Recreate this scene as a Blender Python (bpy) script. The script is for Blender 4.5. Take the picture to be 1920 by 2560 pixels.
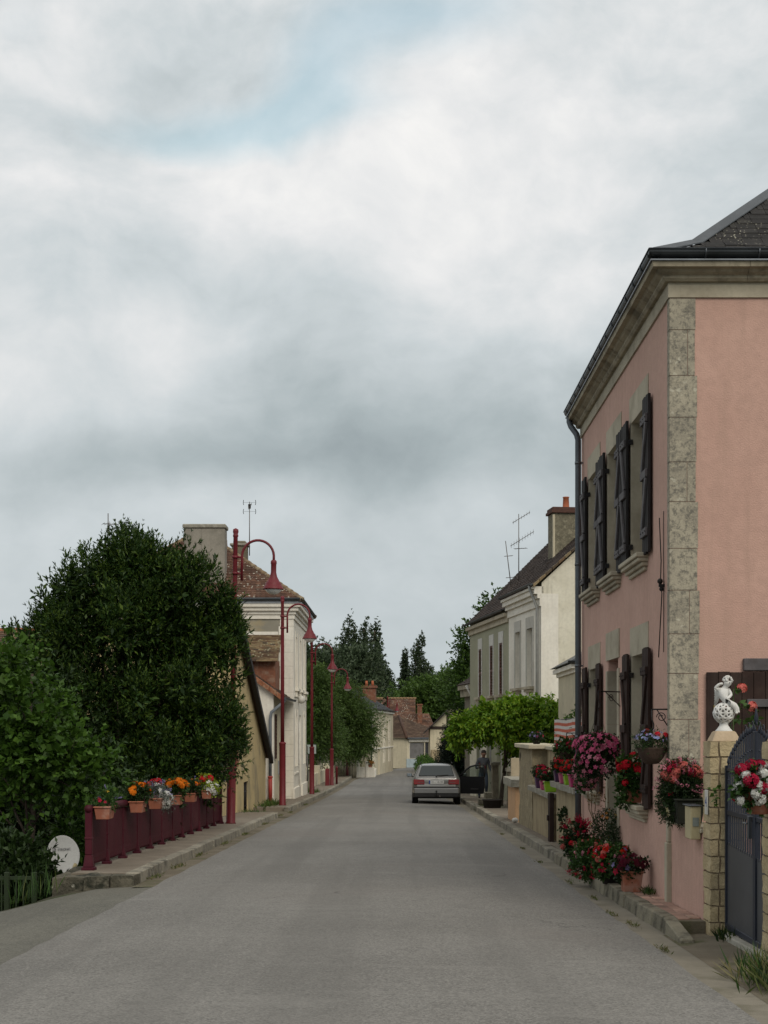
import bpy, bmesh, math, random
import numpy as np
from mathutils import Vector, Matrix, noise

for o in list(bpy.data.objects):
    bpy.data.objects.remove(o)
scene = bpy.context.scene
COL = scene.collection
R = math.radians
random.seed(7)
RNG = np.random.default_rng(11)

# ------------------------------------------------------------------ camera
F, CX, CY, EYE = 3700.0, 995.0, 1825.0, 1.55        # pixels of the 1920 x 2560 photograph; eye height in metres
cam_data = bpy.data.cameras.new('camera')
cam = bpy.data.objects.new('camera', cam_data)
COL.objects.link(cam)
cam.location = (0, 0, EYE)
cam.rotation_euler = (R(90), 0, 0)
cam_data.sensor_fit = 'HORIZONTAL'
cam_data.sensor_width = 36
cam_data.lens = F / 1920 * 36
cam_data.shift_x = (960 - CX) / 1920
cam_data.shift_y = (CY - 1280) / 1920
cam_data.clip_end = 3000
scene.camera = cam

# ------------------------------------------------------------------ light
SUN_EL, SUN_AZ = 40, 156                              # compass-like azimuth, 0 = down the street (+Y), clockwise
world = bpy.data.worlds.new('World')
scene.world = world
world.use_nodes = True
NT = world.node_tree
NT.nodes.clear()
def wn(kind, **kw):
    n = NT.nodes.new(kind)
    for k, v in kw.items():
        setattr(n, k, v)
    return n
def wl(a, b):
    NT.links.new(a, b)
def wmath(op, a, b=None, c=None, clamp=False):
    n = wn('ShaderNodeMath', operation=op, use_clamp=clamp)
    for i, v in enumerate((a, b, c)):
        if v is None:
            continue
        if isinstance(v, (int, float)):
            n.inputs[i].default_value = v
        else:
            wl(v, n.inputs[i])
    return n.outputs[0]
def build_world():
    out = wn('ShaderNodeOutputWorld')
    sky = wn('ShaderNodeTexSky', sky_type='NISHITA', sun_disc=False)
    sky.sun_elevation = R(SUN_EL)
    sky.sun_rotation = R(SUN_AZ)
    sky.air_density = 1.7
    sky.dust_density = 3.0
    bg_sky = wn('ShaderNodeBackground')
    bg_sky.inputs[1].default_value = 0.15
    tint = wn('ShaderNodeMix', data_type='RGBA', blend_type='MULTIPLY')
    tint.inputs[0].default_value = 1; tint.inputs[7].default_value = (.92, 1.10, 1.0, 1)
    wl(sky.outputs[0], tint.inputs[6]); wl(tint.outputs[2], bg_sky.inputs[0])
    tc = wn('ShaderNodeTexCoord')
    d0 = wn('ShaderNodeVectorMath', operation='NORMALIZE')
    wl(tc.outputs['Generated'], d0.inputs[0])
    # the clouds' ragged shapes: the direction is pushed about by noise
    n1 = wn('ShaderNodeTexNoise'); n1.inputs['Scale'].default_value = 7; n1.inputs['Detail'].default_value = 5
    wl(d0.outputs[0], n1.inputs['Vector'])
    sub = wn('ShaderNodeVectorMath', operation='SUBTRACT'); sub.inputs[1].default_value = (.5, .5, .5)
    wl(n1.outputs['Color'], sub.inputs[0])
    scl = wn('ShaderNodeVectorMath', operation='SCALE'); scl.inputs['Scale'].default_value = .065
    wl(sub.outputs[0], scl.inputs[0])
    dv = wn('ShaderNodeVectorMath', operation='ADD')
    wl(d0.outputs[0], dv.inputs[0]); wl(scl.outputs[0], dv.inputs[1])
    def blob(px, py, wx, wy):
        d = Vector(((px - CX) / F, 1, (CY - py) / F)).normalized()
        s = wn('ShaderNodeVectorMath', operation='SUBTRACT'); s.inputs[1].default_value = d
        wl(dv.outputs[0], s.inputs[0])
        m = wn('ShaderNodeVectorMath', operation='MULTIPLY'); m.inputs[1].default_value = (F / wx, F / wx, F / wy)
        wl(s.outputs[0], m.inputs[0])
        l = wn('ShaderNodeVectorMath', operation='LENGTH')
        wl(m.outputs[0], l.inputs[0])
        q = wmath('MULTIPLY', l.outputs['Value'], l.outputs['Value'])
        q = wmath('MULTIPLY', q, -1.0)
        return wmath('EXPONENT', q)
    sep = wn('ShaderNodeSeparateXYZ'); wl(d0.outputs[0], sep.inputs[0])
    up = wmath('MAXIMUM', sep.outputs['Z'], 0.0)
    lum = wmath('MULTIPLY_ADD', up, .30, .535)
    for px, py, wx, wy, a in SKY_BLOBS:
        lum = wmath('MULTIPLY_ADD', blob(px, py, wx, wy), a * SKY_CONTRAST, lum)
    mp = wn('ShaderNodeMapping'); mp.inputs['Scale'].default_value = (1, 1, 2.2)
    wl(dv.outputs[0], mp.inputs[0])
    n2 = wn('ShaderNodeTexNoise'); n2.inputs['Scale'].default_value = 5.5; n2.inputs['Detail'].default_value = 9
    n2.inputs['Roughness'].default_value = .52
    wl(mp.outputs[0], n2.inputs['Vector'])
    fb = wmath('SUBTRACT', n2.outputs['Fac'], .5)
    fbw = wmath('MULTIPLY', fb, wmath('MULTIPLY_ADD', up, .85, .28, clamp=True))
    lum = wmath('ADD', lum, wmath('MULTIPLY', fbw, .62))
    n3 = wn('ShaderNodeTexNoise'); n3.inputs['Scale'].default_value = 11; n3.inputs['Detail'].default_value = 7; n3.inputs['Roughness'].default_value = .48
    mp3 = wn('ShaderNodeMapping'); mp3.inputs['Scale'].default_value = (1, 1, 1.4); mp3.inputs['Location'].default_value = (3.1, 1.7, .4)
    wl(dv.outputs[0], mp3.inputs[0]); wl(mp3.outputs[0], n3.inputs['Vector'])
    f3 = wmath('MULTIPLY', wmath('SUBTRACT', n3.outputs['Fac'], .5), wmath('MULTIPLY_ADD', up, 1.35, .14, clamp=True))
    lum = wmath('ADD', lum, wmath('MULTIPLY', f3, .62))
    n4 = wn('ShaderNodeTexNoise'); n4.inputs['Scale'].default_value = 27; n4.inputs['Detail'].default_value = 9; n4.inputs['Roughness'].default_value = .58
    mp4 = wn('ShaderNodeMapping'); mp4.inputs['Scale'].default_value = (1, 1, 1.35); mp4.inputs['Location'].default_value = (.3, 5.1, 2.2)
    wl(dv.outputs[0], mp4.inputs[0]); wl(mp4.outputs[0], n4.inputs['Vector'])
    f4 = wmath('MULTIPLY', wmath('SUBTRACT', n4.outputs['Fac'], .5), wmath('MULTIPLY_ADD', up, 1.5, .14, clamp=True))
    lum = wmath('ADD', lum, wmath('MULTIPLY', f4, .36))
    lum = wmath('MAXIMUM', lum, .24)
    ramp = wn('ShaderNodeValToRGB')
    cr = ramp.color_ramp
    cr.elements[0].position = .25; cr.elements[0].color = (.225, .268, .286, 1)
    cr.elements[1].position = 1.0; cr.elements[1].color = (.98, .955, .92, 1)
    e = cr.elements.new(.45); e.color = (.388, .442, .458, 1)
    e = cr.elements.new(.62); e.color = (.560, .606, .624, 1)
    e = cr.elements.new(.78); e.color = (.745, .752, .755, 1)
    wl(lum, ramp.inputs[0])
    bg = wn('ShaderNodeBackground'); bg.inputs[1].default_value = SKY_GAIN
    wl(ramp.outputs[0], bg.inputs[0])
    blue = None
    for px, py, wx, wy, a in BLUE_BLOBS:
        b = wmath('MULTIPLY', blob(px, py, wx, wy), a)
        blue = b if blue is None else wmath('ADD', blue, b)
    blue = wmath('MULTIPLY_ADD', fb, .9, blue)
    blue = wmath('SUBTRACT', blue, .22)
    blue = wmath('MINIMUM', wmath('MULTIPLY', blue, .8, clamp=True), .45)
    mix = wn('ShaderNodeMixShader')
    wl(blue, mix.inputs[0]); wl(bg.outputs[0], mix.inputs[1]); wl(bg_sky.outputs[0], mix.inputs[2])
    wl(mix.outputs[0], out.inputs[0])
SKY_GAIN = 1.0
SKY_CONTRAST = .62
SKY_BLOBS = [  # px, py, width, height (photograph pixels), brighter or darker
    (560, 470, 520, 150, .18), (980, 560, 420, 170, .14), (1380, 380, 460, 330, .10), (1150, 230, 260, 150, .08),
    (430, 850, 190, 110, .16), (40, 1030, 170, 190, .18), (220, 810, 170, 110, .10), (1280, 640, 330, 200, .05),
    (760, 1170, 1000, 85, -.19), (1000, 1050, 620, 130, -.13), (330, 1120, 300, 70, -.08), (900, 1320, 1100, 60, .06), (560, 700, 420, 110, -.03), (120, 700, 260, 130, -.07),
    (120, 380, 240, 80, -.08), (560, 1140, 400, 100, -.05), (400, 1330, 700, 90, -.03), (900, 1500, 900, 140, .05),
    (900, 1040, 860, 220, -.06)]
BLUE_BLOBS = [(600, 310, 340, 60, .72), (820, 230, 150, 110, .62), (960, 60, 260, 100, .66), (1190, 60, 160, 70, .35),
              (430, 150, 150, 120, .22), (60, 20, 120, 120, .25)]
build_world()
sun_data = bpy.data.lights.new('sun', 'SUN')
sun_data.energy = 1.5
sun_data.angle = R(35)
sun_data.color = (1, .92, .80)
sun = bpy.data.objects.new('sun', sun_data)
COL.objects.link(sun)
sun.rotation_euler = (R(90 - SUN_EL), 0, R(180 - SUN_AZ))
sun.location = (-20, -20, 60)

vs = scene.view_settings
vs.view_transform = 'Standard'
vs.look = 'None'
vs.exposure = .12
vs.gamma = 1
vs.use_curve_mapping = False

# ------------------------------------------------------------------ helpers: placing
def gz(y):
    """height of the road: it runs gently downhill, then levels out"""
    if y <= 60:
        return -.0208 * y
    d = min(y - 60, 70)
    return -1.248 - .0208 * (d - d * d / 140)
def P(px, py, y):
    return Vector(((px - CX) / F * y, y, EYE - (py - CY) / F * y))

# ------------------------------------------------------------------ helpers: tagging
def tag(o, label=None, cat=None, group=None, kind=None):
    if label: o['label'] = label
    if cat: o['category'] = cat
    if group: o['group'] = group
    if kind: o['kind'] = kind
    return o
def empty(name, label, cat, loc=(0, 0, 0), rz=0, group=None):
    o = bpy.data.objects.new(name, None)
    o.empty_display_size = .2
    COL.objects.link(o)
    o.location = loc
    o.rotation_euler = (0, 0, rz)
    return tag(o, label, cat, group)
def put(name, mesh, parent=None, loc=(0, 0, 0), rot=(0, 0, 0), scale=(1, 1, 1)):
    o = bpy.data.objects.new(name, mesh)
    COL.objects.link(o)
    o.location, o.rotation_euler, o.scale = loc, rot, scale
    if parent: o.parent = parent
    return o
def copy_tree(o, parent=None):
    c = o.copy()
    COL.objects.link(c)
    c.parent = parent
    for ch in o.children:
        copy_tree(ch, c)
    return c

# ------------------------------------------------------------------ helpers: meshes
class MB:
    def __init__(s):
        s.v, s.f, s.m, s.sm = [], [], [], []
        s.mi, s.smooth = 0, False
    def add(s, vs, fs):
        b = len(s.v)
        s.v += [tuple(v) for v in vs]
        for f in fs:
            s.f.append([i + b for i in f]); s.m.append(s.mi); s.sm.append(s.smooth)
        return s
    def quad(s, a, b, c, d):
        return s.add([a, b, c, d], [(0, 1, 2, 3)])
    def poly(s, pts):
        return s.add(pts, [tuple(range(len(pts)))])
    def box(s, x0, x1, y0, y1, z0, z1, M=None):
        v = [Vector(p) for p in ((x0, y0, z0), (x1, y0, z0), (x1, y1, z0), (x0, y1, z0), (x0, y0, z1), (x1, y0, z1), (x1, y1, z1), (x0, y1, z1))]
        if M is not None: v = [M @ p for p in v]
        return s.add(v, [(0, 3, 2, 1), (4, 5, 6, 7), (0, 1, 5, 4), (1, 2, 6, 5), (2, 3, 7, 6), (3, 0, 4, 7)])
    def hexa(s, b4, t4):
        return s.add(list(b4) + list(t4), [(0, 3, 2, 1), (4, 5, 6, 7), (0, 1, 5, 4), (1, 2, 6, 5), (2, 3, 7, 6), (3, 0, 4, 7)])
    def prism(s, pts, vec):
        n = len(pts)
        p = [Vector(q) for q in pts]
        v = p + [q + Vector(vec) for q in p]
        return s.add(v, [tuple(range(n))[::-1], tuple(range(n, 2 * n))] + [(i, (i + 1) % n, n + (i + 1) % n, n + i) for i in range(n)])
    def tube(s, pts, r, n=8, cap=True):
        pts = [Vector(p) for p in pts]
        rs = r if isinstance(r, (list, tuple)) else [r] * len(pts)
        rings = []
        prev = None
        for i, p in enumerate(pts):
            t = (pts[min(i + 1, len(pts) - 1)] - pts[max(i - 1, 0)]).normalized()
            if prev is None:
                a = Vector((0, 0, 1)) if abs(t.z) < .9 else Vector((1, 0, 0))
                u = t.cross(a).normalized()
            else:
                u = (prev - t * prev.dot(t)).normalized()
            prev = u
            w = t.cross(u)
            rings.append([p + (u * math.cos(k * 2 * math.pi / n) + w * math.sin(k * 2 * math.pi / n)) * rs[i] for k in range(n)])
        v = [q for g in rings for q in g]
        f = []
        for i in range(len(pts) - 1):
            for k in range(n):
                f.append((i * n + k, i * n + (k + 1) % n, (i + 1) * n + (k + 1) % n, (i + 1) * n + k))
        if cap:
            f.append(tuple(range(n))[::-1]); f.append(tuple(range((len(pts) - 1) * n, len(pts) * n)))
        o = s.smooth; s.smooth = True; s.add(v, f); s.smooth = o
        return s
    def lathe(s, prof, n=16, loc=(0, 0, 0), M=None, smooth=True):
        v, f = [], []
        for r, z in prof:
            for k in range(n):
                a = k * 2 * math.pi / n
                q = Vector((max(r, 1e-4) * math.cos(a), max(r, 1e-4) * math.sin(a), z))
                if M is not None: q = M @ q
                v.append(q + Vector(loc))
        for i in range(len(prof) - 1):
            for k in range(n):
                f.append((i * n + k, i * n + (k + 1) % n, (i + 1) * n + (k + 1) % n, (i + 1) * n + k))
        f.append(tuple(range(n))[::-1]); f.append(tuple(range((len(prof) - 1) * n, len(prof) * n)))
        o = s.smooth; s.smooth = smooth; s.add(v, f); s.smooth = o
        return s
    def ball(s, c, r, n=12, m=8, squash=(1, 1, 1)):
        prof = [(math.sin(math.pi * i / m), -math.cos(math.pi * i / m)) for i in range(m + 1)]
        M = Matrix.Diagonal((r * squash[0], r * squash[1], r * squash[2], 1))
        return s.lathe(prof, n, c, M.to_3x3())
    def mesh(s, name, mats, bevel=0, weld=False):
        me = bpy.data.meshes.new(name)
        me.from_pydata(s.v, [], s.f)
        if not isinstance(mats, (list, tuple)): mats = [mats]
        for m in mats: me.materials.append(m)
        me.polygons.foreach_set('material_index', s.m)
        me.polygons.foreach_set('use_smooth', s.sm)
        if bevel or weld:
            bm = bmesh.new(); bm.from_mesh(me)
            if weld: bmesh.ops.remove_doubles(bm, verts=bm.verts, dist=1e-4)
            if bevel:
                bmesh.ops.recalc_face_normals(bm, faces=bm.faces)
                es = [e for e in bm.edges if len(e.link_faces) == 2 and e.calc_face_angle(0) > .5]
                bmesh.ops.bevel(bm, geom=es, offset=bevel, segments=1, affect='EDGES', clamp_overlap=True)
            bm.to_mesh(me); bm.free()
        me.update()
        return me
    def build(s, name, mats, parent=None, bevel=0, loc=(0, 0, 0), rot=(0, 0, 0), weld=False):
        return put(name, s.mesh(name, mats, bevel, weld), parent, loc, rot)

def np_mesh(name, V, Q, mats, mi=None):
    """V n x 3, Q m x 4"""
    me = bpy.data.meshes.new(name)
    nv, nf = len(V), len(Q)
    me.vertices.add(nv); me.loops.add(nf * 4); me.polygons.add(nf)
    me.vertices.foreach_set('co', np.asarray(V, dtype=np.float32).ravel())
    me.loops.foreach_set('vertex_index', np.asarray(Q, dtype=np.int32).ravel())
    me.polygons.foreach_set('loop_start', np.arange(0, nf * 4, 4, dtype=np.int32))
    if not isinstance(mats, (list, tuple)): mats = [mats]
    for m in mats: me.materials.append(m)
    if mi is not None: me.polygons.foreach_set('material_index', np.asarray(mi, dtype=np.int32))
    me.update(calc_edges=True)
    return me

def wall(mb, O, u, n, L, z0, z1, openings, depth):
    """a wall face with openings (u0,u1,z0,z1) whose reveals go inwards; O is the corner at z = 0"""
    O, u, n = Vector(O), Vector(u), Vector(n)
    us = sorted({0, L} | {a for o in openings for a in o[:2]})
    zs = sorted({z0, z1} | {a for o in openings for a in o[2:]})
    pt = lambda a, z, d=0: O + u * a - n * d + Vector((0, 0, z))
    flip = u.cross(Vector((0, 0, 1))).dot(n) < 0
    def q(a, b, c, d):
        mb.quad(d, c, b, a) if flip else mb.quad(a, b, c, d)
    for i in range(len(us) - 1):
        for j in range(len(zs) - 1):
            a, b, c, d = us[i], us[i + 1], zs[j], zs[j + 1]
            if any(o[0] <= a and b <= o[1] and o[2] <= c and d <= o[3] for o in openings):
                continue
            q(pt(a, c), pt(b, c), pt(b, d), pt(a, d))
    for a, b, c, d in openings:
        q(pt(a, c), pt(a, d), pt(a, d, depth), pt(a, c, depth)) if False else None
        q(pt(a, c), pt(a, c, depth), pt(a, d, depth), pt(a, d)) if False else None
        mb.quad(pt(a, c), pt(a, d), pt(a, d, depth), pt(a, c, depth))
        mb.quad(pt(b, d), pt(b, c), pt(b, c, depth), pt(b, d, depth))
        mb.quad(pt(a, d), pt(b, d), pt(b, d, depth), pt(a, d, depth))
        mb.quad(pt(b, c), pt(a, c), pt(a, c, depth), pt(b, c, depth))

def text_mesh(name, txt, size, mat, extrude=.001):
    cu = bpy.data.curves.new(name, 'FONT')
    cu.body = txt; cu.size = size; cu.extrude = extrude; cu.align_x = 'CENTER'; cu.align_y = 'CENTER'
    o = bpy.data.objects.new(name, cu); COL.objects.link(o)
    dg = bpy.context.evaluated_depsgraph_get()
    me = bpy.data.meshes.new_from_object(o.evaluated_get(dg))
    bpy.data.objects.remove(o); bpy.data.curves.remove(cu)
    me.materials.clear(); me.materials.append(mat)
    return me

def skin_mesh(name, verts, edges, mats, sub=2, matfn=None, root=0):
    """verts [(x,y,z,r)] joined by edges, grown into one smooth body"""
    me = bpy.data.meshes.new(name)
    me.from_pydata([v[:3] for v in verts], edges, [])
    o = bpy.data.objects.new(name, me); COL.objects.link(o)
    sk = o.modifiers.new('skin', 'SKIN'); sk.use_smooth_shade = True
    if not me.skin_vertices:
        bm = bmesh.new(); bm.from_mesh(me); bm.verts.layers.skin.verify(); bm.to_mesh(me); bm.free()
    for i, v in enumerate(verts):
        r = v[3]
        me.skin_vertices[0].data[i].radius = r if isinstance(r, tuple) else (r, r)
        me.skin_vertices[0].data[i].use_root = (i == root)
    ss = o.modifiers.new('sub', 'SUBSURF'); ss.levels = sub; ss.render_levels = sub
    dg = bpy.context.evaluated_depsgraph_get()
    out = bpy.data.meshes.new_from_object(o.evaluated_get(dg))
    bpy.data.objects.remove(o)
    out.name = name
    out.materials.clear()
    for m in mats: out.materials.append(m)
    for p in out.polygons:
        p.use_smooth = True
        p.material_index = matfn(p.center) if matfn else 0
    return out

# ------------------------------------------------------------------ materials
MATS = {}
class NB:
    def __init__(s, name):
        s.m = bpy.data.materials.new(name); s.m.use_nodes = True
        s.t = s.m.node_tree; s.t.nodes.clear()
        s.out = s.t.nodes.new('ShaderNodeOutputMaterial')
        s.geo = s.t.nodes.new('ShaderNodeNewGeometry')
        s.pos = s.geo.outputs['Position']
    def n(s, kind, ins=None, **kw):
        n = s.t.nodes.new(kind)
        for k, v in kw.items(): setattr(n, k, v)
        for k, v in (ins or {}).items(): s.set(n.inputs[k], v)
        return n
    def set(s, sock, v):
        if hasattr(v, 'is_output') or isinstance(v, bpy.types.NodeSocket): s.t.links.new(v, sock)
        elif isinstance(v, tuple) and len(v) == 3 and sock.type == 'RGBA': sock.default_value = (*v, 1)
        else: sock.default_value = v
    def noise(s, scale, detail=5, rough=.55, vec=None, stretch=None):
        v = vec or s.pos
        if stretch:
            v = s.n('ShaderNodeMapping', {'Vector': v, 'Scale': stretch}).outputs[0]
        return s.n('ShaderNodeTexNoise', {'Vector': v, 'Scale': scale, 'Detail': detail, 'Roughness': rough}).outputs['Fac']
    def voro(s, scale, feature='F1', out='Distance', vec=None, stretch=None):
        v = vec or s.pos
        if stretch:
            v = s.n('ShaderNodeMapping', {'Vector': v, 'Scale': stretch}).outputs[0]
        return s.n('ShaderNodeTexVoronoi', {'Vector': v, 'Scale': scale}, feature=feature).outputs[out]
    def rng(s, v, a, b, c=0, d=1):
        return s.n('ShaderNodeMapRange', {0: v, 1: a, 2: b, 3: c, 4: d}, interpolation_type='SMOOTHSTEP').outputs[0]
    def math(s, op, a, b=0, clamp=False):
        return s.n('ShaderNodeMath', {0: a, 1: b}, operation=op, use_clamp=clamp).outputs[0]
    def mix(s, f, a, b, mode='MIX'):
        n = s.n('ShaderNodeMix', None, data_type='RGBA', blend_type=mode)
        s.set(n.inputs[0], f); s.set(n.inputs[6], a); s.set(n.inputs[7], b)
        return n.outputs[2]
    def bump(s, h, strength=.3, dist=.02):
        return s.n('ShaderNodeBump', {'Height': h, 'Strength': strength, 'Distance': dist}).outputs[0]
    def bsdf(s, col, rough=.8, metal=0, normal=None, spec=.3, coat=0, trans=0, **ex):
        b = s.n('ShaderNodeBsdfPrincipled', {'Base Color': col, 'Roughness': rough, 'Metallic': metal})
        b.inputs['Specular IOR Level'].default_value = spec
        b.inputs['Coat Weight'].default_value = coat
        b.inputs['Transmission Weight'].default_value = trans
        if normal is not None: s.set(b.inputs['Normal'], normal)
        s.t.links.new(b.outputs[0], s.out.inputs[0])
        return b
    def done(s):
        return s.m

def mat(name, a, b=None, scale=3., rough=.85, bump=.25, bscale=60., bdist=.01, metal=0, spec=.3, stain=None, sscale=1.2,
        samt=.6, streak=None, stamt=.5, var=0., coat=0, spots=None, spscale=20, sthr=(.22, .14)):
    """painted or mineral surface: two tones, fine relief, optional stains, rain streaks, lichen spots, object to object variation"""
    if name in MATS: return MATS[name]
    s = NB(name)
    b = b or tuple(c * .8 for c in a)
    c = s.mix(s.rng(s.noise(scale, 6), .32, .68), a, b)
    c = s.mix(s.rng(s.noise(scale * 9, 4), .35, .7, 0, .35), c, tuple(x * .72 for x in a))
    if streak:
        k = s.rng(s.noise(2.2, 5, .6, stretch=(3.5, 3.5, .25)), .5, .72, 0, stamt)
        c = s.mix(k, c, streak)
    if stain:
        c = s.mix(s.rng(s.noise(sscale, 7, .62), .5, .66, 0, samt), c, stain)
    if spots:
        d = s.voro(spscale)
        big = s.rng(s.noise(2.5, 3), .45, .62)
        c = s.mix(s.math('MULTIPLY', s.rng(d, sthr[0], sthr[1]), big), c, spots)
    if var:
        rnd = s.n('ShaderNodeObjectInfo').outputs['Random']
        f = s.n('ShaderNodeMapRange', {0: rnd, 3: 1 - var, 4: 1 + var}).outputs[0]
        c = s.mix(1.0, c, s.n('ShaderNodeCombineColor', {0: f, 1: f, 2: f}).outputs[0], 'MULTIPLY')
    h = s.noise(bscale, 6, .6)
    s.bsdf(c, rough, metal, s.bump(h, bump, bdist), spec, coat)
    MATS[name] = s.m
    return s.m

def leaf_mat(name, cols, trans=.3, rough=.5, spec=.25):
    if name in MATS: return MATS[name]
    s = NB(name)
    r = s.geo.outputs['Random Per Island']
    ramp = s.n('ShaderNodeValToRGB', {0: r})
    cr = ramp.color_ramp
    cr.elements[0].position = 0; cr.elements[0].color = (*cols[0], 1)
    cr.elements[1].position = 1; cr.elements[1].color = (*cols[-1], 1)
    for i, c in enumerate(cols[1:-1]):
        e = cr.elements.new((i + 1) / (len(cols) - 1)); e.color = (*c, 1)
    c = ramp.outputs[0]
    c = s.mix(s.rng(s.noise(1.3, 3), .35, .65, 0, .45), c, tuple(x * .6 for x in cols[0]))
    p = s.n('ShaderNodeBsdfPrincipled', {'Base Color': c, 'Roughness': rough})
    p.inputs['Specular IOR Level'].default_value = spec
    t = s.n('ShaderNodeBsdfTranslucent', {'Color': c})
    m = s.n('ShaderNodeMixShader', {0: trans})
    s.t.links.new(p.outputs[0], m.inputs[1]); s.t.links.new(t.outputs[0], m.inputs[2])
    s.t.links.new(m.outputs[0], s.out.inputs[0])
    MATS[name] = s.m
    return s.m

def petal_mat(name, a, b):
    return leaf_mat('petal_' + name, [b, a, a, b], .25, .6, .15)

def glass_mat(name='window_glass', tint=(.03, .035, .04)):
    if name in MATS: return MATS[name]
    s = NB(name)
    s.bsdf(tint, .06, 0, s.bump(s.noise(3, 2), .04, .02), .5)
    MATS[name] = s.m
    return s.m

# ------------------------------------------------------------------ foliage
def leaves(base, dirs, L, W, rng, up=None):
    """one folded rhombus for each leaf"""
    n = len(base)
    d = dirs / (np.linalg.norm(dirs, axis=1, keepdims=True) + 1e-9)
    r = rng.normal(size=(n, 3))
    if up is not None: r = r * .45 + up
    side = np.cross(d, r); side /= (np.linalg.norm(side, axis=1, keepdims=True) + 1e-9)
    nrm = np.cross(side, d)
    L = np.broadcast_to(L, (n,))[:, None]; W = np.broadcast_to(W, (n,))[:, None]
    mid = base + d * L * .45
    a = mid + side * W * .5 + nrm * W * .12
    c = mid - side * W * .5 + nrm * W * .12
    tip = base + d * L - nrm * L * .08
    V = np.stack([base, a, tip, c], 1).reshape(-1, 3)
    Q = np.arange(n * 4).reshape(-1, 4)
    return V, Q

def spray_leaves(o, d, length, per, L, W, rng, spread=.8, droop=0.):
    """twigs at o pointing along d, each carrying a number of leaves"""
    n = len(o)
    t = rng.uniform(.1, 1, size=(n, per))
    ln = np.broadcast_to(length, (n,))[:, None]
    pos = o[:, None, :] + d[:, None, :] * (t * ln)[:, :, None]
    pos[:, :, 2] -= droop * (t * ln) ** 2
    jit = rng.normal(size=(n, per, 3))
    dd = d[:, None, :] * .75 + jit * spread * .6
    dd[:, :, 2] -= droop * .8
    s = rng.uniform(.7, 1.25, size=n * per)
    upv = np.array([0, 0, 1.]) * .8
    return leaves(pos.reshape(-1, 3), dd.reshape(-1, 3), L * s, W * s, rng, upv)

def crown_points(blobs, n, rng, shell=.5, lump=.22, lscale=.9):
    """points through a set of ellipsoids (cx,cy,cz,rx,ry,rz), denser outside, with an uneven surface"""
    w = np.array([b[3] * b[4] + b[4] * b[5] + b[3] * b[5] for b in blobs]); w /= w.sum()
    k = rng.choice(len(blobs), size=n, p=w)
    B = np.array(blobs)[k]
    u = rng.normal(size=(n, 3)); u /= np.linalg.norm(u, axis=1, keepdims=True)
    r = shell + (1 - shell) * rng.uniform(size=n) ** .6
    q = B[:, :3] + u * B[:, 3:6] * .9
    f = np.array([noise.fractal(Vector(p) * lscale, 1., 2., 3) for p in q])
    r = r * (1 + lump * f * 1.6)
    return B[:, :3] + u * B[:, 3:6] * r[:, None], u

def crown_mesh(name, blobs, n, per, mats, L=.09, W=.035, length=.35, up=.35, shell=.5, lump=.22, lscale=.9, droop=0., spread=.8, seed=1):
    rng = np.random.default_rng(seed)
    o, u = crown_points(blobs, n, rng, shell, lump, lscale)
    d = u + np.array([0, 0, up]) + rng.normal(size=(n, 3)) * .35
    d /= np.linalg.norm(d, axis=1, keepdims=True)
    V, Q = spray_leaves(o, d, length * rng.uniform(.6, 1.4, size=n), per, L, W, rng, spread, droop)
    return np_mesh(name, V, Q, mats)

def trunk_mb(base, top, r0, r1, limbs, rng, mb=None):
    """tapered trunk with limbs reaching for the given points"""
    mb = mb or MB()
    base, top = Vector(base), Vector(top)
    pts, rs = [], []
    for i in range(7):
        t = i / 6
        p = base.lerp(top, t) + Vector((rng.normal(), rng.normal(), 0)) * .05 * (1 if 0 < i else 0) * (top - base).length / 4
        pts.append(p); rs.append(r0 + (r1 - r0) * t)
    rs[0] *= 1.35
    mb.tube(pts, rs, 9)
    for q in limbs:
        q = Vector(q)
        t = rng.uniform(.35, .85)
        a = base.lerp(top, t)
        m = a.lerp(q, .5) + Vector((0, 0, -.05 * (q - a).length))
        rr = (r0 + (r1 - r0) * t) * .55
        mb.tube([a, m, q], [rr, rr * .6, rr * .15], 6)
    return mb

BARK = mat('bark', (.085, .065, .05), (.05, .04, .033), 6, .95, .9, 25, .03)
def tree(name, label, base, blobs, n, per, lm, top=None, r0=.16, group=None, cat='tree', seed=1, limbs=14, fill=.35, lowlimb=.35, **kw):
    e = empty(name, label, cat, base, 0, group)
    rng = np.random.default_rng(seed + 50)
    B = Vector(base)
    lb = [tuple(b[i] - (B[i] if i < 3 else 0) for i in range(6)) for b in blobs]
    put('crown', crown_mesh('crown', lb, n, per, lm, seed=seed, **kw), e)
    if fill:                                               # the crown's own depth: larger leaves through its inside
        ib = [(b[0], b[1], b[2], b[3] * .62, b[4] * .62, b[5] * .62) for b in lb]
        put('inner_foliage', crown_mesh('inner_foliage', ib, int(n * fill), 6, lm, kw.get('L', .09) * 1.7, kw.get('W', .035) * 2.2, kw.get('length', .35) * .9, .2, .05, .1, 1., 0, 1.1, seed + 7), e)
    pts, _ = crown_points(lb, limbs, rng, .55, .1)
    hi = max(b[2] for b in lb)
    pts[:, 2] = np.maximum(pts[:, 2], hi * lowlimb)
    top = top or (sum(b[0] for b in lb) / len(lb), sum(b[1] for b in lb) / len(lb), hi)
    trunk_mb((0, 0, -.15), top, r0, r0 * .3, [tuple(p) for p in pts], rng).build('trunk', BARK, e)
    return e

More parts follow.
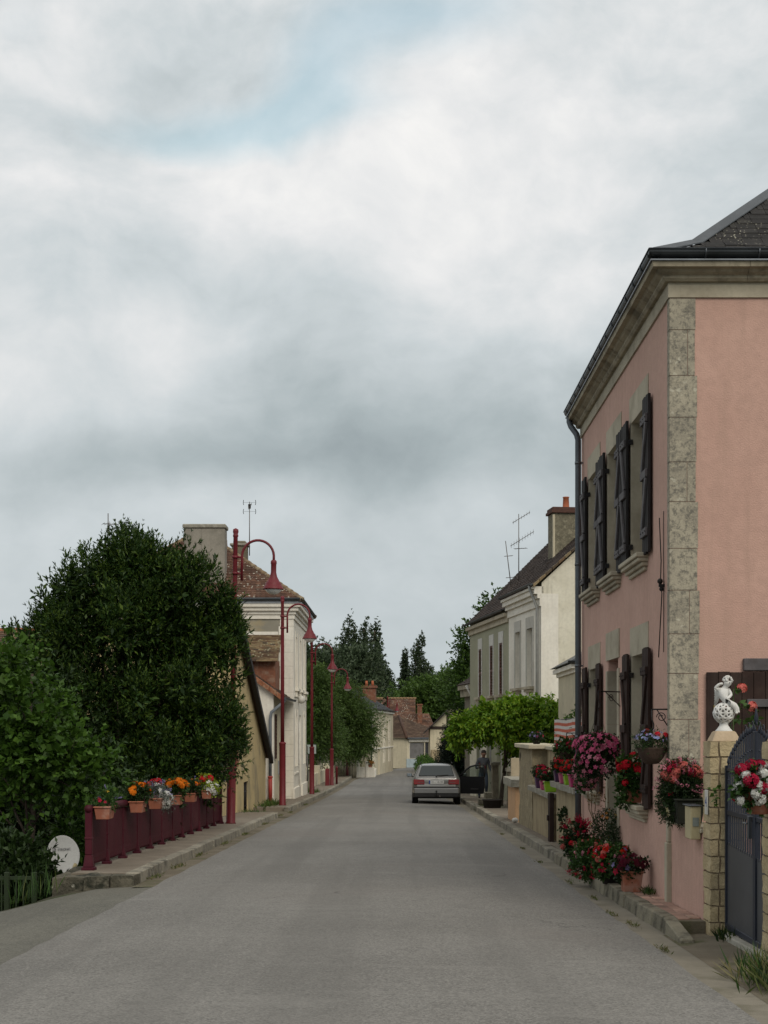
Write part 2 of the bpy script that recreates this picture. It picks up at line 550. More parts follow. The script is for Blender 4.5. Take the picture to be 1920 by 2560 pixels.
L_LAUREL = leaf_mat('leaf_laurel', [(.014, .034, .008), (.026, .060, .012), (.045, .088, .014), (.105, .160, .024)], .2, .5, .22)
L_HAZEL = leaf_mat('leaf_hazel', [(.034, .078, .010), (.058, .125, .016), (.095, .180, .024)], .34)
L_DARK = leaf_mat('leaf_dark', [(.014, .030, .008), (.024, .048, .011), (.040, .072, .016)], .18)
L_WILLOW = leaf_mat('leaf_willow', [(.046, .084, .018), (.082, .138, .030), (.125, .190, .050)], .32)
L_POPLAR = leaf_mat('leaf_poplar', [(.045, .070, .036), (.075, .110, .054), (.120, .158, .085)], .28)
L_MID = leaf_mat('leaf_mid', [(.036, .076, .014), (.060, .118, .020), (.095, .165, .030)], .3)
L_VINE = leaf_mat('leaf_vine', [(.060, .140, .008), (.115, .230, .014), (.180, .310, .024), (.270, .350, .030)], .4)
L_FAR = leaf_mat('leaf_far', [(.055, .105, .020), (.085, .150, .030), (.120, .200, .045)], .3)
L_YEW = leaf_mat('leaf_yew', [(.008, .017, .009), (.013, .026, .012), (.020, .038, .016)], .1)
L_POT = leaf_mat('leaf_pot', [(.025, .060, .012), (.045, .100, .020), (.070, .140, .030)], .25)
L_POTD = leaf_mat('leaf_pot_dark', [(.016, .034, .010), (.026, .052, .014), (.040, .075, .020)], .2)
L_GRASS = leaf_mat('grass', [(.060, .085, .020), (.095, .130, .030), (.150, .160, .060)], .3)
L_DRY = leaf_mat('dry_grass', [(.13, .12, .05), (.22, .19, .09), (.08, .10, .03)], .3)
L_LAV = leaf_mat('leaf_silver', [(.10, .13, .10), (.16, .19, .16), (.20, .22, .20)], .2)
L_LIME = leaf_mat('leaf_lime', [(.22, .32, .02), (.34, .42, .04), (.42, .48, .06)], .35)

PET = {'red': petal_mat('red', (.62, .016, .030), (.42, .010, .020)), 'pink': petal_mat('pink', (.70, .14, .28), (.58, .085, .20)),
       'rose': petal_mat('rose', (.68, .28, .34), (.60, .18, .27)), 'salmon': petal_mat('salmon', (.70, .20, .16), (.60, .12, .11)),
       'white': petal_mat('white', (.80, .80, .76), (.68, .68, .62)), 'orange': petal_mat('orange', (.80, .24, .012), (.66, .15, .006)),
       'yellow': petal_mat('yellow', (.72, .48, .04), (.60, .36, .03)), 'lilac': petal_mat('lilac', (.26, .22, .42), (.18, .15, .33)),
       'wine': petal_mat('wine', (.12, .008, .025), (.065, .006, .016)), 'cream': petal_mat('cream', (.72, .62, .32), (.66, .60, .42)),
       'crimson': petal_mat('crimson', (.50, .014, .055), (.32, .008, .035)), 'scarlet': petal_mat('scarlet', (.70, .035, .014), (.52, .018, .012)),
       'blue': petal_mat('blue', (.30, .33, .55), (.22, .25, .48)), 'ochre': petal_mat('ochre', (.55, .22, .05), (.42, .15, .03))}

def flower_flat(r, rng):
    """five petals"""
    V, Q = [], []
    for k in range(5):
        a = k * 2 * math.pi / 5 + rng.uniform(-.1, .1)
        ca, sa = math.cos(a), math.sin(a)
        w = r * .62
        b = len(V)
        V += [(0, 0, 0), (ca * r * .6 - sa * w * .55, sa * r * .6 + ca * w * .55, r * .2), (ca * r, sa * r, r * .12), (ca * r * .6 + sa * w * .55, sa * r * .6 - ca * w * .55, r * .2)]
        Q.append((b, b + 3, b + 2, b + 1))
    return np.array(V), np.array(Q)
def flower_mesh(kind, col):
    key = f'{kind}_{col}'
    if key in bpy.data.meshes: return bpy.data.meshes[key]
    rng = np.random.default_rng(abs(hash(kind)) % 1000 if False else len(key))
    if kind == 'single':
        V, Q = flower_flat(.026, rng)
    elif kind == 'petunia':
        V, Q = flower_flat(.046, rng)
    elif kind == 'umbel':                                  # geranium: a ball of small flowers
        Vs, Qs, b = [], [], 0
        for k in range(30):
            u = rng.normal(size=3); u[2] = abs(u[2]) * 1.1 - .25; u /= np.linalg.norm(u)
            v, q = flower_flat(.026, rng)
            z = Vector((0, 0, 1)).rotation_difference(Vector(u)).to_matrix()
            v = v @ np.array(z).T + u * .048 * rng.uniform(.75, 1.05)
            Vs.append(v); Qs.append(q + b); b += len(v)
        V, Q = np.concatenate(Vs), np.concatenate(Qs)
    elif kind == 'pompon':                                 # marigold: rings of ruffled petals
        Vs, Qs, b = [], [], 0
        for ring, (rr, zz, n) in enumerate(((.040, .004, 12), (.033, .014, 10), (.024, .022, 8), (.012, .028, 6))):
            for k in range(n):
                a = k * 2 * math.pi / n + ring * .3 + rng.uniform(-.12, .12)
                ca, sa = math.cos(a), math.sin(a)
                w = .020
                Vs.append(np.array([(0, 0, zz - .004), (ca * rr * .7 - sa * w * .6, sa * rr * .7 + ca * w * .6, zz + .004), (ca * rr, sa * rr, zz - .002 + rng.uniform(-.003, .005)), (ca * rr * .7 + sa * w * .6, sa * rr * .7 - ca * w * .6, zz + .004)]))
                Qs.append(np.array([[b, b + 3, b + 2, b + 1]])); b += 4
        V, Q = np.concatenate(Vs), np.concatenate(Qs)
    elif kind == 'spike':                                  # small flowers up a stem
        Vs, Qs, b = [], [], 0
        for k in range(14):
            u = rng.normal(size=3); u[2] = abs(u[2]) * .3; u /= np.linalg.norm(u)
            v, q = flower_flat(.012, rng)
            z = Vector((0, 0, 1)).rotation_difference(Vector(u)).to_matrix()
            v = v @ np.array(z).T + u * .012 + np.array([0, 0, .008 * k])
            Vs.append(v); Qs.append(q + b); b += len(v)
        V, Q = np.concatenate(Vs), np.concatenate(Qs)
    return np_mesh(key, V, Q, PET[col])

def flowers(parent, kind, col, pts, out, rng, s=(.8, 1.25)):
    me = flower_mesh(kind, col)
    for p, u in zip(pts, out):
        q = Vector((0, 0, 1)).rotation_difference(Vector(u) + Vector(rng.normal(size=3) * .25)).to_euler()
        k = rng.uniform(*s)
        put('flower', me, parent, tuple(p), (q.x, q.y, q.z), (k, k, k))

def bouquet(root, blobs, nl, per, lm, fl, L=.05, W=.035, length=.1, up=.2, seed=3, lump=.2, droop=0):
    """foliage and flowers, in the root's own coordinates; fl = [(kind, colour, count, scale, zmin-fraction, x-range)]"""
    rng = np.random.default_rng(seed)
    put('foliage', crown_mesh('foliage', blobs, nl, per, lm, L, W, length, up, .35, lump, 4., droop, 1., seed), root)
    for kind, col, n, s, bl, lo in fl:
        B = [blobs[i] for i in bl] if bl is not None else blobs
        o, u = crown_points(B, n * 3, rng, .98, lump * .6, 4.)
        ok = [i for i in range(len(o)) if u[i][2] > lo][:n]
        flowers(root, kind, col, [o[i] + u[i] * .02 for i in ok], [u[i] for i in ok], rng, (s * .85, s * 1.2))

TERRA = mat('terracotta', (.36, .13, .075), (.29, .105, .065), 7, .85, .25, 60, .004, stain=(.42, .30, .24), sscale=5, samt=.45, var=.12)
SOIL = mat('potting_soil', (.03, .022, .016), None, 20, 1, .8, 60)
def pot_round(mb, r0, r1, h, z=0, rim=.02, n=20):
    mb.lathe([(0, z), (r0, z), (r1 * .97, z + h - rim * 1.6), (r1 * 1.06, z + h - rim * 1.5), (r1 * 1.08, z + h), (r1 * .9, z + h), (r1 * .88, z + h - .03), (0, z + h - .03)], n)
    return mb
def pot_trough(mb, a, b, h, t=.8, z=0, rim=.018):
    """tapered rectangular pot with a rim; a, b half sizes at the top"""
    def ring(k, zz): return [(-a * k, -b * k, zz), (a * k, -b * k, zz), (a * k, b * k, zz), (-a * k, b * k, zz)]
    mb.hexa(ring(t, z), ring(.97, z + h - rim))
    mb.hexa(ring(1.06, z + h - rim), ring(1.07, z + h))
    return mb

def grass_mesh(name, pts, h, rng, mats, w=.012, lean=.5):
    n = len(pts)
    d = np.stack([rng.normal(size=n) * lean, rng.normal(size=n) * lean, np.ones(n)], 1)
    L = h * rng.uniform(.5, 1.2, size=n)
    V, Q = leaves(np.asarray(pts), d, L, w, rng)
    return np_mesh(name, V, Q, mats, rng.integers(0, len(mats), size=n) if isinstance(mats, list) else None)

# ------------------------------------------------------------------ surfaces of the setting
def asphalt_mat(name, a, b, tint):
    s = NB(name)
    c = s.mix(s.rng(s.noise(.35, 6, .6), .35, .65), a, b)
    c = s.mix(s.rng(s.noise(1.1, 6, .62, stretch=(1, .12, 1)), .5, .7, 0, .35), c, tuple(x * .78 for x in b))
    c = s.mix(s.rng(s.noise(6, 5, .6), .42, .75, 0, .30), c, tuple(x * .72 for x in b))
    sp = s.voro(75, out='Color')
    g = s.n('ShaderNodeSeparateColor', {0: sp}).outputs[0]
    c = s.mix(s.rng(g, .45, 1., 0, .45), c, tuple(min(1, x * 1.6) for x in a))
    c = s.mix(s.rng(g, .34, .0, 0, .5), c, tuple(x * .42 for x in b))
    # wheel tracks worn along the street, and dark drips between them
    c = s.mix(s.rng(s.noise(1.5, 3, .5, stretch=(1, .02, 1)), .48, .62, 0, .34), c, tuple(x * .74 for x in b))
    c = s.mix(s.rng(s.noise(1.9, 5, .6, stretch=(.25, 1.2, 1)), .56, .68, 0, .28), c, tuple(min(1, x * 1.22) for x in a))
    c = s.mix(s.rng(s.noise(.9, 8, .7), .60, .70, 0, .35), c, tuple(x * .6 for x in b))
    c = s.mix(s.rng(s.noise(.22, 4), .52, .7, 0, .5), c, tint)
    # hairline cracks that come and go
    cr = s.n('ShaderNodeTexVoronoi', {'Vector': s.n('ShaderNodeVectorMath', {0: s.pos, 1: s.n('ShaderNodeVectorMath', {0: s.n('ShaderNodeTexNoise', {'Vector': s.pos, 'Scale': 2., 'Detail': 6}).outputs['Color'], 'Scale': .9}, operation='SCALE').outputs[0]}, operation='ADD').outputs[0], 'Scale': .55}, feature='DISTANCE_TO_EDGE').outputs['Distance']
    k = s.math('MULTIPLY', s.rng(cr, .008, .002), s.rng(s.noise(.4, 3), .54, .66, 0, .5))
    c = s.mix(k, c, (.03, .028, .025))
    h = s.math('ADD', s.voro(75), s.noise(30, 4))
    s.bsdf(c, .88, 0, s.bump(h, .45, .008), .25)
    MATS[name] = s.m
    return s.m
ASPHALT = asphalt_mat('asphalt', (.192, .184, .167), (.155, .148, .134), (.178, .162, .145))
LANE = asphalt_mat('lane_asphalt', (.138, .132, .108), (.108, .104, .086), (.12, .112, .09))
CONC = mat('gutter_concrete', (.225, .202, .158), (.170, .153, .118), 1.5, .95, .5, 70, .008, stain=(.12, .11, .075), sscale=2.2, samt=.7)
PAVE = mat('pavement_gravel', (.215, .18, .138), (.165, .138, .105), 2, .95, .7, 90, .01, stain=(.13, .11, .08), sscale=1.5, samt=.6)
KERB = mat('kerb_stone', (.27, .245, .19), (.19, .175, .14), 3, .95, .7, 45, .015, stain=(.07, .065, .05), sscale=3.5, samt=.8, spots=(.42, .40, .33), spscale=16, var=.16)
OLDSTONE = mat('old_kerb', (.25, .225, .165), (.165, .150, .11), 3, .95, 1., 30, .03, stain=(.055, .05, .038), sscale=3, samt=.8, var=.15)
EARTH = mat('earth', (.075, .062, .042), (.045, .045, .022), .8, 1, .8, 20, .03, stain=(.035, .05, .014), sscale=.5, samt=.9)
DIRT = mat('dirt', (.17, .145, .105), (.12, .10, .07), 2, 1, .8, 60, .012, stain=(.07, .075, .03), sscale=1.6, samt=.8)

def smooth(a, b, x):
    t = min(1, max(0, (x - a) / (b - a)))
    return t * t * (3 - 2 * t)
def ground_z(x, y):
    z = gz(y) - .07
    if y > -5:
        dip = smooth(-4.25, -5.6, x) * smooth(14.2, 19, y - .55 * min(0, x + 4.2)) * (1 - smooth(46, 60, y))
        z -= 1.55 * dip
    return z
def build_ground():
    xs = sorted(set([-400, -200, -120, -80, -60, -45, -35, -28, -22, -18, -15, -13] + list(np.arange(-12, -3.0, .5)) + list(np.arange(-3, 12, 3)) + [15, 20, 30, 45, 60, 80, 120, 200, 400]))
    ys = sorted(set([-60, -30, -15] + list(np.arange(-6, 50, 1.)) + list(np.arange(50, 160, 5.)) + [170, 200, 250, 320, 450, 700, 1200, 2000]))
    V = [(x, y, ground_z(x, y)) for y in ys for x in xs]
    n = len(xs)
    Q = [(j * n + i, j * n + i + 1, (j + 1) * n + i + 1, (j + 1) * n + i) for j in range(len(ys) - 1) for i in range(n - 1)]
    tag(put('ground', np_mesh('ground', np.array(V), np.array(Q), EARTH)), kind='structure')
build_ground()

def lerp_tab(tab, y):
    if y <= tab[0][0]: return tab[0][1]
    for (a, va), (b, vb) in zip(tab, tab[1:]):
        if y <= b: return va + (vb - va) * (y - a) / (b - a)
    return tab[-1][1]
XR = [(-10, 2.15), (50, 2.12), (62, 1.95), (85, 1.32), (118, 1.2), (128, 2.5), (132, 6), (150, 10)]
XL = [(-10, -3.02), (60, -3.02), (100, -2.95), (118, -2.2), (126, -1.2), (132, -.6), (138, .6), (150, 6)]
def strip(name, ys, x0, x1, dz, m, n=1, crown=0, kind='structure', parent=None):
    mb = MB()
    for a, b in zip(ys, ys[1:]):
        for i in range(n):
            f0, f1 = i / n, (i + 1) / n
            def pt(y, f):
                xa, xb = x0(y), x1(y)
                x = xa + (xb - xa) * f
                return (x, y, gz(y) + dz + crown * (1 - (2 * f - 1) ** 2))
            mb.quad(pt(a, f0), pt(a, f1), pt(b, f1), pt(b, f0))
    o = mb.build(name, m, parent, weld=True)
    if kind: tag(o, kind=kind)
    return o
yr = list(np.arange(-8, 60, 2.)) + list(np.arange(60, 151, 3.))
yr = list(np.arange(-8, 60, .4)) + list(np.arange(60, 151, 3.))
wobble = lambda y, k: (.03 * noise.noise(Vector((y * .9, k, 0))) + .025 * noise.noise(Vector((y * 2.6, k, 3)))) if y < 60 else 0
strip('road', yr, lambda y: lerp_tab(XL, y) + wobble(y, 5), lambda y: lerp_tab(XR, y) + wobble(y, 1), 0, ASPHALT, 8, .05)
# gutters along both sides
strip('gutter_strip', list(np.arange(-8, 62, 1.)), lambda y: lerp_tab(XR, y) - .08, lambda y: 2.40, -.004, CONC)
strip('gutter_strip', list(np.arange(18.2, 118, 2.)), lambda y: -3.28, lambda y: lerp_tab(XL, y) + .08, -.004, DIRT)
# the lane that leaves the road on the near left
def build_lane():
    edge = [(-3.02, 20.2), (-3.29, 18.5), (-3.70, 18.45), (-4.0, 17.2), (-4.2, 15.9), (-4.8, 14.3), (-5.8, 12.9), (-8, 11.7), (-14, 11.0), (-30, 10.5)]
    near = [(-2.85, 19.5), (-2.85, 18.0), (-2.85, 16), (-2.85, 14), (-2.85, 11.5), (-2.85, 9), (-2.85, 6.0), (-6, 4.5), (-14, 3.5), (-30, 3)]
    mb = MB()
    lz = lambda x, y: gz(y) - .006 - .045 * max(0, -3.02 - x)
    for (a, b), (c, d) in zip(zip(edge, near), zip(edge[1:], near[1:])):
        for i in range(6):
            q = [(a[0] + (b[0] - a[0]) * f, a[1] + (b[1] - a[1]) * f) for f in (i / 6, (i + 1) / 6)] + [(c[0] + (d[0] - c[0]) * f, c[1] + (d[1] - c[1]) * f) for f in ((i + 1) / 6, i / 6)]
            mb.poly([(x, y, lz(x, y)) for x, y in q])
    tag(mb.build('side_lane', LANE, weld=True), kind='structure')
build_lane()

# pavements with kerbs, each kerb stone of its own
def kerb_run(parent, ys, x, w, h, m, side, rng, taper_end=False):
    """stones along the road edge at x; side = +1 when the pavement lies at greater x"""
    for i, (a, b) in enumerate(zip(ys, ys[1:])):
        mb = MB()
        j = rng.normal(size=6) * .006
        xa, xb = x + j[0], x + j[1]
        za, zb = gz(a) + h + j[2], gz(b) + h + j[3]
        if taper_end and i == 0: za -= h * .8
        g = .006
        o = side * w
        f = side * .025
        mb.hexa([(xa, a + g, gz(a) - .12), (xa + o, a + g, gz(a) - .12), (xb + o, b - g, gz(b) - .12), (xb, b - g, gz(b) - .12)],
                [(xa + f, a + g, za), (xa + o, a + g, za + .004), (xb + o, b - g, zb + .004), (xb + f, b - g, zb)])
        mb.build('kerb_stone', m, parent, .012)
def slab(ys, x0, x1, h, m, name='pavement'):
    """pavement slab with thickness"""
    mb = MB()
    for a, b in zip(ys, ys[1:]):
        p = [(x0(a), a), (x1(a), a), (x1(b), b), (x0(b), b)]
        mb.quad(*[(x, y, gz(y) + h) for x, y in p])
    ya, yb = ys[0], ys[-1]
    mb.quad((x0(ya), ya, gz(ya) - .3), (x1(ya), ya, gz(ya) - .3), (x1(ya), ya, gz(ya) + h), (x0(ya), ya, gz(ya) + h))
    mb.quad((x1(yb), yb, gz(yb) - .3), (x0(yb), yb, gz(yb) - .3), (x0(yb), yb, gz(yb) + h), (x1(yb), yb, gz(yb) + h))
    for f in (x0, x1):
        for a, b in zip(ys, ys[1:]):
            mb.quad((f(a), a, gz(a) - .3), (f(b), b, gz(b) - .3), (f(b), b, gz(b) + h), (f(a), a, gz(a) + h))
    return tag(mb.build(name, m, None), kind='structure')
krng = np.random.default_rng(5)
def steps(a, b, n, j=.12):
    s = np.linspace(a, b, n + 1)
    s[1:-1] += krng.uniform(-j, j, size=n - 1) * (b - a) / n
    return list(s)
# left: the bridge pavement with the railing
pl = slab(list(np.arange(18.75, 41.3, 1.5)), lambda y: -4.14 if y < 33 else -4.9, lambda y: -3.42, .125, PAVE)
kerb_run(pl, steps(18.7, 40.6, 17), -3.27, -.18 * -1, .135, KERB, -1, krng)
# retaining wall at its near end, rough old masonry
def rough_block(name, x0, x1, y0, y1, z0, z1, m, parent=None, amp=.03, n=7, sc=4., round_x=None):
    bm = bmesh.new()
    bmesh.ops.create_cube(bm, size=1)
    bmesh.ops.subdivide_edges(bm, edges=bm.edges[:], cuts=n, use_grid_fill=True)
    for v in bm.verts:
        p = Vector((x0 + (v.co.x + .5) * (x1 - x0), y0 + (v.co.y + .5) * (y1 - y0), z0 + (v.co.z + .5) * (z1 - z0)))
        d = Vector((noise.noise(p * sc), noise.noise(p * sc + Vector((9, 0, 0))), noise.noise(p * sc + Vector((0, 9, 0)))))
        v.co = p + d * amp
    for f in bm.faces: f.smooth = False
    me = bpy.data.meshes.new(name); bm.to_mesh(me); bm.free()
    me.materials.append(m)
    return put(name, me, parent)
MOSSY = mat('mossy_masonry', (.15, .135, .10), (.075, .07, .05), 5, .95, 1., 28, .03, stain=(.022, .024, .016), sscale=4, samt=.95, spots=(.40, .38, .31), spscale=8, sthr=(.28, .18))
rw = empty('retaining_wall', 'old mossy masonry wall holding up the end of the railed pavement', 'wall', (-3.8, 18.6, gz(18.6)))
def rwb(*a, **k):
    o = rough_block('stone', *a, MOSSY, rw, **k); o.location = -Vector(rw.location)
rwb(-4.16, -3.9, 18.42, 18.85, -2.1, gz(18.6) + .10, amp=.035)
rwb(-3.89, -3.6, 18.36, 18.85, -1.6, gz(18.6) + .115, amp=.03)
rwb(-3.59, -3.29, 18.42, 18.85, -1.2, gz(18.6) + .11, amp=.03)
for k in range(9):
    a = 18.86 + k * 1.75
    rwb(-4.42, -4.15, a, a + 1.73, -2.6, gz(a) + .06, amp=.03, n=4)
# left: second stretch
pl2 = slab(list(np.arange(45.2, 62.5, 2.)) + list(np.arange(64, 118, 3.)), lambda y: -4.6, lambda y: -3.44, .125, PAVE)
kerb_run(pl2, steps(45.0, 116, 40), -3.29, .18, .135, KERB, -1, krng)
fo = MB()
for a in np.arange(40.6, 45.4, 1.2):
    b = a + 1.2
    fo.quad((-5.2, a, gz(a) + .04), (-3.0, a, gz(a) + .006), (-3.0, b, gz(b) + .006), (-5.2, b, gz(b) + .04))
tag(fo.build('pavement_crossing', DIRT, weld=True), kind='structure')
# right: narrow pavement with old kerb stones and small pink tiles
ptile = slab(list(np.arange(13.2, 22.4, 1.)), lambda y: 2.515, lambda y: 2.80, .118, DIRT)
kerb_run(ptile, steps(12.55, 22.6, 13, .2), 2.37, .145, .14, OLDSTONE, 1, krng, True)
PTILE = mat('pink_paving', (.40, .25, .19), (.33, .21, .165), 5, .9, .4, 60, .006, stain=(.18, .14, .10), sscale=5, samt=.7, var=.3)
for r, (xa, xb) in enumerate(((2.522, 2.626), (2.633, 2.737))):
    y = 13.3 + (.09 if r else 0)
    while y < 22.2:
        l = .2 * krng.uniform(.9, 1.1)
        mb = MB(); z = gz(y) + .13 + krng.uniform(-.004, .005)
        mb.box(xa, xb, y + .007, y + l - .007, z - .05, z)
        mb.build('paving_tile', PTILE, ptile, .004)
        y += l
pr = slab(list(np.arange(22.4, 38, 1.5)), lambda y: 2.60, lambda y: 2.95, .125, PAVE)
kerb_run(pr, steps(22.65, 37.8, 14), 2.385, .2, .135, KERB, 1, krng)
pr2 = slab(list(np.arange(37.4, 66, 2.)), lambda y: 2.56 - max(0, y - 50) * .012, lambda y: 5.6, .12, PAVE)
kerb_run(pr2, steps(37.8, 62, 20), 2.37, .2, .135, KERB, 1, krng)
# the apron before the gate
ap = MB()
for a in np.arange(8, 13.2, .65):
    b = a + .65
    ap.quad((2.36, a, gz(a) - .002), (3.3, a, gz(a) + .03), (3.3, b, gz(b) + .03), (2.36, b, gz(b) - .002))
tag(ap.build('forecourt', DIRT, weld=True), kind='structure')

# ------------------------------------------------------------------ pink house
PINK = mat('pink_render', (.565, .360, .290), (.515, .322, .258), 1.3, .92, .75, 60, .008, stain=(.46, .30, .235), sscale=.8, samt=.4, streak=(.44, .285, .225), stamt=.55)
CUT = mat('cut_stone', (.46, .41, .31), (.38, .335, .25), 2.5, .9, .3, 50, .006, stain=(.27, .235, .17), sscale=2.5, samt=.45, var=.08)
CORN = mat('cornice_stone', (.42, .37, .27), (.31, .27, .195), 3, .95, .4, 40, .01, stain=(.12, .105, .075), sscale=1.8, samt=.75, streak=(.13, .11, .08), stamt=.5, var=.1)
def lichen_mat():
    s = NB('lichen_stone')
    wob = s.n('ShaderNodeVectorMath', {0: s.pos, 1: s.n('ShaderNodeVectorMath', {0: s.n('ShaderNodeTexNoise', {'Vector': s.pos, 'Scale': 14., 'Detail': 4}).outputs['Color'], 'Scale': .10}, operation='SCALE').outputs[0]}, operation='ADD').outputs[0]
    c = s.mix(s.rng(s.noise(3, 6), .35, .65), (.40, .36, .275), (.30, .27, .21))
    c = s.mix(s.rng(s.noise(22, 9, .72), .42, .66, 0, .85), c, (.11, .105, .09))
    c = s.mix(s.rng(s.noise(38, 6, .65), .55, .66, 0, .7), c, (.44, .40, .29))
    big = s.math('MULTIPLY', s.rng(s.voro(10, vec=wob), .30, .20), s.rng(s.noise(3.2, 3), .50, .62))
    c = s.mix(s.math('MULTIPLY', big, .8), c, (.50, .47, .37))
    s.bsdf(c, .95, 0, s.bump(s.noise(45, 6), .5, .01), .25)
    return s.done()
QUOIN = lichen_mat()
ZINC = mat('zinc', (.16, .175, .19), (.11, .12, .135), 4, .42, .15, 20, .004, metal=.75, spec=.5, stain=(.07, .075, .08), sscale=3, samt=.5)
ZINCD = mat('dark_zinc', (.055, .062, .068), (.04, .045, .05), 4, .45, .15, 20, .004, metal=.5, spec=.5, stain=(.02, .022, .024), sscale=3, samt=.5)
PIPE = mat('zinc_pipe', (.105, .12, .135), (.08, .09, .10), 4, .5, .1, 30, .003, metal=.4, spec=.5)
SLATE = mat('slate', (.030, .028, .026), (.021, .020, .019), 8, .75, .4, 50, .006, stain=(.045, .042, .034), sscale=3, samt=.5, spots=(.34, .32, .25), spscale=26, sthr=(.26, .16), var=.25, spec=.15)
SHUT = mat('old_brown_wood', (.040, .022, .017), (.027, .016, .013), 5, .75, .4, 30, .006, stain=(.065, .045, .036), sscale=3, samt=.4, streak=(.055, .038, .032), stamt=.4, var=.15, spec=.2)
SHUTU = mat('weathered_black_wood', (.024, .020, .019), (.017, .015, .015), 5, .75, .4, 30, .006, stain=(.05, .045, .044), sscale=3, samt=.4, streak=(.045, .04, .04), stamt=.4, var=.15, spec=.2)
SHUTG = mat('weathered_batten', (.125, .115, .118), (.085, .079, .082), 5, .75, .4, 30, .006, stain=(.05, .04, .036), sscale=3, samt=.5, var=.1)
IRON = mat('black_iron', (.018, .017, .018), (.03, .024, .02), 9, .6, .3, 60, .003, metal=.5, spec=.4)
RUST = mat('rusty_iron', (.06, .035, .022), (.03, .022, .018), 9, .8, .4, 60, .003, metal=.3)
WHITEP = mat('white_frame', (.62, .60, .55), (.50, .48, .43), 6, .6, .15, 40, .003)
GLASS = glass_mat()
HX, HY0, HY1 = 2.74, 14.9, 22.1
HG = gz(15)
def build_pink_house():
    e = empty('pink_house', 'pink rendered two storey house with lichened stone corner and dark shutters', 'house', (HX, HY0, HG))
    T = Vector(e.location)
    def part(mb, name, m, parent=None, bevel=0, weld=False):
        o = mb.build(name, m, parent or e, bevel, weld=weld)
        if parent is None: o.location = -T
        return o
    ups = [(16.3, 17.35), (18.25, 19.3), (20.15, 21.2)]
    UZ, LZ = (3.5, 5.15), (.72, 2.42)
    lows = [(16.3, 17.3), (20.15, 21.15)]
    door = (18.42, 19.28, HG - .3, 2.45)
    op = [(a - HY0, b - HY0, *UZ) for a, b in ups] + [(a - HY0, b - HY0, *LZ) for a, b in lows] + [(door[0] - HY0, door[1] - HY0, HG - .2, door[3])]
    mb = MB()
    wall(mb, (HX, HY0, 0), (0, 1, 0), (-1, 0, 0), HY1 - HY0, HG - .5, 5.92, op, .22)
    wall(mb, (HX, HY0, 0), (1, 0, 0), (0, -1, 0), 7.5, HG - .5, 5.92, [(3.82 - HX, 4.72 - HX, .75, 2.14)], .2)
    mb.quad((HX, HY1, HG - .5), (HX + 7.5, HY1, HG - .5), (HX + 7.5, HY1, 6.2), (HX, HY1, 6.2))
    mb.quad((HX + 7.5, HY0, HG - .5), (HX + 7.5, HY1, HG - .5), (HX + 7.5, HY1, 6.2), (HX + 7.5, HY0, 6.2))
    part(mb, 'wall', PINK)
    # frieze band and cornice, cut into lengths
    fr = MB()
    fr.box(HX - .022, HX + .1, HY0 - .02, HY1, 5.90, 6.06)
    fr.box(HX + .1, HX + 7.5, HY0 - .022, HY0 + .1, 5.90, 6.06)
    part(fr, 'frieze', CUT)
    prof = [(0, 6.05), (-.06, 6.05), (-.085, 6.075), (-.085, 6.10), (-.13, 6.125), (-.15, 6.15), (-.205, 6.155), (-.215, 6.205), (.05, 6.205)]
    y = HY0
    segs = [HY0, 16.1, 17.4, 18.5, 19.8, 20.9, HY1 + .03]
    for i, (a, b) in enumerate(zip(segs, segs[1:])):
        m = MB()
        lo = [(HX + d, (a + d) if i == 0 else a + .002, z) for d, z in prof]
        hi = [(HX + d, b - .002, z) for d, z in prof]
        n = len(prof)
        m.add(lo + hi, [tuple(range(n)), tuple(range(n, 2 * n))[::-1]] + [(k, k + n, (k + 1) % n + n, (k + 1) % n) for k in range(n)])
        part(m, 'cornice_block', CORN)
    segs = [HX, 3.5, 4.25, 5.0, 6.2, 7.4, HX + 7.5]
    for i, (a, b) in enumerate(zip(segs, segs[1:])):
        m = MB()
        lo = [((a + d) if i == 0 else a + .002, HY0 + d, z) for d, z in prof]
        hi = [(b - .002, HY0 + d, z) for d, z in prof]
        n = len(prof)
        m.add(lo + hi, [tuple(range(n))[::-1], tuple(range(n, 2 * n))] + [((k + 1) % n, (k + 1) % n + n, k + n, k) for k in range(n)])
        part(m, 'cornice_block', CORN)
    # zinc flashing and gutter
    g = MB()
    g.box(HX - .235, HX + .02, HY0 - .235, HY1 + .05, 6.207, 6.222)
    g.box(HX + .02, HX + 7.5, HY0 - .235, HY0 + .05, 6.207, 6.222)
    part(g, 'flashing', ZINC)
    def gut(name, pts_fn, L0, L1):
        m = MB(); m.smooth = True
        n = 9
        for a, b in ((L0, L1),):
            A, B = [], []
            for k in range(n):
                t = math.pi * (1.0 - k / (n - 1))
                o, z = math.cos(t) * .062, -math.sin(t) * .072
                A.append(pts_fn(a, o, z)); B.append(pts_fn(b, o, z))
            for k in range(n - 1):
                m.quad(A[k], A[k + 1], B[k + 1], B[k])
        m.smooth = False
        m.tube([pts_fn(L0, -.064, .002), pts_fn(L1, -.064, .002)], .009, 6)
        o = part(m, name, ZINCD)
        return o
    gx, gy, gzz = HX - .19, HY0 - .19, 6.315
    g1 = gut('gutter', lambda t, o, z: (gx + o, t, gzz + z), gy - .062, HY1 + .1)
    g2 = gut('gutter', lambda t, o, z: (t, gy + o, gzz + z), gx - .062, HX + 7.5)
    for k in range(14):
        m = MB(); y = HY0 + .3 + k * .52
        m.tube([(gx + math.cos(math.pi * (1 - j / 6)) * .068, y, gzz - math.sin(math.pi * (1 - j / 6)) * .078) for j in range(7)], .006, 4)
        o = m.build('gutter_hook', ZINC, g1)
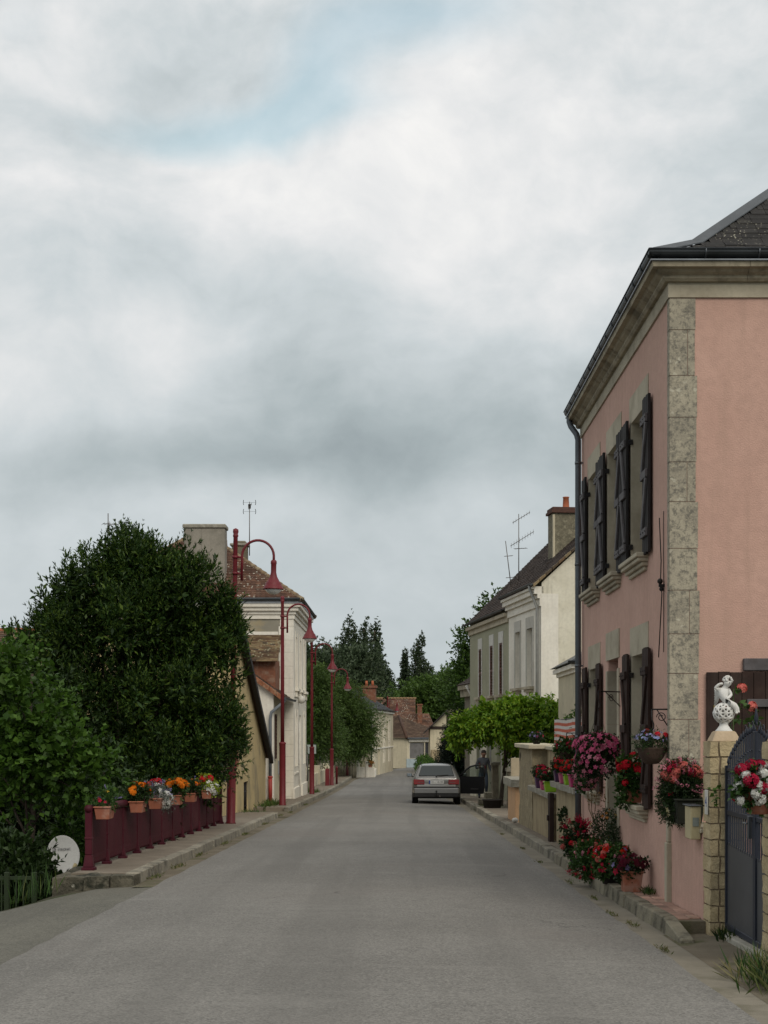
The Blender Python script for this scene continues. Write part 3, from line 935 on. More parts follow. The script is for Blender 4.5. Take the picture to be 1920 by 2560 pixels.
    for k in range(7):
        m = MB(); x = 3.05 + k * .53
        m.tube([(x, gy + math.cos(math.pi * (1 - j / 6)) * .068, gzz - math.sin(math.pi * (1 - j / 6)) * .078) for j in range(7)], .009, 4)
        m.build('gutter_hook', ZINC, g2)
    # downpipe with swan neck and brackets
    m = MB()
    px_, py_ = HX - .075, HY1 - .2
    m.tube([(gx, py_ + .12, 6.25), (gx, py_ + .12, 6.13), (gx + .02, py_ + .09, 6.06), (px_ - .02, py_ + .02, 5.93), (px_, py_, 5.84), (px_, py_, 3), (px_, py_, HG + .12)], .044, 12)
    dp = part(m, 'downpipe', PIPE)
    for z in (5.5, 4.0, 2.5, 1.45, .62):
        m = MB(); m.lathe([(.044, -.02), (.050, -.02), (.050, .02), (.044, .02)], 12, (px_, py_, z))
        m.box(px_, HX + .02, py_ - .01, py_ + .01, z - .012, z + .012)
        m.build('pipe_collar', ZINC, dp)
    # corner stones
    z, k = HG - .2, 0
    hs = [.44, .46, .42, .45, .4, .46, .4, .44, .42, .47, .4, .45, .42, .46, .5]
    while z < 5.88:
        h = min(hs[k % len(hs)], 5.895 - z)
        if h < .1: break
        j = (k * 7 % 5) * .006
        w = .305 + j - .005 * k
        wide = k % 3 == 1
        if wide:
            m = MB(); m.box(HX - .008, HX + .165 + j, HY0 - .010, HY0 + .12, z + .003, z + h - .004); m.box(HX - .010, HX + .02, HY0 + .0, HY0 + .09 + j, z + .003, z + h - .004)
            part(m, 'corner_stone', QUOIN)
            m = MB(); m.box(HX + .171 + j, HX + w, HY0 - .009, HY0 + .12, z + .003, z + h - .004); part(m, 'corner_stone', QUOIN)
        else:
            m = MB(); m.box(HX - .008, HX + w, HY0 - .010, HY0 + .12, z + .003, z + h - .004); m.box(HX - .011, HX + .02, HY0 + .0, HY0 + .08 + j, z + .003, z + h - .004)
            part(m, 'corner_stone', QUOIN)
        z += h; k += 1
    m = MB(); m.box(HX - .05, HX + .06, HY0 - .055, HY0 + .05, HG - .1, .42); m.box(HX - .035, HX + .05, HY0 - .04, HY0 + .045, .42, .95)
    part(m, 'corner_pier', CUT, None, .01)
    # windows, sills, lintels, shutters
    def leaf(y_h, dirn, z0, z1, gap, m_board, m_bat, seed):
        """one shutter folded back on the wall; y_h hinge side, dirn -1 towards the camera"""
        rr = random.Random(seed)
        wd = .405
        x = HX - gap
        sh = MB()
        ya, yb = (y_h + dirn * .015, y_h + dirn * wd)
        lo, hi = min(ya, yb), max(ya, yb)
        zs = [z0 + .22, (z0 + z1) / 2, z1 - .25]
        for zz in zs:
            sh.box(x - .062, x - .034, lo + .02, hi - .02, zz - .045, zz + .045)
        for a, b in ((zs[0], zs[1]), (zs[1], zs[2])):
            p0, p1 = (hi - .06, a + .045), (lo + .06, b - .045)
            if dirn > 0: p0, p1 = (lo + .06, a + .045), (hi - .06, b - .045)
            d = Vector((0, p1[0] - p0[0], p1[1] - p0[1])).normalized()
            nn = Vector((0, -d.z, d.y)) * .042
            q = [Vector((x - .034, p0[0], p0[1])) + nn, Vector((x - .034, p0[0], p0[1])) - nn, Vector((x - .034, p1[0], p1[1])) - nn, Vector((x - .034, p1[0], p1[1])) + nn]
            sh.prism(q, (-.026, 0, 0))
        s = part(sh, 'shutter', m_bat, None, .004)
        n = 5
        for i in range(n):
            m = MB()
            a = lo + (hi - lo) * i / n + .002; b = lo + (hi - lo) * (i + 1) / n - .002
            j = rr.uniform(-.004, .004)
            m.box(x - .034 + j * .3, x - .002, a, b, z0 + rr.uniform(-.012, .012), z1 + rr.uniform(-.012, .012))
            m.build('plank', m_board, s, .003)
        nl_ = MB()
        for zz in (zs[0], zs[2]):
            hg = MB()
            hg.box(x - .006, HX + .01, y_h - dirn * .02 - .012, y_h - dirn * .02 + .012, zz - .03, zz + .03)
            hg.build('hinge', IRON, s)
            for t in (.12, .25, .38):
                nl_.ball((x - .063, y_h + dirn * t, zz), .009, 6, 4)
        nl_.build('nails', IRON, s)['kind'] = 'stuff'
    def window(a, b, z0, z1, seed, m_board=SHUT, m_bat=SHUT, lint=.3, upper=True):
        x = HX + .20
        fm = MB()
        fm.box(x - .03, x + .02, a, a + .06, z0, z1); fm.box(x - .03, x + .02, b - .06, b, z0, z1)
        fm.box(x - .03, x + .02, a + .06, b - .06, z0, z0 + .07); fm.box(x - .03, x + .02, a + .06, b - .06, z1 - .06, z1)
        c = (a + b) / 2
        fm.box(x - .035, x + .015, c - .045, c + .045, z0 + .07, z1 - .06)
        for k in (1, 2):
            zz = z0 + (z1 - z0) * k / 3
            fm.box(x - .02, x + .01, a + .06, b - .06, zz - .015, zz + .015)
        w = part(fm, 'window', WHITEP)
        for (ya, yb) in ((a + .06, c - .045), (c + .045, b - .06)):
            for k in range(3):
                p = MB(); q0 = z0 + .07 + (z1 - z0 - .13) * k / 3; q1 = z0 + .07 + (z1 - z0 - .13) * (k + 1) / 3
                p.box(x - .004, x + .002, ya, yb, q0, q1); p.build('pane', GLASS, w)
        # jamb stones, lintel and moulded sill
        for ya, yb in ((a - .10, a + .012), (b - .012, b + .10)):
            m = MB(); m.box(HX - .008, HX + .165, ya, yb, z0 - .01, z1); part(m, 'jamb_stone', CUT)
        for ya, yb in ((a - .13, c - .002), (c + .002, b + .13)) if lint < .4 else ((a - .13, b + .13),):
            m = MB(); m.box(HX - .009, HX + .165, ya, yb, z1 - .012, z1 + lint); part(m, 'lintel_stone', CUT)
        m = MB()
        for d, za, zb, e0 in ((.14, z0 - .055, z0 - .004, .12), (.115, z0 - .10, z0 - .055, .10), (.07, z0 - .145, z0 - .10, .07), (.035, z0 - .19, z0 - .145, .03)):
            m.box(HX - d, HX + .1, a - e0, b + e0, za, zb)
        part(m, 'sill', CUT, None, .008)
        leaf(a, -1, z0 - .03, z1 + .02, .022, m_board, m_bat, seed)
        leaf(b, 1, z0 - .03, z1 + .02, .030, m_board, m_bat, seed + 1)
    for i, (a, b) in enumerate(ups):
        window(a, b, *UZ, 10 + i * 3, SHUTU, SHUTG)
    for i, (a, b) in enumerate(lows):
        window(a, b, *LZ, 40 + i * 3, SHUT, SHUT, .32)
    # street door in its stone frame
    a, b, z0, z1 = door
    m = MB(); m.box(HX + .2, HX + .245, a, b, HG + .1, z1)
    d = part(m, 'door', SHUT)
    for k in range(2):
        p = MB(); p.box(HX + .185, HX + .2, a + .1, b - .1, HG + .3 + k * 1.05, HG + 1.2 + k * 1.1); p.build('door_panel', SHUT, d, .01)
    p = MB(); p.ball((HX + .17, a + .1, .85), .03); p.build('handle', RUST, d)
    for ya, yb in ((a - .14, a + .012), (b - .012, b + .14)):
        zz = HG - .1
        for h in (.75, .62, .66, .7):
            if zz >= z1: break
            t = min(zz + h, z1)
            m = MB(); m.box(HX - .016, HX + .18, ya, yb, zz + .002, t - .002); part(m, 'jamb_stone', CUT); zz = t
    m = MB(); m.box(HX - .015, HX + .08, a - .14, b + .14, z1 + .001, z1 + .36); part(m, 'lintel_stone', CUT)
    m = MB(); m.box(HX - .12, HX + .25, a - .05, b + .05, HG - .1, HG + .17); part(m, 'doorstep', KERB, None, .01)
    # side window with its shutter and timber lintel
    s = MB()
    s.box(3.50, 3.80, HY0 - .075, HY0 - .048, 1.78, 1.86); s.box(3.12, 3.80, HY0 - .075, HY0 - .048, 1.0, 1.08)
    s = part(s, 'shutter', SHUTG, None, .004)
    for i in range(6):
        m = MB(); xa = 3.10 + i * .118
        m.box(xa, xa + .114, HY0 - .047, HY0 - .012, .70, 2.13 + (i % 2) * .006); m.build('plank', SHUT, s, .003)
    m = MB(); m.box(3.165, 3.19, HY0 - .06, HY0 - .046, 1.68, 1.80); m.build('latch', mat('brass', (.30, .22, .08), None, 5, .4, .1, metal=.6), s)
    m = MB(); m.box(3.47, 4.95, HY0 - .05, HY0 + .1, 2.145, 2.27); part(m, 'lintel_beam', SHUTG, None, .008)
    m = MB(); m.box(3.81, 4.73, HY0 + .13, HY0 + .19, .75, 2.14); w = part(m, 'window', WHITEP)
    for xa, xb in ((3.88, 4.24), (4.30, 4.66)):
        m = MB(); m.box(xa, xb, HY0 + .118, HY0 + .13, .82, 2.07); m.build('pane', GLASS, w)
    m = MB(); m.box(3.81, 3.90, HY0 - .006, HY0 + .1, .7, 2.14); part(m, 'jamb_stone', CUT)
    # roof: hipped slates with a bell-cast foot, zinc hips
    x0, y0, y1, x1 = HX - .20, HY0 - .20, HY1 + .05, HX + 7.9
    def rp(t):
        return 6.30 + (t * .49 if t < .487 else .2386 + (t - .487) * .87)
    tm = (y1 - y0) / 2
    base = MB()
    ts = [0, .25, .487, 1.2, 2.2, tm]
    for a, b in zip(ts, ts[1:]):
        base.quad((x0 + a, y0 + a, rp(a) - .02), (x1, y0 + a, rp(a) - .02), (x1, y0 + b, rp(b) - .02), (x0 + b, y0 + b, rp(b) - .02))
        base.quad((x0 + a, y1 - a, rp(a) - .02), (x0 + a, y0 + a, rp(a) - .02), (x0 + b, y0 + b, rp(b) - .02), (x0 + b, y1 - b, rp(b) - .02))
        base.quad((x1, y1 - a, rp(a) - .02), (x0 + a, y1 - a, rp(a) - .02), (x0 + b, y1 - b, rp(b) - .02), (x1, y1 - b, rp(b) - .02))
    roof = part(base, 'roof', SLATE, None, 0, True)
    rr = random.Random(4)
    rest = MB()
    t, k = .03, 0
    while t < 3.6:
        sl = .49 if t < .487 else .87
        dt = .125 / math.sqrt(1 + sl * sl)
        x = x0 + t + (.02 if k % 2 else -.09)
        while x < x1:
            w = .205
            xa, xb = max(x, x0 + t + dt * 1.5 + .02), min(x + w - .004, x1)
            if xb - xa > .03:
                j = rr.uniform(-.003, .004)
                m = MB() if (x < 4.75 and t < 2.0) else rest
                za, zb = rp(t), rp(t + dt * 1.5)
                m.hexa([(xa, y0 + t, za - .004), (xb, y0 + t, za - .004), (xb, y0 + t + dt * 1.5, zb - .012), (xa, y0 + t + dt * 1.5, zb - .012)],
                       [(xa, y0 + t, za + .008 + j), (xb, y0 + t, za + .008 + j), (xb, y0 + t + dt * 1.5, zb - .004 + j), (xa, y0 + t + dt * 1.5, zb - .004 + j)])
                if m is not rest: m.build('slate', SLATE, roof)
            x += w
        t += dt; k += 1
    rest.build('slates', SLATE, roof)['kind'] = 'stuff'
    m = MB()
    def hip(s):
        pts = [(x0 + t, (y0 + t) if s > 0 else (y1 - t), rp(t) + .012) for t in (0, .25, .487, 1.2, 2.2, tm)]
        for a, b in zip(pts, pts[1:]):
            w = .105
            for sx, sy in ((w, 0), (0, w * s)):
                m.hexa([(a[0], a[1], a[2]), (a[0] + sx * 1.0, a[1] + sy, a[2] - .0), (b[0] + sx, b[1] + sy, b[2]), b],
                       [(a[0] - .01, a[1] - .01 * s, a[2] + .03), (a[0] + sx, a[1] + sy, a[2] + .012), (b[0] + sx, b[1] + sy, b[2] + .012), (b[0] - .01, b[1] - .01 * s, b[2] + .03)])
    hip(1); hip(-1)
    m.build('hip_capping', mat('hip_zinc', (.105, .115, .125), (.08, .088, .096), 3, .6, .1, 20, .004, metal=.3, spec=.35), roof)
    m = MB(); cx, cy = 4.62, 18.0
    zb = rp(min(cx - x0, cy - y0)) - .1
    m.tube([(cx, cy, zb), (cx, cy, 8.5)], .035, 8)
    m.lathe([(.06, 8.5), (.10, 8.53), (.115, 8.60), (.10, 8.66), (.05, 8.70), (.04, 8.76), (0, 8.77)], 14, (cx, cy, 0))
    m.build('vent_cowl', mat('cowl', (.10, .05, .04), None, 6, .7, .2), roof)
    # wire anchor on the street corner
    m = MB()
    m.tube([(HX - .03, 15.35, 3.75), (HX - .02, 15.3, 3.3), (HX - .04, 15.22, 3.12), (HX - .03, 15.2, 2.95), (HX - .05, 15.28, 2.3)], .006, 5)
    m.tube([(HX - .012, 15.2, 3.8), (HX - .012, 15.2, 2.35)], .004, 4)
    m.ball((HX - .045, 15.22, 3.08), .03, 8, 6); m.ball((HX - .03, 15.22, 3.0), .025, 8, 6)
    m.box(HX - .06, HX + .01, 15.2, 15.23, 3.02, 3.05)
    part(m, 'cable_anchor', IRON)
    return e
build_pink_house()

# ------------------------------------------------------------------ forecourt wall, stone gate pillars, gate
ROCK = mat('split_stone', (.50, .41, .25), (.42, .33, .19), 4, .95, .8, 35, .02, stain=(.30, .24, .15), sscale=3, samt=.5, var=.12)
MORT = mat('mortar', (.27, .21, .14), (.22, .17, .115), 5, 1, .5, 60)
def pillar(name, label, x0, x1, y0, y1, z0, z1, rows, seed):
    e = empty(name, label, 'pillar', (x0, y0, z0))
    T = Vector(e.location)
    m = MB(); m.box(x0 + .018, x1 - .018, y0 + .018, y1 - .018, z0 - .1, z1 - .005)
    o = m.build('mortar_core', MORT, e); o.location = -T
    rr = random.Random(seed)
    h = (z1 - z0) / rows
    for k in range(rows):
        za, zb = z0 + k * h + .007, z0 + (k + 1) * h - .007
        split = x0 + (.075 if k % 2 else .085)
        # two stones in each course, their heads wrapping the corner
        for xa, xb, ya, yb in ((x0, split - .008, y0 + .006, y1), (split + .008, x1, y0, y0 + .16)):
            o = rough_block('stone', xa, xb, ya, yb, za, zb, ROCK, e, amp=.011, n=4, sc=11)
            o.location = -T
        o = rough_block('stone', split + .008, x1, y0 + .165, y1, za, zb, ROCK, e, amp=.008, n=2, sc=11); o.location = -T
    m = MB()
    cx, cy = (x0 + x1) / 2, (y0 + y1) / 2
    m.hexa([(x0 + .02, y0 + .02, z1 - .01), (x1 - .02, y0 + .02, z1 - .01), (x1 - .02, y1 - .02, z1 - .01), (x0 + .02, y1 - .02, z1 - .01)],
           [(cx - .085, cy - .085, z1 + .085), (cx + .085, cy - .085, z1 + .085), (cx + .085, cy + .085, z1 + .085), (cx - .085, cy + .085, z1 + .085)])
    o = m.build('cap', mat('cap_stone', (.48, .37, .25), (.42, .32, .21), 5, .9, .3, 60), e, .01); o.location = -T
    return e
P1 = pillar('gate_pillar', 'split stone gate pillar carrying the white cherub', 2.745, 3.045, 13.0, 13.3, gz(13) - .02, 1.455, 12, 3)
P2 = pillar('gate_pillar', 'split stone gate pillar with the red and white geranium pot', 2.745, 3.045, 10.85, 11.15, gz(11) - .02, 1.47, 12, 5)
# number plate on the street face of the first pillar
m = MB(); m.box(2.728, 2.737, 13.05, 13.17, .80, 1.02)
npl = m.build('plate', WHITEP, None, .003)
tag(npl, 'small white plate with a blue mark on the stone gate pillar', 'plate')
tm_ = text_mesh('numeral', '4', .13, mat('blue_enamel', (.02, .06, .28), None, 5, .4, .05), .001)
put('numeral', tm_, npl, (2.7275, 13.11, .91), (R(90), 0, R(-90)))

def build_cherub():
    WH = mat('white_cast', (.72, .71, .68), (.60, .59, .55), 12, .75, .25, 70, .004, stain=(.42, .41, .38), sscale=12, samt=.5)
    e = empty('cherub_statue', 'white cast cherub seated on a pierced ball atop the gate pillar', 'statue', (2.895, 13.15, 1.535))
    m = MB(); m.lathe([(0, 0), (.075, 0), (.075, .012), (.062, .022), (.040, .055), (.036, .07), (.045, .08), (0, .085)], 20)
    m.build('pedestal', WH, e)
    # pierced ball: the edges of a ball as thick ribs
    bm = bmesh.new(); bmesh.ops.create_icosphere(bm, subdivisions=2, radius=.092)
    me = bpy.data.meshes.new('ball'); bm.to_mesh(me); bm.free()
    o = bpy.data.objects.new('tmp', me); COL.objects.link(o)
    w = o.modifiers.new('w', 'WIREFRAME'); w.thickness = .026; w.use_even_offset = False
    s = o.modifiers.new('s', 'SUBSURF'); s.levels = 1; s.render_levels = 1
    me2 = bpy.data.meshes.new_from_object(o.evaluated_get(bpy.context.evaluated_depsgraph_get()))
    bpy.data.objects.remove(o)
    me2.materials.clear(); me2.materials.append(WH)
    for p in me2.polygons: p.use_smooth = True
    put('pierced_ball', me2, e, (0, 0, .165))
    # body: sits on the ball, head bowed to the right, left-of-picture arm raised to the head
    V = [(.0, 0, .262, .040), (.002, -.002, .300, .042), (-.004, -.004, .345, .045), (.006, -.004, .382, .030), (.016, -.010, .402, .020),
         (.028, -.018, .425, .040), (.034, -.026, .458, .036),
         (-.042, -.006, .372, .020), (-.082, -.012, .388, .017), (-.045, -.022, .420, .014), (-.012, -.028, .428, .012),
         (.044, -.006, .368, .020), (.062, -.020, .325, .016), (.030, -.045, .300, .013), (.010, -.050, .292, .010),
         (.020, -.034, .262, .030), (.058, -.066, .248, .026), (.088, -.072, .205, .019), (.094, -.074, .168, .014), (.098, -.092, .160, .011),
         (.034, -.012, .258, .030), (.088, -.042, .236, .025), (.112, -.048, .200, .018), (.116, -.050, .176, .013), (.122, -.066, .170, .010)]
    E = [(0, 1), (1, 2), (2, 3), (3, 4), (4, 5), (5, 6), (2, 7), (7, 8), (8, 9), (9, 10), (2, 11), (11, 12), (12, 13), (13, 14),
         (0, 15), (15, 16), (16, 17), (17, 18), (18, 19), (0, 20), (20, 21), (21, 22), (22, 23), (23, 24)]
    put('body', skin_mesh('cherub_body', V, E, [WH], 2), e)
    for sgn, ang in ((1, -.25), (-1, .35)):                       # two feathered wings
        m = MB()
        for k in range(7):
            t = k / 6
            a = Vector((sgn * .020, .030, .360)); tip = a + Vector((sgn * (.050 - .015 * t), .040 + .008 * k, .02 - .15 * t))
            d = (tip - a); sd = d.cross(Vector((0, 1, 0))).normalized() * .017
            m.hexa([a - sd * .5, a + sd * .5, a.lerp(tip, .7) + sd, a.lerp(tip, .7) - sd], [a - sd * .5 + Vector((0, .010, 0)), a + sd * .5 + Vector((0, .010, 0)), tip + sd * .5 + Vector((0, .008, 0)), tip - sd * .5 + Vector((0, .008, 0))])
        m.build('wing', WH, e, .003)
    hm = MB()
    rg = random.Random(2)
    for k in range(34):
        a, b = rg.uniform(0, 6.28), rg.uniform(-.1, 1.5)
        hm.ball((.031 + math.cos(a) * math.cos(b) * .039, -.018 + math.sin(a) * math.cos(b) * .039 + .006, .446 + math.sin(b) * .044), .012, 6, 4)
    hm.build('curls', WH, e)
    nm = MB(); nm.ball((.044, -.060, .437), .008, 6, 4); nm.ball((.056, -.050, .445), .006, 6, 4); nm.build('face_relief', WH, e)
build_cherub()

def build_gate():
    GM = mat('gate_blue', (.020, .026, .042), (.014, .018, .030), 8, .45, .15, 60, .002, spec=.45)
    GP = mat('gate_panel', (.070, .072, .078), (.055, .058, .064), 2, .5, .1, 30, .002, spec=.45, stain=(.05, .05, .052), sscale=2, samt=.4)
    e = empty('metal_gate', 'dark blue iron gate with spear bars and solid lower panel', 'gate', (2.885, 11.2, gz(12) + .04))
    ya, yb, yc = .02, 1.76, .72
    z0 = -.0
    top = lambda y: 1.50 + .30 * max(0, 1 - ((y - yc) / (yc if y < yc else yb - yc)) ** 2) if True else 0
    ptop = lambda y: .70 + .08 * ((y - ya) / (yb - ya))
    f = MB()
    for y in (ya, yc - .02, yc + .02, yb):
        f.box(-.02, .02, y - .02, y + .02, z0 + (-.0), top(y) - .05)
    f.box(-.018, .018, ya, yb, z0 + .02, z0 + .07)
    f.box(-.012, .012, ya, yb, 1.02, 1.06)
    f.box(-.012, .012, ya, yb, 1.40, 1.43)
    f.build('frame', GM, e, .003)
    for y in np.linspace(ya + .04, yb - .04, 22):
        if abs(y - yc) < .045: continue
        b = MB(); t = top(y)
        b.box(-.007, .007, y - .007, y + .007, ptop(y) - .02, t - .06)
        b.lathe([(.007, t - .06), (.016, t - .045), (.004, t), (0, t + .01)], 6, (0, y, 0))
        b.ball((0, y, t - .2), .012, 6, 4)
        b.build('bar', GM, e)
    for a, b in ((ya + .02, yc - .04), (yc + .04, yb - .02)):
        p = MB()
        p.prism([(-.004, a, z0 + .07), (-.004, b, z0 + .07), (-.004, b, ptop(b)), (-.004, a, ptop(a))], (.008, 0, 0))
        p.build('panel', GP, e)
    sc = MB()
    for k in range(7):                                            # scrolls crowning the middle
        y = yc - .36 + k * .12
        t = top(y) + .0
        sc.tube([(0, y + math.cos(a) * .028, t + math.sin(a) * .035) for a in np.linspace(0, 5.2, 9)], .004, 5)
    sc.lathe([(.008, top(yc)), (.02, top(yc) + .04), (.004, top(yc) + .14), (0, top(yc) + .16)], 8, (0, yc, 0))
    sc.build('scrollwork', GM, e)
    h = MB(); h.box(-.05, -.02, yc + .06, yc + .10, .88, 1.06); h.tube([(-.06, yc + .08, 1.0), (-.06, yc + .2, 1.0)], .009, 6); h.build('handle', ZINC, e, .003)
build_gate()
m = MB(); m.hexa([(2.79, 11.16, gz(11) - .1), (3.3, 11.16, gz(11) - .1), (3.3, 12.98, gz(13) - .1), (2.79, 12.98, gz(13) - .1)],
                 [(2.80, 11.16, gz(11) + .055), (3.3, 11.16, gz(11) + .055), (3.3, 12.98, gz(13) + .06), (2.80, 12.98, gz(13) + .06)])
tag(m.build('threshold', mat('threshold_concrete', (.36, .34, .29), (.28, .265, .22), 3, .95, .4, 60), None, .01), 'pale concrete threshold under the iron gate', 'threshold')
# low pink wall between the corner and the first pillar
m = MB(); m.box(HX + .004, HX + .2, 13.31, 14.885, HG - .2, .62)
lw = tag(m.build('garden_wall', PINK, None, .006), 'low pink rendered wall joining the stone gate pillar to the house corner', 'wall')
m = MB(); m.box(HX - .02, HX + .22, 13.315, 14.835, .621, .66); m.build('coping', CUT, lw, .006)
# letter box
m = MB(); m.box(2.640, 2.735, 13.36, 13.62, .56, .86)
lb = tag(m.build('letter_box', mat('cream_paint', (.50, .43, .26), (.44, .38, .23), 4, .5, .1, 40, .002, var=.05), None, .008), 'cream letter box on the low pink wall beside the gate pillar', 'letter box')
m = MB(); m.box(2.66, 2.715, 13.352, 13.3585, .68, .76); m.build('name_card', mat('card_grey', (.25, .28, .26), None, 5), lb)
m = MB(); m.box(2.62, 2.738, 13.34, 13.64, .861, .872); m.build('lid', ZINC, lb, .003)

# ------------------------------------------------------------------ plants on and around the pink house
def hanging(name, label, loc, arm_from, r, blobs, nl, per, lm, fl, bowl_m, L=.05, W=.035, length=.1, seed=3, droop=0, group=None, depth=.16, up=.2):
    """wire-hung bowl; loc is the centre of the rim; arm_from the wall point the bracket grows from"""
    e = empty(name, label, 'hanging basket', loc, 0, group)
    m = MB(); m.lathe([(0, -depth), (r * .45, -depth * .95), (r * .8, -depth * .55), (r, 0), (r * 1.03, .012), (r * .95, .012), (0, -.01)], 18)
    m.build('bowl', bowl_m, e)
    bouquet(e, blobs, nl, per, lm, fl, L, W, length, up, seed, droop=droop)
    if arm_from:
        a = Vector(arm_from) - Vector(loc)
        t = Vector((0, 0, a.z))
        m = MB(); m.tube([a, t], .009, 6); m.tube([a + Vector((0, 0, -.18)), a.lerp(t, .7)], .006, 5)
        c = a.lerp(t, .42) + Vector((0, 0, -.08))
        d = (t - a); d.z = 0; d.normalize()
        m.tube([c + d * math.cos(k) * .05 * (1 - k / 14) + Vector((0, 0, math.sin(k) * .05 * (1 - k / 14))) for k in np.linspace(0, 9, 22)], .005, 5)
        m.build('bracket', IRON, e)
        m = MB()
        for k in range(3):
            an = k * 2.1 + .4
            m.tube([t + Vector((0, 0, -.22)), (math.cos(an) * r, math.sin(an) * r, .01)], .0025, 4)
        m.tube([t, t + Vector((.0, 0, -.1)), t + Vector((.02, 0, -.15)), t + Vector((.02, 0, -.19)), t + Vector((-.01, 0, -.22))], .008, 6)
        m.build('chain', IRON, e)
    return e
BOWLB = mat('brown_bowl', (.07, .045, .032), (.05, .032, .024), 8, .85, .6, 40)
hanging('hanging_basket', 'hanging basket overflowing with pink flowers by the street door', (2.43, 17.95, 1.28), (HX, 18.25, 2.02), .19,
        [(.0, 0, .06, .27, .27, .16), (-.02, -.05, -.1, .26, .25, .19), (-.17, -.05, -.24, .13, .14, .22)], 1100, 5, L_POTD,
        [('petunia', 'pink', 105, .9, [0], -.2), ('petunia', 'pink', 60, .8, [1], -.7), ('petunia', 'rose', 50, .8, [1], -.7), ('petunia', 'rose', 40, .75, [2], -.9), ('petunia', 'rose', 22, .8, [0], .1)], BOWLB, L=.035, W=.022, length=.06, seed=5)
hanging('hanging_basket', 'small hanging basket with blue and red flowers at the stone corner', (2.58, 15.05, 1.36), (HX, 15.0, 1.76), .155,
        [(0, 0, .07, .17, .17, .10), (0, 0, .02, .18, .18, .09)], 420, 5, L_POTD,
        [('single', 'blue', 34, .7, [0], .2), ('umbel', 'red', 4, .5, [0], .5), ('single', 'lilac', 22, .7, [0], .1)], BOWLB, L=.03, W=.010, length=.06, seed=7)
hanging('hanging_basket', 'brown basket of red and salmon flowers hung before the striped cloth', (2.80, 24.6, 1.20), (3.06, 24.6, 1.50), .15,
        [(0, 0, .05, .17, .19, .08)], 260, 5, L_POT, [('umbel', 'crimson', 5, .8, [0], .2), ('petunia', 'salmon', 8, .8, [0], .0), ('single', 'white', 18, .8, [0], .2)], BOWLB, seed=8)
# window plants on the two ground floor sills
def sill_pot(label, loc, col, blobs, fl, seed, name='window_plant'):
    e = empty(name, label, 'potted plant', loc)
    m = MB(); pot_trough(m, .085, .09, .15); m.build('pot', TERRA, e, .006)
    bouquet(e, blobs, 420, 5, L_POT, fl, .045, .036, .07, .1, seed)
sill_pot('red geranium leaning out of the window nearest the stone corner', (2.65, 16.62, .735), 'red',
         [(0, 0, .26, .14, .16, .16), (-.08, 0, .12, .10, .13, .18), (-.05, 0, .42, .10, .12, .10)],
         [('umbel', 'red', 8, .95, [2], -.4), ('umbel', 'red', 6, .85, [0], -.3), ('umbel', 'red', 3, .8, [1], -.6)], 11)
sill_pot('pink geranium on the sill beyond the street door', (2.65, 20.62, .735), 'pink',
         [(0, 0, .22, .12, .14, .12), (-.05, 0, .10, .10, .12, .16)], [('umbel', 'rose', 6, .9, [0], -.2)], 12)
# big planter on the low wall
e = empty('wall_planter', 'large wall planter of salmon geraniums and fuchsia on the low pink wall', 'planter', (2.75, 14.22, .662))
m = MB(); pot_trough(m, .14, .34, .24, .8); m.build('pot', mat('green_pot', (.03, .032, .022), None, 6, .9, .3), e, .008)
bouquet(e, [(-.02, 0, .34, .16, .32, .18), (-.08, 0, .17, .12, .25, .17), (-.03, 0, .44, .14, .27, .09)], 2300, 6, L_POTD,
        [('umbel', 'salmon', 20, .95, [2], -.1), ('umbel', 'white', 4, .9, [2], .3), ('umbel', 'crimson', 8, .95, [2], .0), ('spike', 'rose', 46, .9, [0], -.2), ('petunia', 'cream', 8, .7, [1], -.6), ('petunia', 'crimson', 3, .7, [1], -.6)], .04, .010, .09, .35, 21)
# geranium on the second pillar
e = empty('pillar_pot', 'pot of dark red and white geraniums hung on the stone gate pillar', 'potted plant', (2.66, 10.94, .93))
m = MB(); pot_round(m, .075, .10, .17); m.box(.08, .125, -.02, .02, .1, .16); m.build('pot', TERRA, e)
bouquet(e, [(-.01, 0, .23, .12, .13, .10), (-.03, 0, .16, .12, .13, .11)], 260, 5, L_POT,
        [('umbel', 'crimson', 5, 1.1, [0], .1), ('umbel', 'white', 30, .78, None, -.5), ('umbel', 'crimson', 3, 1.0, [1], -.3)], .045, .036, .06, .2, 23)
# climbing rose twig by the first pillar and red rose behind the statue
e = empty('rose_bush', 'climbing rose with a coral bloom behind the white cherub', 'rose', (3.16, 13.75, gz(13.7)))
m = MB()
tp = (-.02, .1, 2.22)
m.tube([(0, 0, -.1), (.03, .05, .8), (-.03, .08, 1.5), tp], [.015, .012, .009, .005], 6)
m.tube([(-.0, .06, 1.2), (-.05, -.3, 1.35), (-.20, -.60, 1.28), (-.44, -.82, 1.25)], [.008, .006, .005, .003], 5)
m.build('stem', mat('green_stem', (.06, .09, .03), None, 6), e)
bouquet(e, [(.03, .08, 2.0, .10, .10, .24), (-.02, .08, 1.5, .1, .1, .3)], 40, 4, L_POT, [('umbel', 'salmon', 3, .9, [0], .2)], .06, .045, .1, .2, 25)
rg = np.random.default_rng(5)
V, Q = spray_leaves(np.array([(-.42, -.86, 1.24), (-.40, -.85, 1.28), (-.36, -.84, 1.30), (-.42, -.86, 1.20)]), np.array([(.6, -.2, .1), (-.5, -.3, .5), (.1, -.3, .8), (.5, -.2, -.3)]) * .6, .12, 7, .05, .034, rg)
put('leafy_twig', np_mesh('leafy_twig', V, Q, L_HAZEL), e)
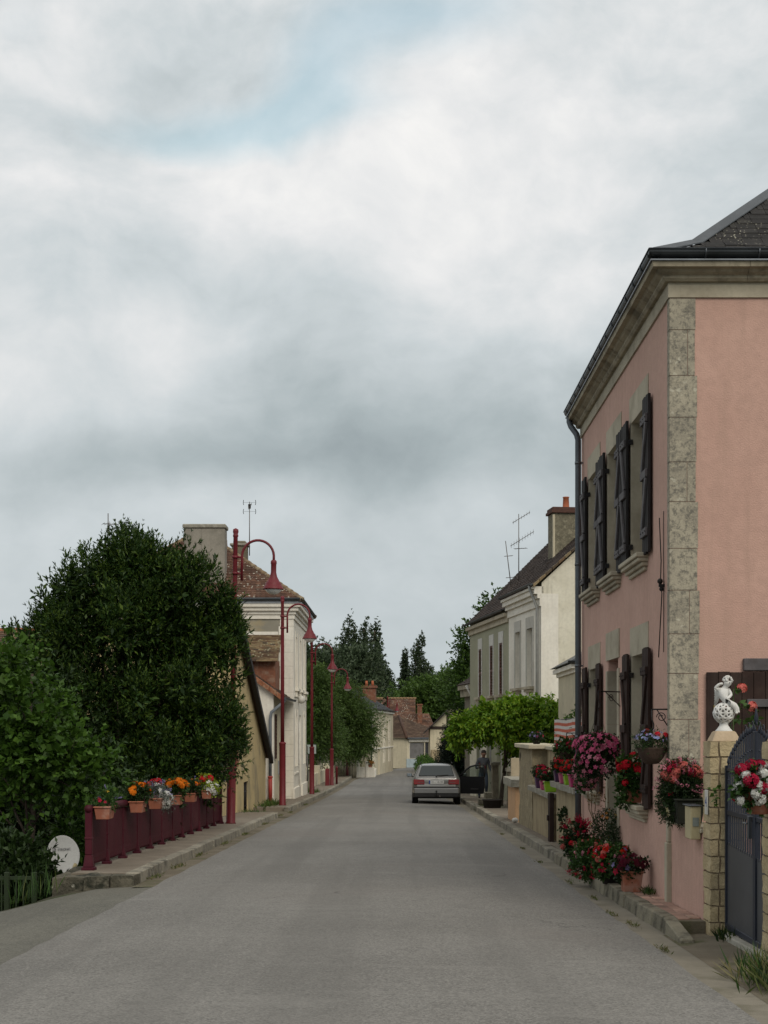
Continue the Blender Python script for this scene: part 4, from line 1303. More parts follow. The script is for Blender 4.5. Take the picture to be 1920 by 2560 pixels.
# pots crowded on the pavement by the far end of the house
def floor_pot(name, label, x, y, r, h, blobs, nl, lm, fl, seed, m_pot=TERRA, L=.05, W=.035, up=.2, droop=0, length=.1, square=False, cat='potted plant'):
    e = empty(name, label, cat, (x, y, gz(y) + .135))
    m = MB()
    if square: pot_trough(m, r, r, h, .78)
    else: pot_round(m, r * .74, r, h)
    m.build('pot', m_pot, e, .006 if square else 0)
    bouquet(e, blobs, nl, 5, lm, fl, L * .75, W * .7, length * .6, up, seed, droop=droop)
DPOT = mat('dark_pot', (.03, .025, .022), None, 6, .8, .3)
floor_pot('flower_pot', 'square terracotta pot of wine red petunias on the kerb', 2.52, 16.0, .115, .23,
          [(0, 0, .28, .16, .16, .10), (-.08, .02, .24, .12, .12, .12)], 260, L_POTD, [('petunia', 'wine', 34, .95, [0], -.2), ('petunia', 'crimson', 8, .8, [1], -.2), ('petunia', 'lilac', 4, .8, [1], -.1)], 31, square=True)
floor_pot('flower_pot', 'dark pot of scarlet begonias behind the wine red petunias', 2.46, 17.05, .14, .22,
          [(0, 0, .30, .19, .24, .13), (-.06, -.1, .20, .13, .18, .12)], 800, L_POT, [('umbel', 'red', 9, .65, [0], -.1), ('umbel', 'salmon', 8, .65, [0], -.2), ('umbel', 'scarlet', 4, .65, [0], .2), ('petunia', 'crimson', 16, .7, [1], -.5), ('single', 'rose', 26, .9, [0], -.3), ('petunia', 'lilac', 4, .9, [0], .1)], 32, DPOT)
floor_pot('flower_pot', 'dark pot of trailing pink and red fuchsia on the kerb edge', 2.40, 18.4, .14, .22,
          [(0, 0, .27, .19, .26, .14), (-.10, -.2, .12, .13, .17, .15)], 700, L_POT, [('umbel', 'red', 6, .65, [0], -.2), ('spike', 'crimson', 34, .9, [1], -.6), ('umbel', 'salmon', 10, .65, [0], -.2), ('single', 'rose', 30, .9, [0], -.3)], 33, DPOT)
floor_pot('flower_pot', 'pot of tall crimson plants by the foot of the drainpipe', 2.46, 20.2, .14, .24,
          [(0, 0, .38, .14, .18, .20), (-.06, 0, .24, .14, .17, .14)], 600, L_POTD, [('spike', 'crimson', 46, 1.0, [0], -.2), ('umbel', 'red', 5, .65, [1], -.2), ('umbel', 'salmon', 8, .7, [1], -.4)], 34, DPOT)
floor_pot('flower_pot', 'pot with a bushy green shrub and yellow flowers beside the street door', 2.60, 18.5, .13, .24,
          [(0, 0, .55, .16, .2, .24), (.02, -.3, .42, .13, .15, .2)], 700, L_POTD, [('petunia', 'yellow', 7, .7, [0], -.5), ('petunia', 'ochre', 6, .6, [0], .5)], 35, DPOT, .04, .02)
rg = np.random.default_rng(8)
tips = MB()
for k in range(7):
    x, y = 2.55 + rg.uniform(-.12, .12), 18.9 + rg.uniform(-.5, .6)
    tips.tube([(2.58, 18.6, gz(18.6) + .5), (x, y, gz(18.6) + .9), (x + rg.uniform(-.05, .05), y, gz(18.6) + 1.15 + rg.uniform(0, .2))], .004, 4)
st = tag(tips.build('dry_stems', mat('dry_stem', (.16, .11, .06), None, 6)), 'thin dry brown stems rising from the bushy pot by the street door', 'plant')
V, Q = spray_leaves(np.array([(2.55 + rg.uniform(-.14, .14), 18.9 + rg.uniform(-.5, .6), gz(18.6) + rg.uniform(.85, 1.3)) for _ in range(60)]), rg.normal(size=(60, 3)) * .5, .07, 4, .025, .014, rg)
put('dry_leaves', np_mesh('dry_leaves', V, Q, leaf_mat('leaf_dry', [(.12, .07, .02), (.25, .14, .04), (.10, .09, .03)])), st)

# ------------------------------------------------------------------ weeds
rg = np.random.default_rng(3)
def clump(x, y, rx, ry, n, h, z=None, mats=None, w=.012, lean=.5, label=None, name='weeds'):
    pts = np.stack([x + rg.normal(size=n) * rx, y + rg.normal(size=n) * ry, np.zeros(n)], 1)
    pts[:, 2] = [ (gz(q[1]) if z is None else z) for q in pts]
    o = put(name, grass_mesh(name, pts, h, rg, mats or [L_GRASS, L_DRY], w, lean))
    tag(o, label, 'weeds', group if (group := {'tiny weeds along the cracked gutter': 'weeds in the right gutter', 'tiny weeds along the left gutter': 'weeds in the left gutter'}.get(label)) else None, 'stuff')
clump(2.60, 10.15, .10, .3, 620, .26, None, [L_GRASS, L_DRY, L_POT, L_POTD], .015, .65, 'tall dry grass tuft in front of the far gate pillar')
clump(2.80, 9.5, .12, .3, 200, .22, None, [L_GRASS, L_DRY, L_POT], .014, .6, 'long grass at the forecourt edge')
clump(2.83, 12.75, .04, .12, 90, .13, None, [L_POTD, L_GRASS], .02, .5, 'dark weeds at the foot of the cherub pillar')
clump(2.66, 15.75, .03, .1, 90, .09, gz(15.7) + .13, [L_GRASS, L_POT], .014, .6, 'small weeds between wall and terracotta pot')
for i, (x, y) in enumerate([(2.20, 13.9), (2.16, 14.9), (2.2, 16.6), (2.18, 18.8), (2.17, 12.1), (2.16, 22.5), (2.2, 26), (2.18, 31)]):
    clump(x, y, .02, .15, 40, .05, None, None, .010, .8, 'tiny weeds along the cracked gutter')
for i, (x, y) in enumerate([(-3.22, 19.6), (-3.2, 21.5), (-3.24, 24), (-3.22, 27.5), (-3.2, 31), (-3.25, 36), (-3.3, 41.5), (-3.2, 44), (-3.24, 52)]):
    clump(x, y, .03, .25, 60, .07, None, None, .012, .8, 'tiny weeds along the left gutter')
clump(-4.2, 41.5, .2, .6, 260, .22, None, [L_GRASS, L_POT], .018, .6, 'weeds at the foot of the yellow gable wall')
clump(-4.15, 47.5, .12, 1.0, 420, .35, None, [L_MID, L_GRASS], .03, .6, 'green weeds between the yellow wall and the white wall')
clump(-3.95, 66.5, .2, .6, 260, .4, None, [L_MID, L_GRASS], .03, .6, 'weeds by the concrete gate post')
clump(2.95, 45.6, .25, .35, 320, .2, None, [L_GRASS, L_POT], .018, .6, 'grass around the foot of the vine')
clump(2.75, 47, .12, .2, 80, .09, gz(47) + .12, [L_GRASS], .014, .6, 'moss and grass on the pavement below the steps')

# ------------------------------------------------------------------ garden walls beyond the pink house
SANDW = mat('sandy_render', (.40, .325, .20), (.33, .265, .165), 2.2, .95, .6, 45, .015, stain=(.24, .185, .115), sscale=2.2, samt=.6, streak=(.17, .135, .09), stamt=.6)
RUBBLE = mat('rubble_render', (.36, .30, .19), (.27, .225, .145), 6, .95, 1., 22, .035, stain=(.19, .155, .10), sscale=4, samt=.6)
COPE = mat('coping_stone', (.52, .46, .34), (.46, .40, .29), 4, .9, .25, 50, stain=(.30, .26, .19), sscale=3, samt=.4, var=.06)
LEDGE = mat('ledge_stone', (.30, .28, .225), (.22, .205, .165), 6, .95, .6, 30, .02, stain=(.42, .40, .34), sscale=5, samt=.5)
PEACH = mat('peach_render', (.55, .34, .19), (.50, .31, .175), 2, .9, .35, 70, .006, stain=(.42, .27, .17), sscale=2, samt=.5)
e = empty('garden_wall', 'tall sandy garden wall with pale coping beyond the drainpipe', 'wall', (2.75, 33.6, gz(33)))
T = Vector(e.location)
def gpart(mb, name, m, bevel=0, parent=None):
    o = mb.build(name, m, parent or e, bevel)
    if parent is None: o.location = -T
    return o
zt = 1.16
o = rough_block('rubble_face', 2.76, 3.1, 30.4, 33.7, gz(33) - .2, zt, RUBBLE, e, amp=.025, n=14, sc=5); o.location = -T
m = MB(); m.box(3.06, 3.3, 22.15, 30.45, gz(26) - .4, zt - .01); gpart(m, 'set_back_face', SANDW, .01)
for a, b in ((30.2, 32.0), (32.02, 33.8)):
    m = MB(); m.box(2.66, 3.36, a, b, zt, zt + .09); gpart(m, 'coping', COPE, .012)
for k in range(5):
    m = MB(); a = 22.2 + k * 1.6; m.box(3.0, 3.36, a, a + 1.585, zt - .008, zt + .07); gpart(m, 'coping', COPE, .012)
m = MB(); m.box(2.752, 2.761, 33.4, 33.5, .85, 1.05); gpart(m, 'meter_slot', IRON)
# two low planting ledges
def ledge(label, y0, y1, z):
    e = empty('planting_ledge', label, 'wall', (2.8, y0, gz(y0)), 0)
    T = Vector(e.location)
    m = MB(); m.box(2.77, 3.055, y0, y1, gz(y1) - .2, z - .09); o = m.build('wall_face', SANDW, e, .01); o.location = -T
    n = 3
    for k in range(n):
        a, b = y0 - .03 + (y1 - y0 + .06) * k / n, y0 - .03 + (y1 - y0 + .06) * (k + 1) / n - .008
        o = rough_block('slab', 2.66, 3.05, a, b, z - .09, z, LEDGE, e, amp=.014, n=4, sc=9); o.location = -T
ledge('low rendered planting ledge beside the dark timber post, nearer the drainpipe', 22.5, 25.9, .66)
ledge('lower planting ledge between the timber post and the tall sandy wall', 26.35, 30.35, .42)
m = MB(); m.box(2.66, 2.74, 25.98, 26.28, gz(26) + .1, .44); m.box(2.63, 2.66, 26.05, 26.2, -.05, .05)
tag(m.build('timber_post', SHUT, None, .008), 'dark timber post standing between the two planting ledges', 'post')
m = MB(); m.box(2.755, 2.768, 22.75, 22.95, gz(22.8) + .1, .35)
tag(m.build('meter_cover', WHITEP, None, .004), 'narrow white meter cover on the ledge wall by the drainpipe', 'cover')
e = empty('ivy_tuft', 'tuft of dark ivy clinging to the planting ledge wall', 'plant', (2.74, 24.3, -.02))
put('foliage', crown_mesh('foliage', [(0, 0, .08, .06, .22, .16)], 90, 5, [L_POTD], .05, .04, .08, seed=4), e)
# potted geraniums along the ledges
def ppot(label, y, z, a, b, h, col, seed, fl=('red', 'scarlet'), x=2.78):
    e = empty('ledge_pot', label, 'potted plant', (x, y, z))
    m = MB(); pot_trough(m, a, b, h, .78); m.build('pot', mat('plastic_' + col, {'magenta': (.42, .035, .14), 'pink': (.50, .10, .20), 'lime': (.26, .46, .03), 'purple': (.075, .03, .085)}[col], None, 3, .45, .05, 30, .002), e, .008)
    bouquet(e, [(0, 0, h + .08, a * 1.1, b * 1.1, .10)], 190, 5, L_POTD,
            [('umbel', fl[0], 8, .8, [0], -.1), ('umbel', fl[1], 3, .75, [0], .0), ('umbel', 'cream', 3, .5, [0], .1)], .04, .032, .05, .2, seed)
ppot('magenta trough of red geraniums against the drainpipe', 23.0, .662, .13, .16, .20, 'magenta', 51, ('red', 'scarlet'))
ppot('lime green pot of geraniums behind the magenta trough', 23.9, .662, .11, .13, .18, 'lime', 52)
ppot('pink pot of geraniums on the higher ledge behind the lime pot', 24.6, .662, .11, .13, .18, 'pink', 53)
ppot('purple pot of geraniums at the far end of the higher ledge', 25.4, .662, .11, .14, .20, 'purple', 54, ('red', 'crimson'))
ppot('lime green pot of geraniums on the lower ledge', 27.0, .422, .12, .14, .19, 'lime', 55, ('crimson', 'red'))
ppot('pink pot of geraniums on the lower ledge', 27.9, .422, .11, .13, .18, 'pink', 56, ('crimson', 'red'))
ppot('purple pot of geraniums at the tall wall end of the lower ledge', 28.8, .422, .12, .14, .22, 'purple', 57, ('crimson', 'red'))
# striped cloth screen on the wall top
e = empty('striped_screen', 'red and white striped cloth screen above the garden wall', 'screen', (3.2, 22.7, zt + .06))
SW, SR = mat('cloth_white', (.62, .58, .53), (.55, .51, .47), 5, .95, .2, 90), mat('cloth_red', (.52, .13, .075), (.46, .11, .065), 5, .95, .2, 90)
nst = 9
for k in range(nst):
    m = MB(); m.smooth = True
    za, zb = k * .055 + .02, (k + 1) * .055 + .02
    n = 24
    wav = lambda t: .015 * math.sin(t * 11) + .008 * math.sin(t * 23 + 1)
    for i in range(n):
        ya, yb = 5.8 * i / n, 5.8 * (i + 1) / n
        sag = lambda t: -.012 * math.sin(t * 2.1)
        m.quad((-.2 + wav(ya), ya, za + sag(ya)), (-.2 + wav(yb), yb, za + sag(yb)), (-.2 + wav(yb), yb, zb + sag(yb)), (-.2 + wav(ya), ya, zb + sag(ya)))
        if i == n - 1:
            m.quad((-.2 + wav(yb), yb, za), (.5, yb + .05, za), (.5, yb + .05, zb), (-.2 + wav(yb), yb, zb))
    m.build('stripe', SR if k % 2 else SW, e)
m = MB()
for y in (0, 2.0, 4.0, 5.8): m.tube([(-.17, y, -.02), (-.17, y, .54)], .014, 6)
m.tube([(-.17, 0, .53), (-.17, 5.8, .52)], .010, 6)
m.build('pole', IRON, e)
# white flowering shrub behind the screen, purple flowers on the wall
e = tree('white_rose_shrub', 'tall green shrub with white blooms behind the striped screen', (3.95, 26.5, gz(26)), [(3.75, 26, 1.55, .55, .9, .55), (3.5, 27.8, 1.2, .35, .8, .6), (4.1, 25.5, 1.85, .45, .7, .4)], 900, 6, L_MID, cat='shrub', r0=.04, seed=9, L=.07, W=.045, length=.2, shell=.4, limbs=8)
rr = np.random.default_rng(4)
o_, u_ = crown_points([(-.2, -.5, 2.1, .55, .9, .55), (-.45, 1.3, 1.75, .35, .8, .6)], 160, rr, 1.0, .15)
ok = [i for i in range(160) if u_[i][0] < .3 and u_[i][1] < .4][:46]
flowers(e, 'umbel', 'white', [o_[i] for i in ok], [u_[i] for i in ok], rr, (.6, 1.0))
e = empty('purple_pot', 'small pot of purple flowers on the garden wall coping', 'potted plant', (2.95, 31.5, zt + .092))
m = MB(); pot_round(m, .07, .1, .13); m.build('pot', DPOT, e)
bouquet(e, [(0, 0, .16, .14, .18, .08)], 160, 5, L_POTD, [('petunia', 'lilac', 12, .7, [0], -.1), ('petunia', 'crimson', 5, .7, [0], -.1)], .04, .025, .06, .2, 61)

# peach gate pier, old stone piers and the entrance steps
m = MB(); m.box(2.72, 2.98, 34.4, 36.6, gz(36) - .1, .22)
pg = tag(m.build('gate_pier', PEACH, None, .01), 'peach rendered wall end with a rough stone cap', 'pier')
rough_block('cap', 2.62, 3.06, 34.3, 36.8, .223, .40, LEDGE, pg, amp=.02, n=6, sc=5)
m = MB(); m.box(2.82, 3.05, 36.9, 37.05, gz(36) + .05, .85)
tag(m.build('board', mat('beige_board', (.42, .35, .24), None, 3, .8, .1), None, .004), 'plain beige board leaning behind the peach pier', 'board').rotation_euler = (0, 0, 0)
m = MB(); m.ball((2.68, 33.9, gz(34) + .19), .075, 12, 8, (1, 1, .8))
tag(m.build('white_stone', WHITEP), 'round white stone on the pavement by the sandy wall', 'stone')
OLDP = mat('old_pier', (.24, .21, .155), (.16, .14, .105), 4, .95, .8, 25, .03, stain=(.07, .07, .04), sscale=3, samt=.8)
def pier(label, x0, x1, y0, y1, z1, cap=True):
    e = empty('stone_pier', label, 'pier', (x0, y0, gz(y0)))
    T = Vector(e.location)
    o = rough_block('shaft', x0, x1, y0, y1, gz(y0) - .1, z1, OLDP, e, amp=.02, n=6, sc=6); o.location = -T
    if cap:
        o = rough_block('cap', x0 - .05, x1 + .05, y0 - .05, y1 + .05, z1, z1 + .1, LEDGE, e, amp=.012, n=4, sc=6); o.location = -T
pier('weathered old stone pier beside the vine trunk', 3.02, 3.22, 47.3, 47.8, .42)
pier('old stone pier next to the beige board', 3.32, 3.70, 44.6, 45.1, .30)
for i, (x0, x1, y0, y1, h, lab) in enumerate(((2.58, 3.22, 47.2, 47.9, .19, 'broad lower stone step by the vine'), (2.86, 3.22, 48.4, 49.1, .38, 'upper stone step by the vine'))):
    tag(rough_block('stone_step', x0, x1, y0, y1, gz(y0), gz(y0) + .12 + h, OLDSTONE, None, amp=.02, n=5, sc=5), lab, 'step')
m = MB(); pot_round(m, .26, .30, .26)
o = m.build('black_tub', DPOT); o.location = (2.86, 44.9, gz(44.9) + .12); tag(o, 'black round tub with grass under the vine', 'tub')
# the vine
def build_vine():
    base = (3.22, 46.8, gz(46.8) + .1)
    bl = [(2.05, 45.8, 1.62, .40, .8, .38), (2.6, 46, 1.75, .6, 1.1, .46), (3.35, 46, 1.88, .8, 1.3, .5), (4.1, 46, 1.85, .85, 1.3, .55), (4.9, 46, 1.75, .75, 1.3, .55), (3.2, 45.3, 1.62, .6, .7, .34), (4.1, 45.3, 1.35, .8, .7, .42), (2.35, 45.4, 1.55, .36, .6, .26), (4.95, 45.4, 1.35, .55, .7, .42), (3.8, 46.8, 1.1, .5, .6, .5), (1.85, 45.5, 1.35, .22, .4, .28), (3.6, 45.6, 2.25, .35, .5, .25), (2.7, 45.8, 2.1, .3, .4, .25), (4.5, 45.7, 2.3, .3, .4, .22)]
    e = tree('climbing_vine', 'bright green vine crown spreading over the pavement by the white house', base, bl, 3600, 8, L_VINE, top=(.2, -.4, 2.5), r0=.08, cat='vine', seed=14, lowlimb=.97, limbs=8, L=.12, W=.055, length=.26, shell=.45, up=.0, droop=.6, lump=.25, lscale=1.4)
    m = MB()
    for x, y in ((.75, -1.6), (1.9, -1.4), (1.8, .9)):
        m.tube([(x, y, -.1), (x, y, 2.3)], .035, 6)
    m.tube([(.75, -1.6, 2.3), (1.9, -1.4, 2.3)], .03, 6); m.tube([(1.9, -1.4, 2.3), (1.8, .9, 2.3)], .03, 6)
    m.build('prop', IRON, e)
build_vine()

# ------------------------------------------------------------------ generic house pieces
def tile_face(mb, A, B, C, D, wt, ht, rng, th=.016, jit=.006):
    """rows of tiles on the roof plane A-B (eave) to D-C (top); every tile a slab of its own geometry"""
    A, B, C, D = map(Vector, (A, B, C, D))
    rows = max(1, int(((A + B) / 2 - (C + D) / 2).length / ht))
    nrm = (B - A).cross(D - A).normalized()
    if nrm.z < 0: nrm = -nrm
    for i in range(rows):
        t0, t1 = i / rows, (i + 1.35) / rows
        t1 = min(t1, 1)
        a, b = A.lerp(D, t0), B.lerp(C, t0)
        c, d = B.lerp(C, t1), A.lerp(D, t1)
        L = (b - a).length
        n = max(1, round(L / wt))
        off = .5 if i % 2 else 0
        for k in range(-1, n + 1):
            f0, f1 = (k + off + .02) / n, (k + off + .98) / n
            f0, f1 = max(0, f0), min(1, f1)
            if f1 - f0 < .15 / n: continue
            j0, j1 = nrm * rng.uniform(0, jit), nrm * rng.uniform(0, jit)
            lo = nrm * (th * 1.9); hi = nrm * (th * .5)
            p0, p1, p2, p3 = a.lerp(b, f0), a.lerp(b, f1), d.lerp(c, f1), d.lerp(c, f0)
            v = [p0 + lo + j0, p1 + lo + j1, p2 + hi + j1, p3 + hi + j0, p0 + j0, p1 + j1]
            mb.add(v, [(0, 1, 2, 3), (4, 5, 1, 0)])
def rooftile(name, cols, lich=(.42, .40, .33), amt=(.30, .20)):
    if name in MATS: return MATS[name]
    s = NB(name)
    r = s.geo.outputs['Random Per Island']
    ramp = s.n('ShaderNodeValToRGB', {0: r}); cr = ramp.color_ramp
    cr.elements[0].color = (*cols[0], 1); cr.elements[1].color = (*cols[-1], 1)
    for i, c in enumerate(cols[1:-1]):
        q = cr.elements.new((i + 1) / (len(cols) - 1)); q.color = (*c, 1)
    c = s.mix(s.rng(s.noise(1.2, 5), .4, .65, 0, .6), ramp.outputs[0], tuple(x * .5 for x in cols[0]))
    k = s.math('MULTIPLY', s.rng(s.voro(7), amt[0], amt[1]), s.rng(s.noise(.9, 4), .42, .6))
    c = s.mix(k, c, lich)
    s.bsdf(c, .9, 0, s.bump(s.noise(40, 5), .4, .01), .2)
    MATS[name] = s.m
    return s.m
T_RED = rooftile('tiles_red_brown', [(.085, .046, .033), (.125, .066, .045), (.165, .088, .056), (.10, .068, .05)])
T_BROWN = rooftile('tiles_brown', [(.075, .048, .036), (.105, .068, .048), (.13, .09, .06)], (.30, .28, .22), (.2, .12))
T_DARK = rooftile('tiles_dark', [(.045, .032, .026), (.062, .044, .036), (.075, .055, .043)], (.12, .10, .08), (.2, .1))
T_OLD = rooftile('tiles_old_mixed', [(.11, .065, .04), (.19, .125, .07), (.26, .20, .11), (.06, .045, .035)], (.34, .32, .22))
T_SLATE = rooftile('slates_far', [(.045, .047, .05), (.06, .062, .066), (.075, .077, .08)], (.15, .15, .15), (.15, .08))
W_WHITE = mat('white_wall', (.80, .76, .67), (.73, .69, .60), 1.2, .92, .3, 60, .008, stain=(.62, .57, .48), sscale=.9, samt=.4, streak=(.54, .50, .42), stamt=.3)
W_WHITE2 = mat('old_white_gable', (.70, .66, .54), (.62, .58, .46), 1.3, .92, .3, 60, .008, stain=(.30, .27, .20), sscale=1.6, samt=.55, streak=(.34, .31, .24), stamt=.5)
W_CREAM = mat('cream_wall', (.58, .52, .38), (.51, .455, .33), 1.2, .92, .3, 60, .008, stain=(.33, .30, .22), sscale=.9, samt=.5, streak=(.30, .27, .20), stamt=.4)
W_GREEN = mat('grey_green_wall', (.35, .345, .245), (.31, .305, .215), 1.2, .92, .3, 60, .008, stain=(.26, .255, .185), sscale=1, samt=.4)
W_YELLOW = mat('yellow_wall', (.52, .41, .215), (.46, .36, .19), 1.1, .95, .4, 50, .01, stain=(.20, .175, .12), sscale=.75, samt=.65, streak=(.24, .20, .125), stamt=.6)
W_GREY = mat('grey_render_wall', (.30, .28, .22), (.24, .225, .18), 1.2, .95, .4, 50, .01, stain=(.38, .30, .16), sscale=1.4, samt=.5)
BRICK = mat('old_brick', (.23, .095, .055), (.17, .075, .048), 9, .95, .5, 40, .01, stain=(.30, .24, .18), sscale=4, samt=.4)
DARKBRICK = mat('dark_brick', (.11, .055, .04), (.075, .042, .034), 9, .95, .5, 40, .01)
SHUTB = mat('red_brown_shutter', (.135, .05, .032), (.10, .04, .028), 5, .6, .2, 30)
SHUTW = mat('pale_shutter', (.52, .50, .44), (.46, .44, .39), 4, .7, .2, 30, stain=(.38, .35, .29), sscale=2, samt=.4)
CHIM = mat('chimney_render', (.29, .265, .22), (.23, .21, .175), 2, .95, .4, 40, .01, stain=(.16, .15, .12), sscale=1, samt=.5, streak=(.17, .155, .13), stamt=.6)
POTC = mat('chimney_pot', (.38, .12, .055), (.33, .10, .05), 5, .85, .2, 40)
TIN = mat('aerial_metal', (.16, .15, .14), (.12, .11, .10), 6, .5, .1, metal=.5)
class House:
    """local frame: u runs along the front, v goes into the house, z up"""
    def __init__(s, name, label, origin, u, gz0):
        s.O = Vector((origin[0], origin[1], 0)); s.u = Vector((u[0], u[1], 0)).normalized(); s.v = Vector((-s.u.y, s.u.x, 0))
        s.e = empty(name, label, 'house', (origin[0], origin[1], gz0)); s.T = Vector(s.e.location)
    def p(s, a, b, z): return s.O + s.u * a + s.v * b + Vector((0, 0, z))
    def part(s, mb, name, m, bevel=0, parent=None, kind=None):
        o = mb.build(name, m, parent or s.e, bevel)
        if parent is None: o.location = -s.T
        if kind: o['kind'] = kind
        return o
    def box(s, mb, a0, a1, b0, b1, z0, z1):
        return mb.hexa([s.p(a0, b0, z0), s.p(a1, b0, z0), s.p(a1, b1, z0), s.p(a0, b1, z0)], [s.p(a0, b0, z1), s.p(a1, b0, z1), s.p(a1, b1, z1), s.p(a0, b1, z1)])
    def bx(s, name, m, a0, a1, b0, b1, z0, z1, bevel=0, parent=None):
        return s.part(s.box(MB(), a0, a1, b0, b1, z0, z1), name, m, bevel, parent)
    def front(s, L, z0, z1, ops, m, depth=.18, name='wall'):
        mb = MB(); wall(mb, s.O, s.u, -s.v, L, z0, z1, ops, depth)
        return s.part(mb, name, m)
    def window(s, a0, a1, z0, z1, b=.14, mfr=None, sill=None, panes=True):
        m = MB(); fr = mfr or WHITEP
        s.box(m, a0, a0 + .05, b - .03, b + .03, z0, z1); s.box(m, a1 - .05, a1, b - .03, b + .03, z0, z1)
        s.box(m, a0 + .05, a1 - .05, b - .03, b + .03, z0, z0 + .06); s.box(m, a0 + .05, a1 - .05, b - .03, b + .03, z1 - .05, z1)
        c = (a0 + a1) / 2
        s.box(m, c - .035, c + .035, b - .03, b + .03, z0 + .06, z1 - .05)
        w = s.part(m, 'window', fr)
        for q0, q1 in ((a0 + .05, c - .035), (c + .035, a1 - .05)):
            s.bx('pane', GLASS, q0, q1, b - .004, b + .004, z0 + .06, z1 - .05, 0, w)
        if sill: s.bx('sill', sill, a0 - .08, a1 + .08, -.09, .08, z0 - .09, z0 - .004, .006, w)
        return w
    def shutter(s, a0, a1, z0, z1, m, b=-.045, slats=14, t=.04):
        mb = MB()
        s.box(mb, a0, a0 + .05, b, b + t, z0, z1); s.box(mb, a1 - .05, a1, b, b + t, z0, z1)
        for q in (z0, (z0 + z1) / 2 - .03, z1 - .07): s.box(mb, a0 + .05, a1 - .05, b, b + t, q, q + .07)
        o = s.part(mb, 'shutter', m)
        sl = MB()
        for k in range(slats):
            q = z0 + .08 + (z1 - z0 - .16) * (k + .2) / slats
            sl.hexa([s.p(a0 + .05, b + .006, q), s.p(a1 - .05, b + .006, q), s.p(a1 - .05, b + t - .006, q + .025), s.p(a0 + .05, b + t - .006, q + .025)],
                    [s.p(a0 + .05, b + .006, q + .012), s.p(a1 - .05, b + .006, q + .012), s.p(a1 - .05, b + t - .006, q + .037), s.p(a0 + .05, b + t - .006, q + .037)])
        k = s.part(sl, 'louvres', m, 0, o)
        return o
    def roof_part(s, faces, m, wt, ht, seed=1, name='roof', under=None):
        """faces: list of A,B,C,D in local (a,b,z)"""
        rng = random.Random(seed)
        base, tl = MB(), MB()
        for f in faces:
            q = [s.p(*x) for x in f]
            base.poly(q if (Vector(q[2]) - Vector(q[3])).length > .01 else q[:3])
            tile_face(tl, *q, wt, ht, rng)
        o = s.part(base, name, m)
        t = s.part(tl, 'tiles', m, 0, o, 'stuff')
        return o
    def ridge(s, pts, m, r=.085, parent=None):
        mb = MB()
        P3 = [s.p(*x) for x in pts]
        for a, b in zip(P3, P3[1:]):
            n = max(1, int((b - a).length / .33))
            for k in range(n):
                x, y = a.lerp(b, k / n), a.lerp(b, (k + .97) / n)
                mb.tube([x - Vector((0, 0, .02)), y - Vector((0, 0, .035))], [r * 1.05, r * .92], 8)
        return s.part(mb, 'ridge_tiles', m, 0, parent)
    def gutter(s, a0, a1, b, z, m=None, r=.06):
        mb = MB(); mb.smooth = True
        n = 7
        A = [s.p(a0, b + math.cos(math.pi * (1 - k / (n - 1))) * r, z - math.sin(math.pi * (1 - k / (n - 1))) * r) for k in range(n)]
        B = [s.p(a1, b + math.cos(math.pi * (1 - k / (n - 1))) * r, z - math.sin(math.pi * (1 - k / (n - 1))) * r) for k in range(n)]
        for k in range(n - 1): mb.quad(A[k], A[k + 1], B[k + 1], B[k])
        mb.quad(A[0], A[2], A[4], A[6]); mb.quad(B[6], B[4], B[2], B[0])
        return s.part(mb, 'gutter', m or ZINCD)
def yagi(name, label, loc, h, arms, rz=0):
    """mast with Yagi aerials: arms = (height, length, heading, number of rods, rod half length, vertical rods)"""
    e = empty(name, label, 'aerial', loc, rz)
    m = MB(); m.tube([(0, 0, -.1), (0, 0, h)], [.022, .016], 6); m.build('mast', TIN, e)
    for z, L, hd, n, rod, vert in arms:
        d = Vector((math.sin(hd), math.cos(hd), .55 if vert else 0)).normalized(); s = Vector((d.y, -d.x, 0))
        m = MB(); c = Vector((0, 0, z))
        m.tube([c - d * L * .35, c + d * L * .65], .013, 5)
        for k in range(n):
            q = c + d * L * (-.32 + k / max(1, n - 1) * .95)
            a = Vector((0, 0, 1)) if vert else s
            m.tube([q - a * rod, q + a * rod], .006, 4)
        m.build('boom', TIN, e)
    return e

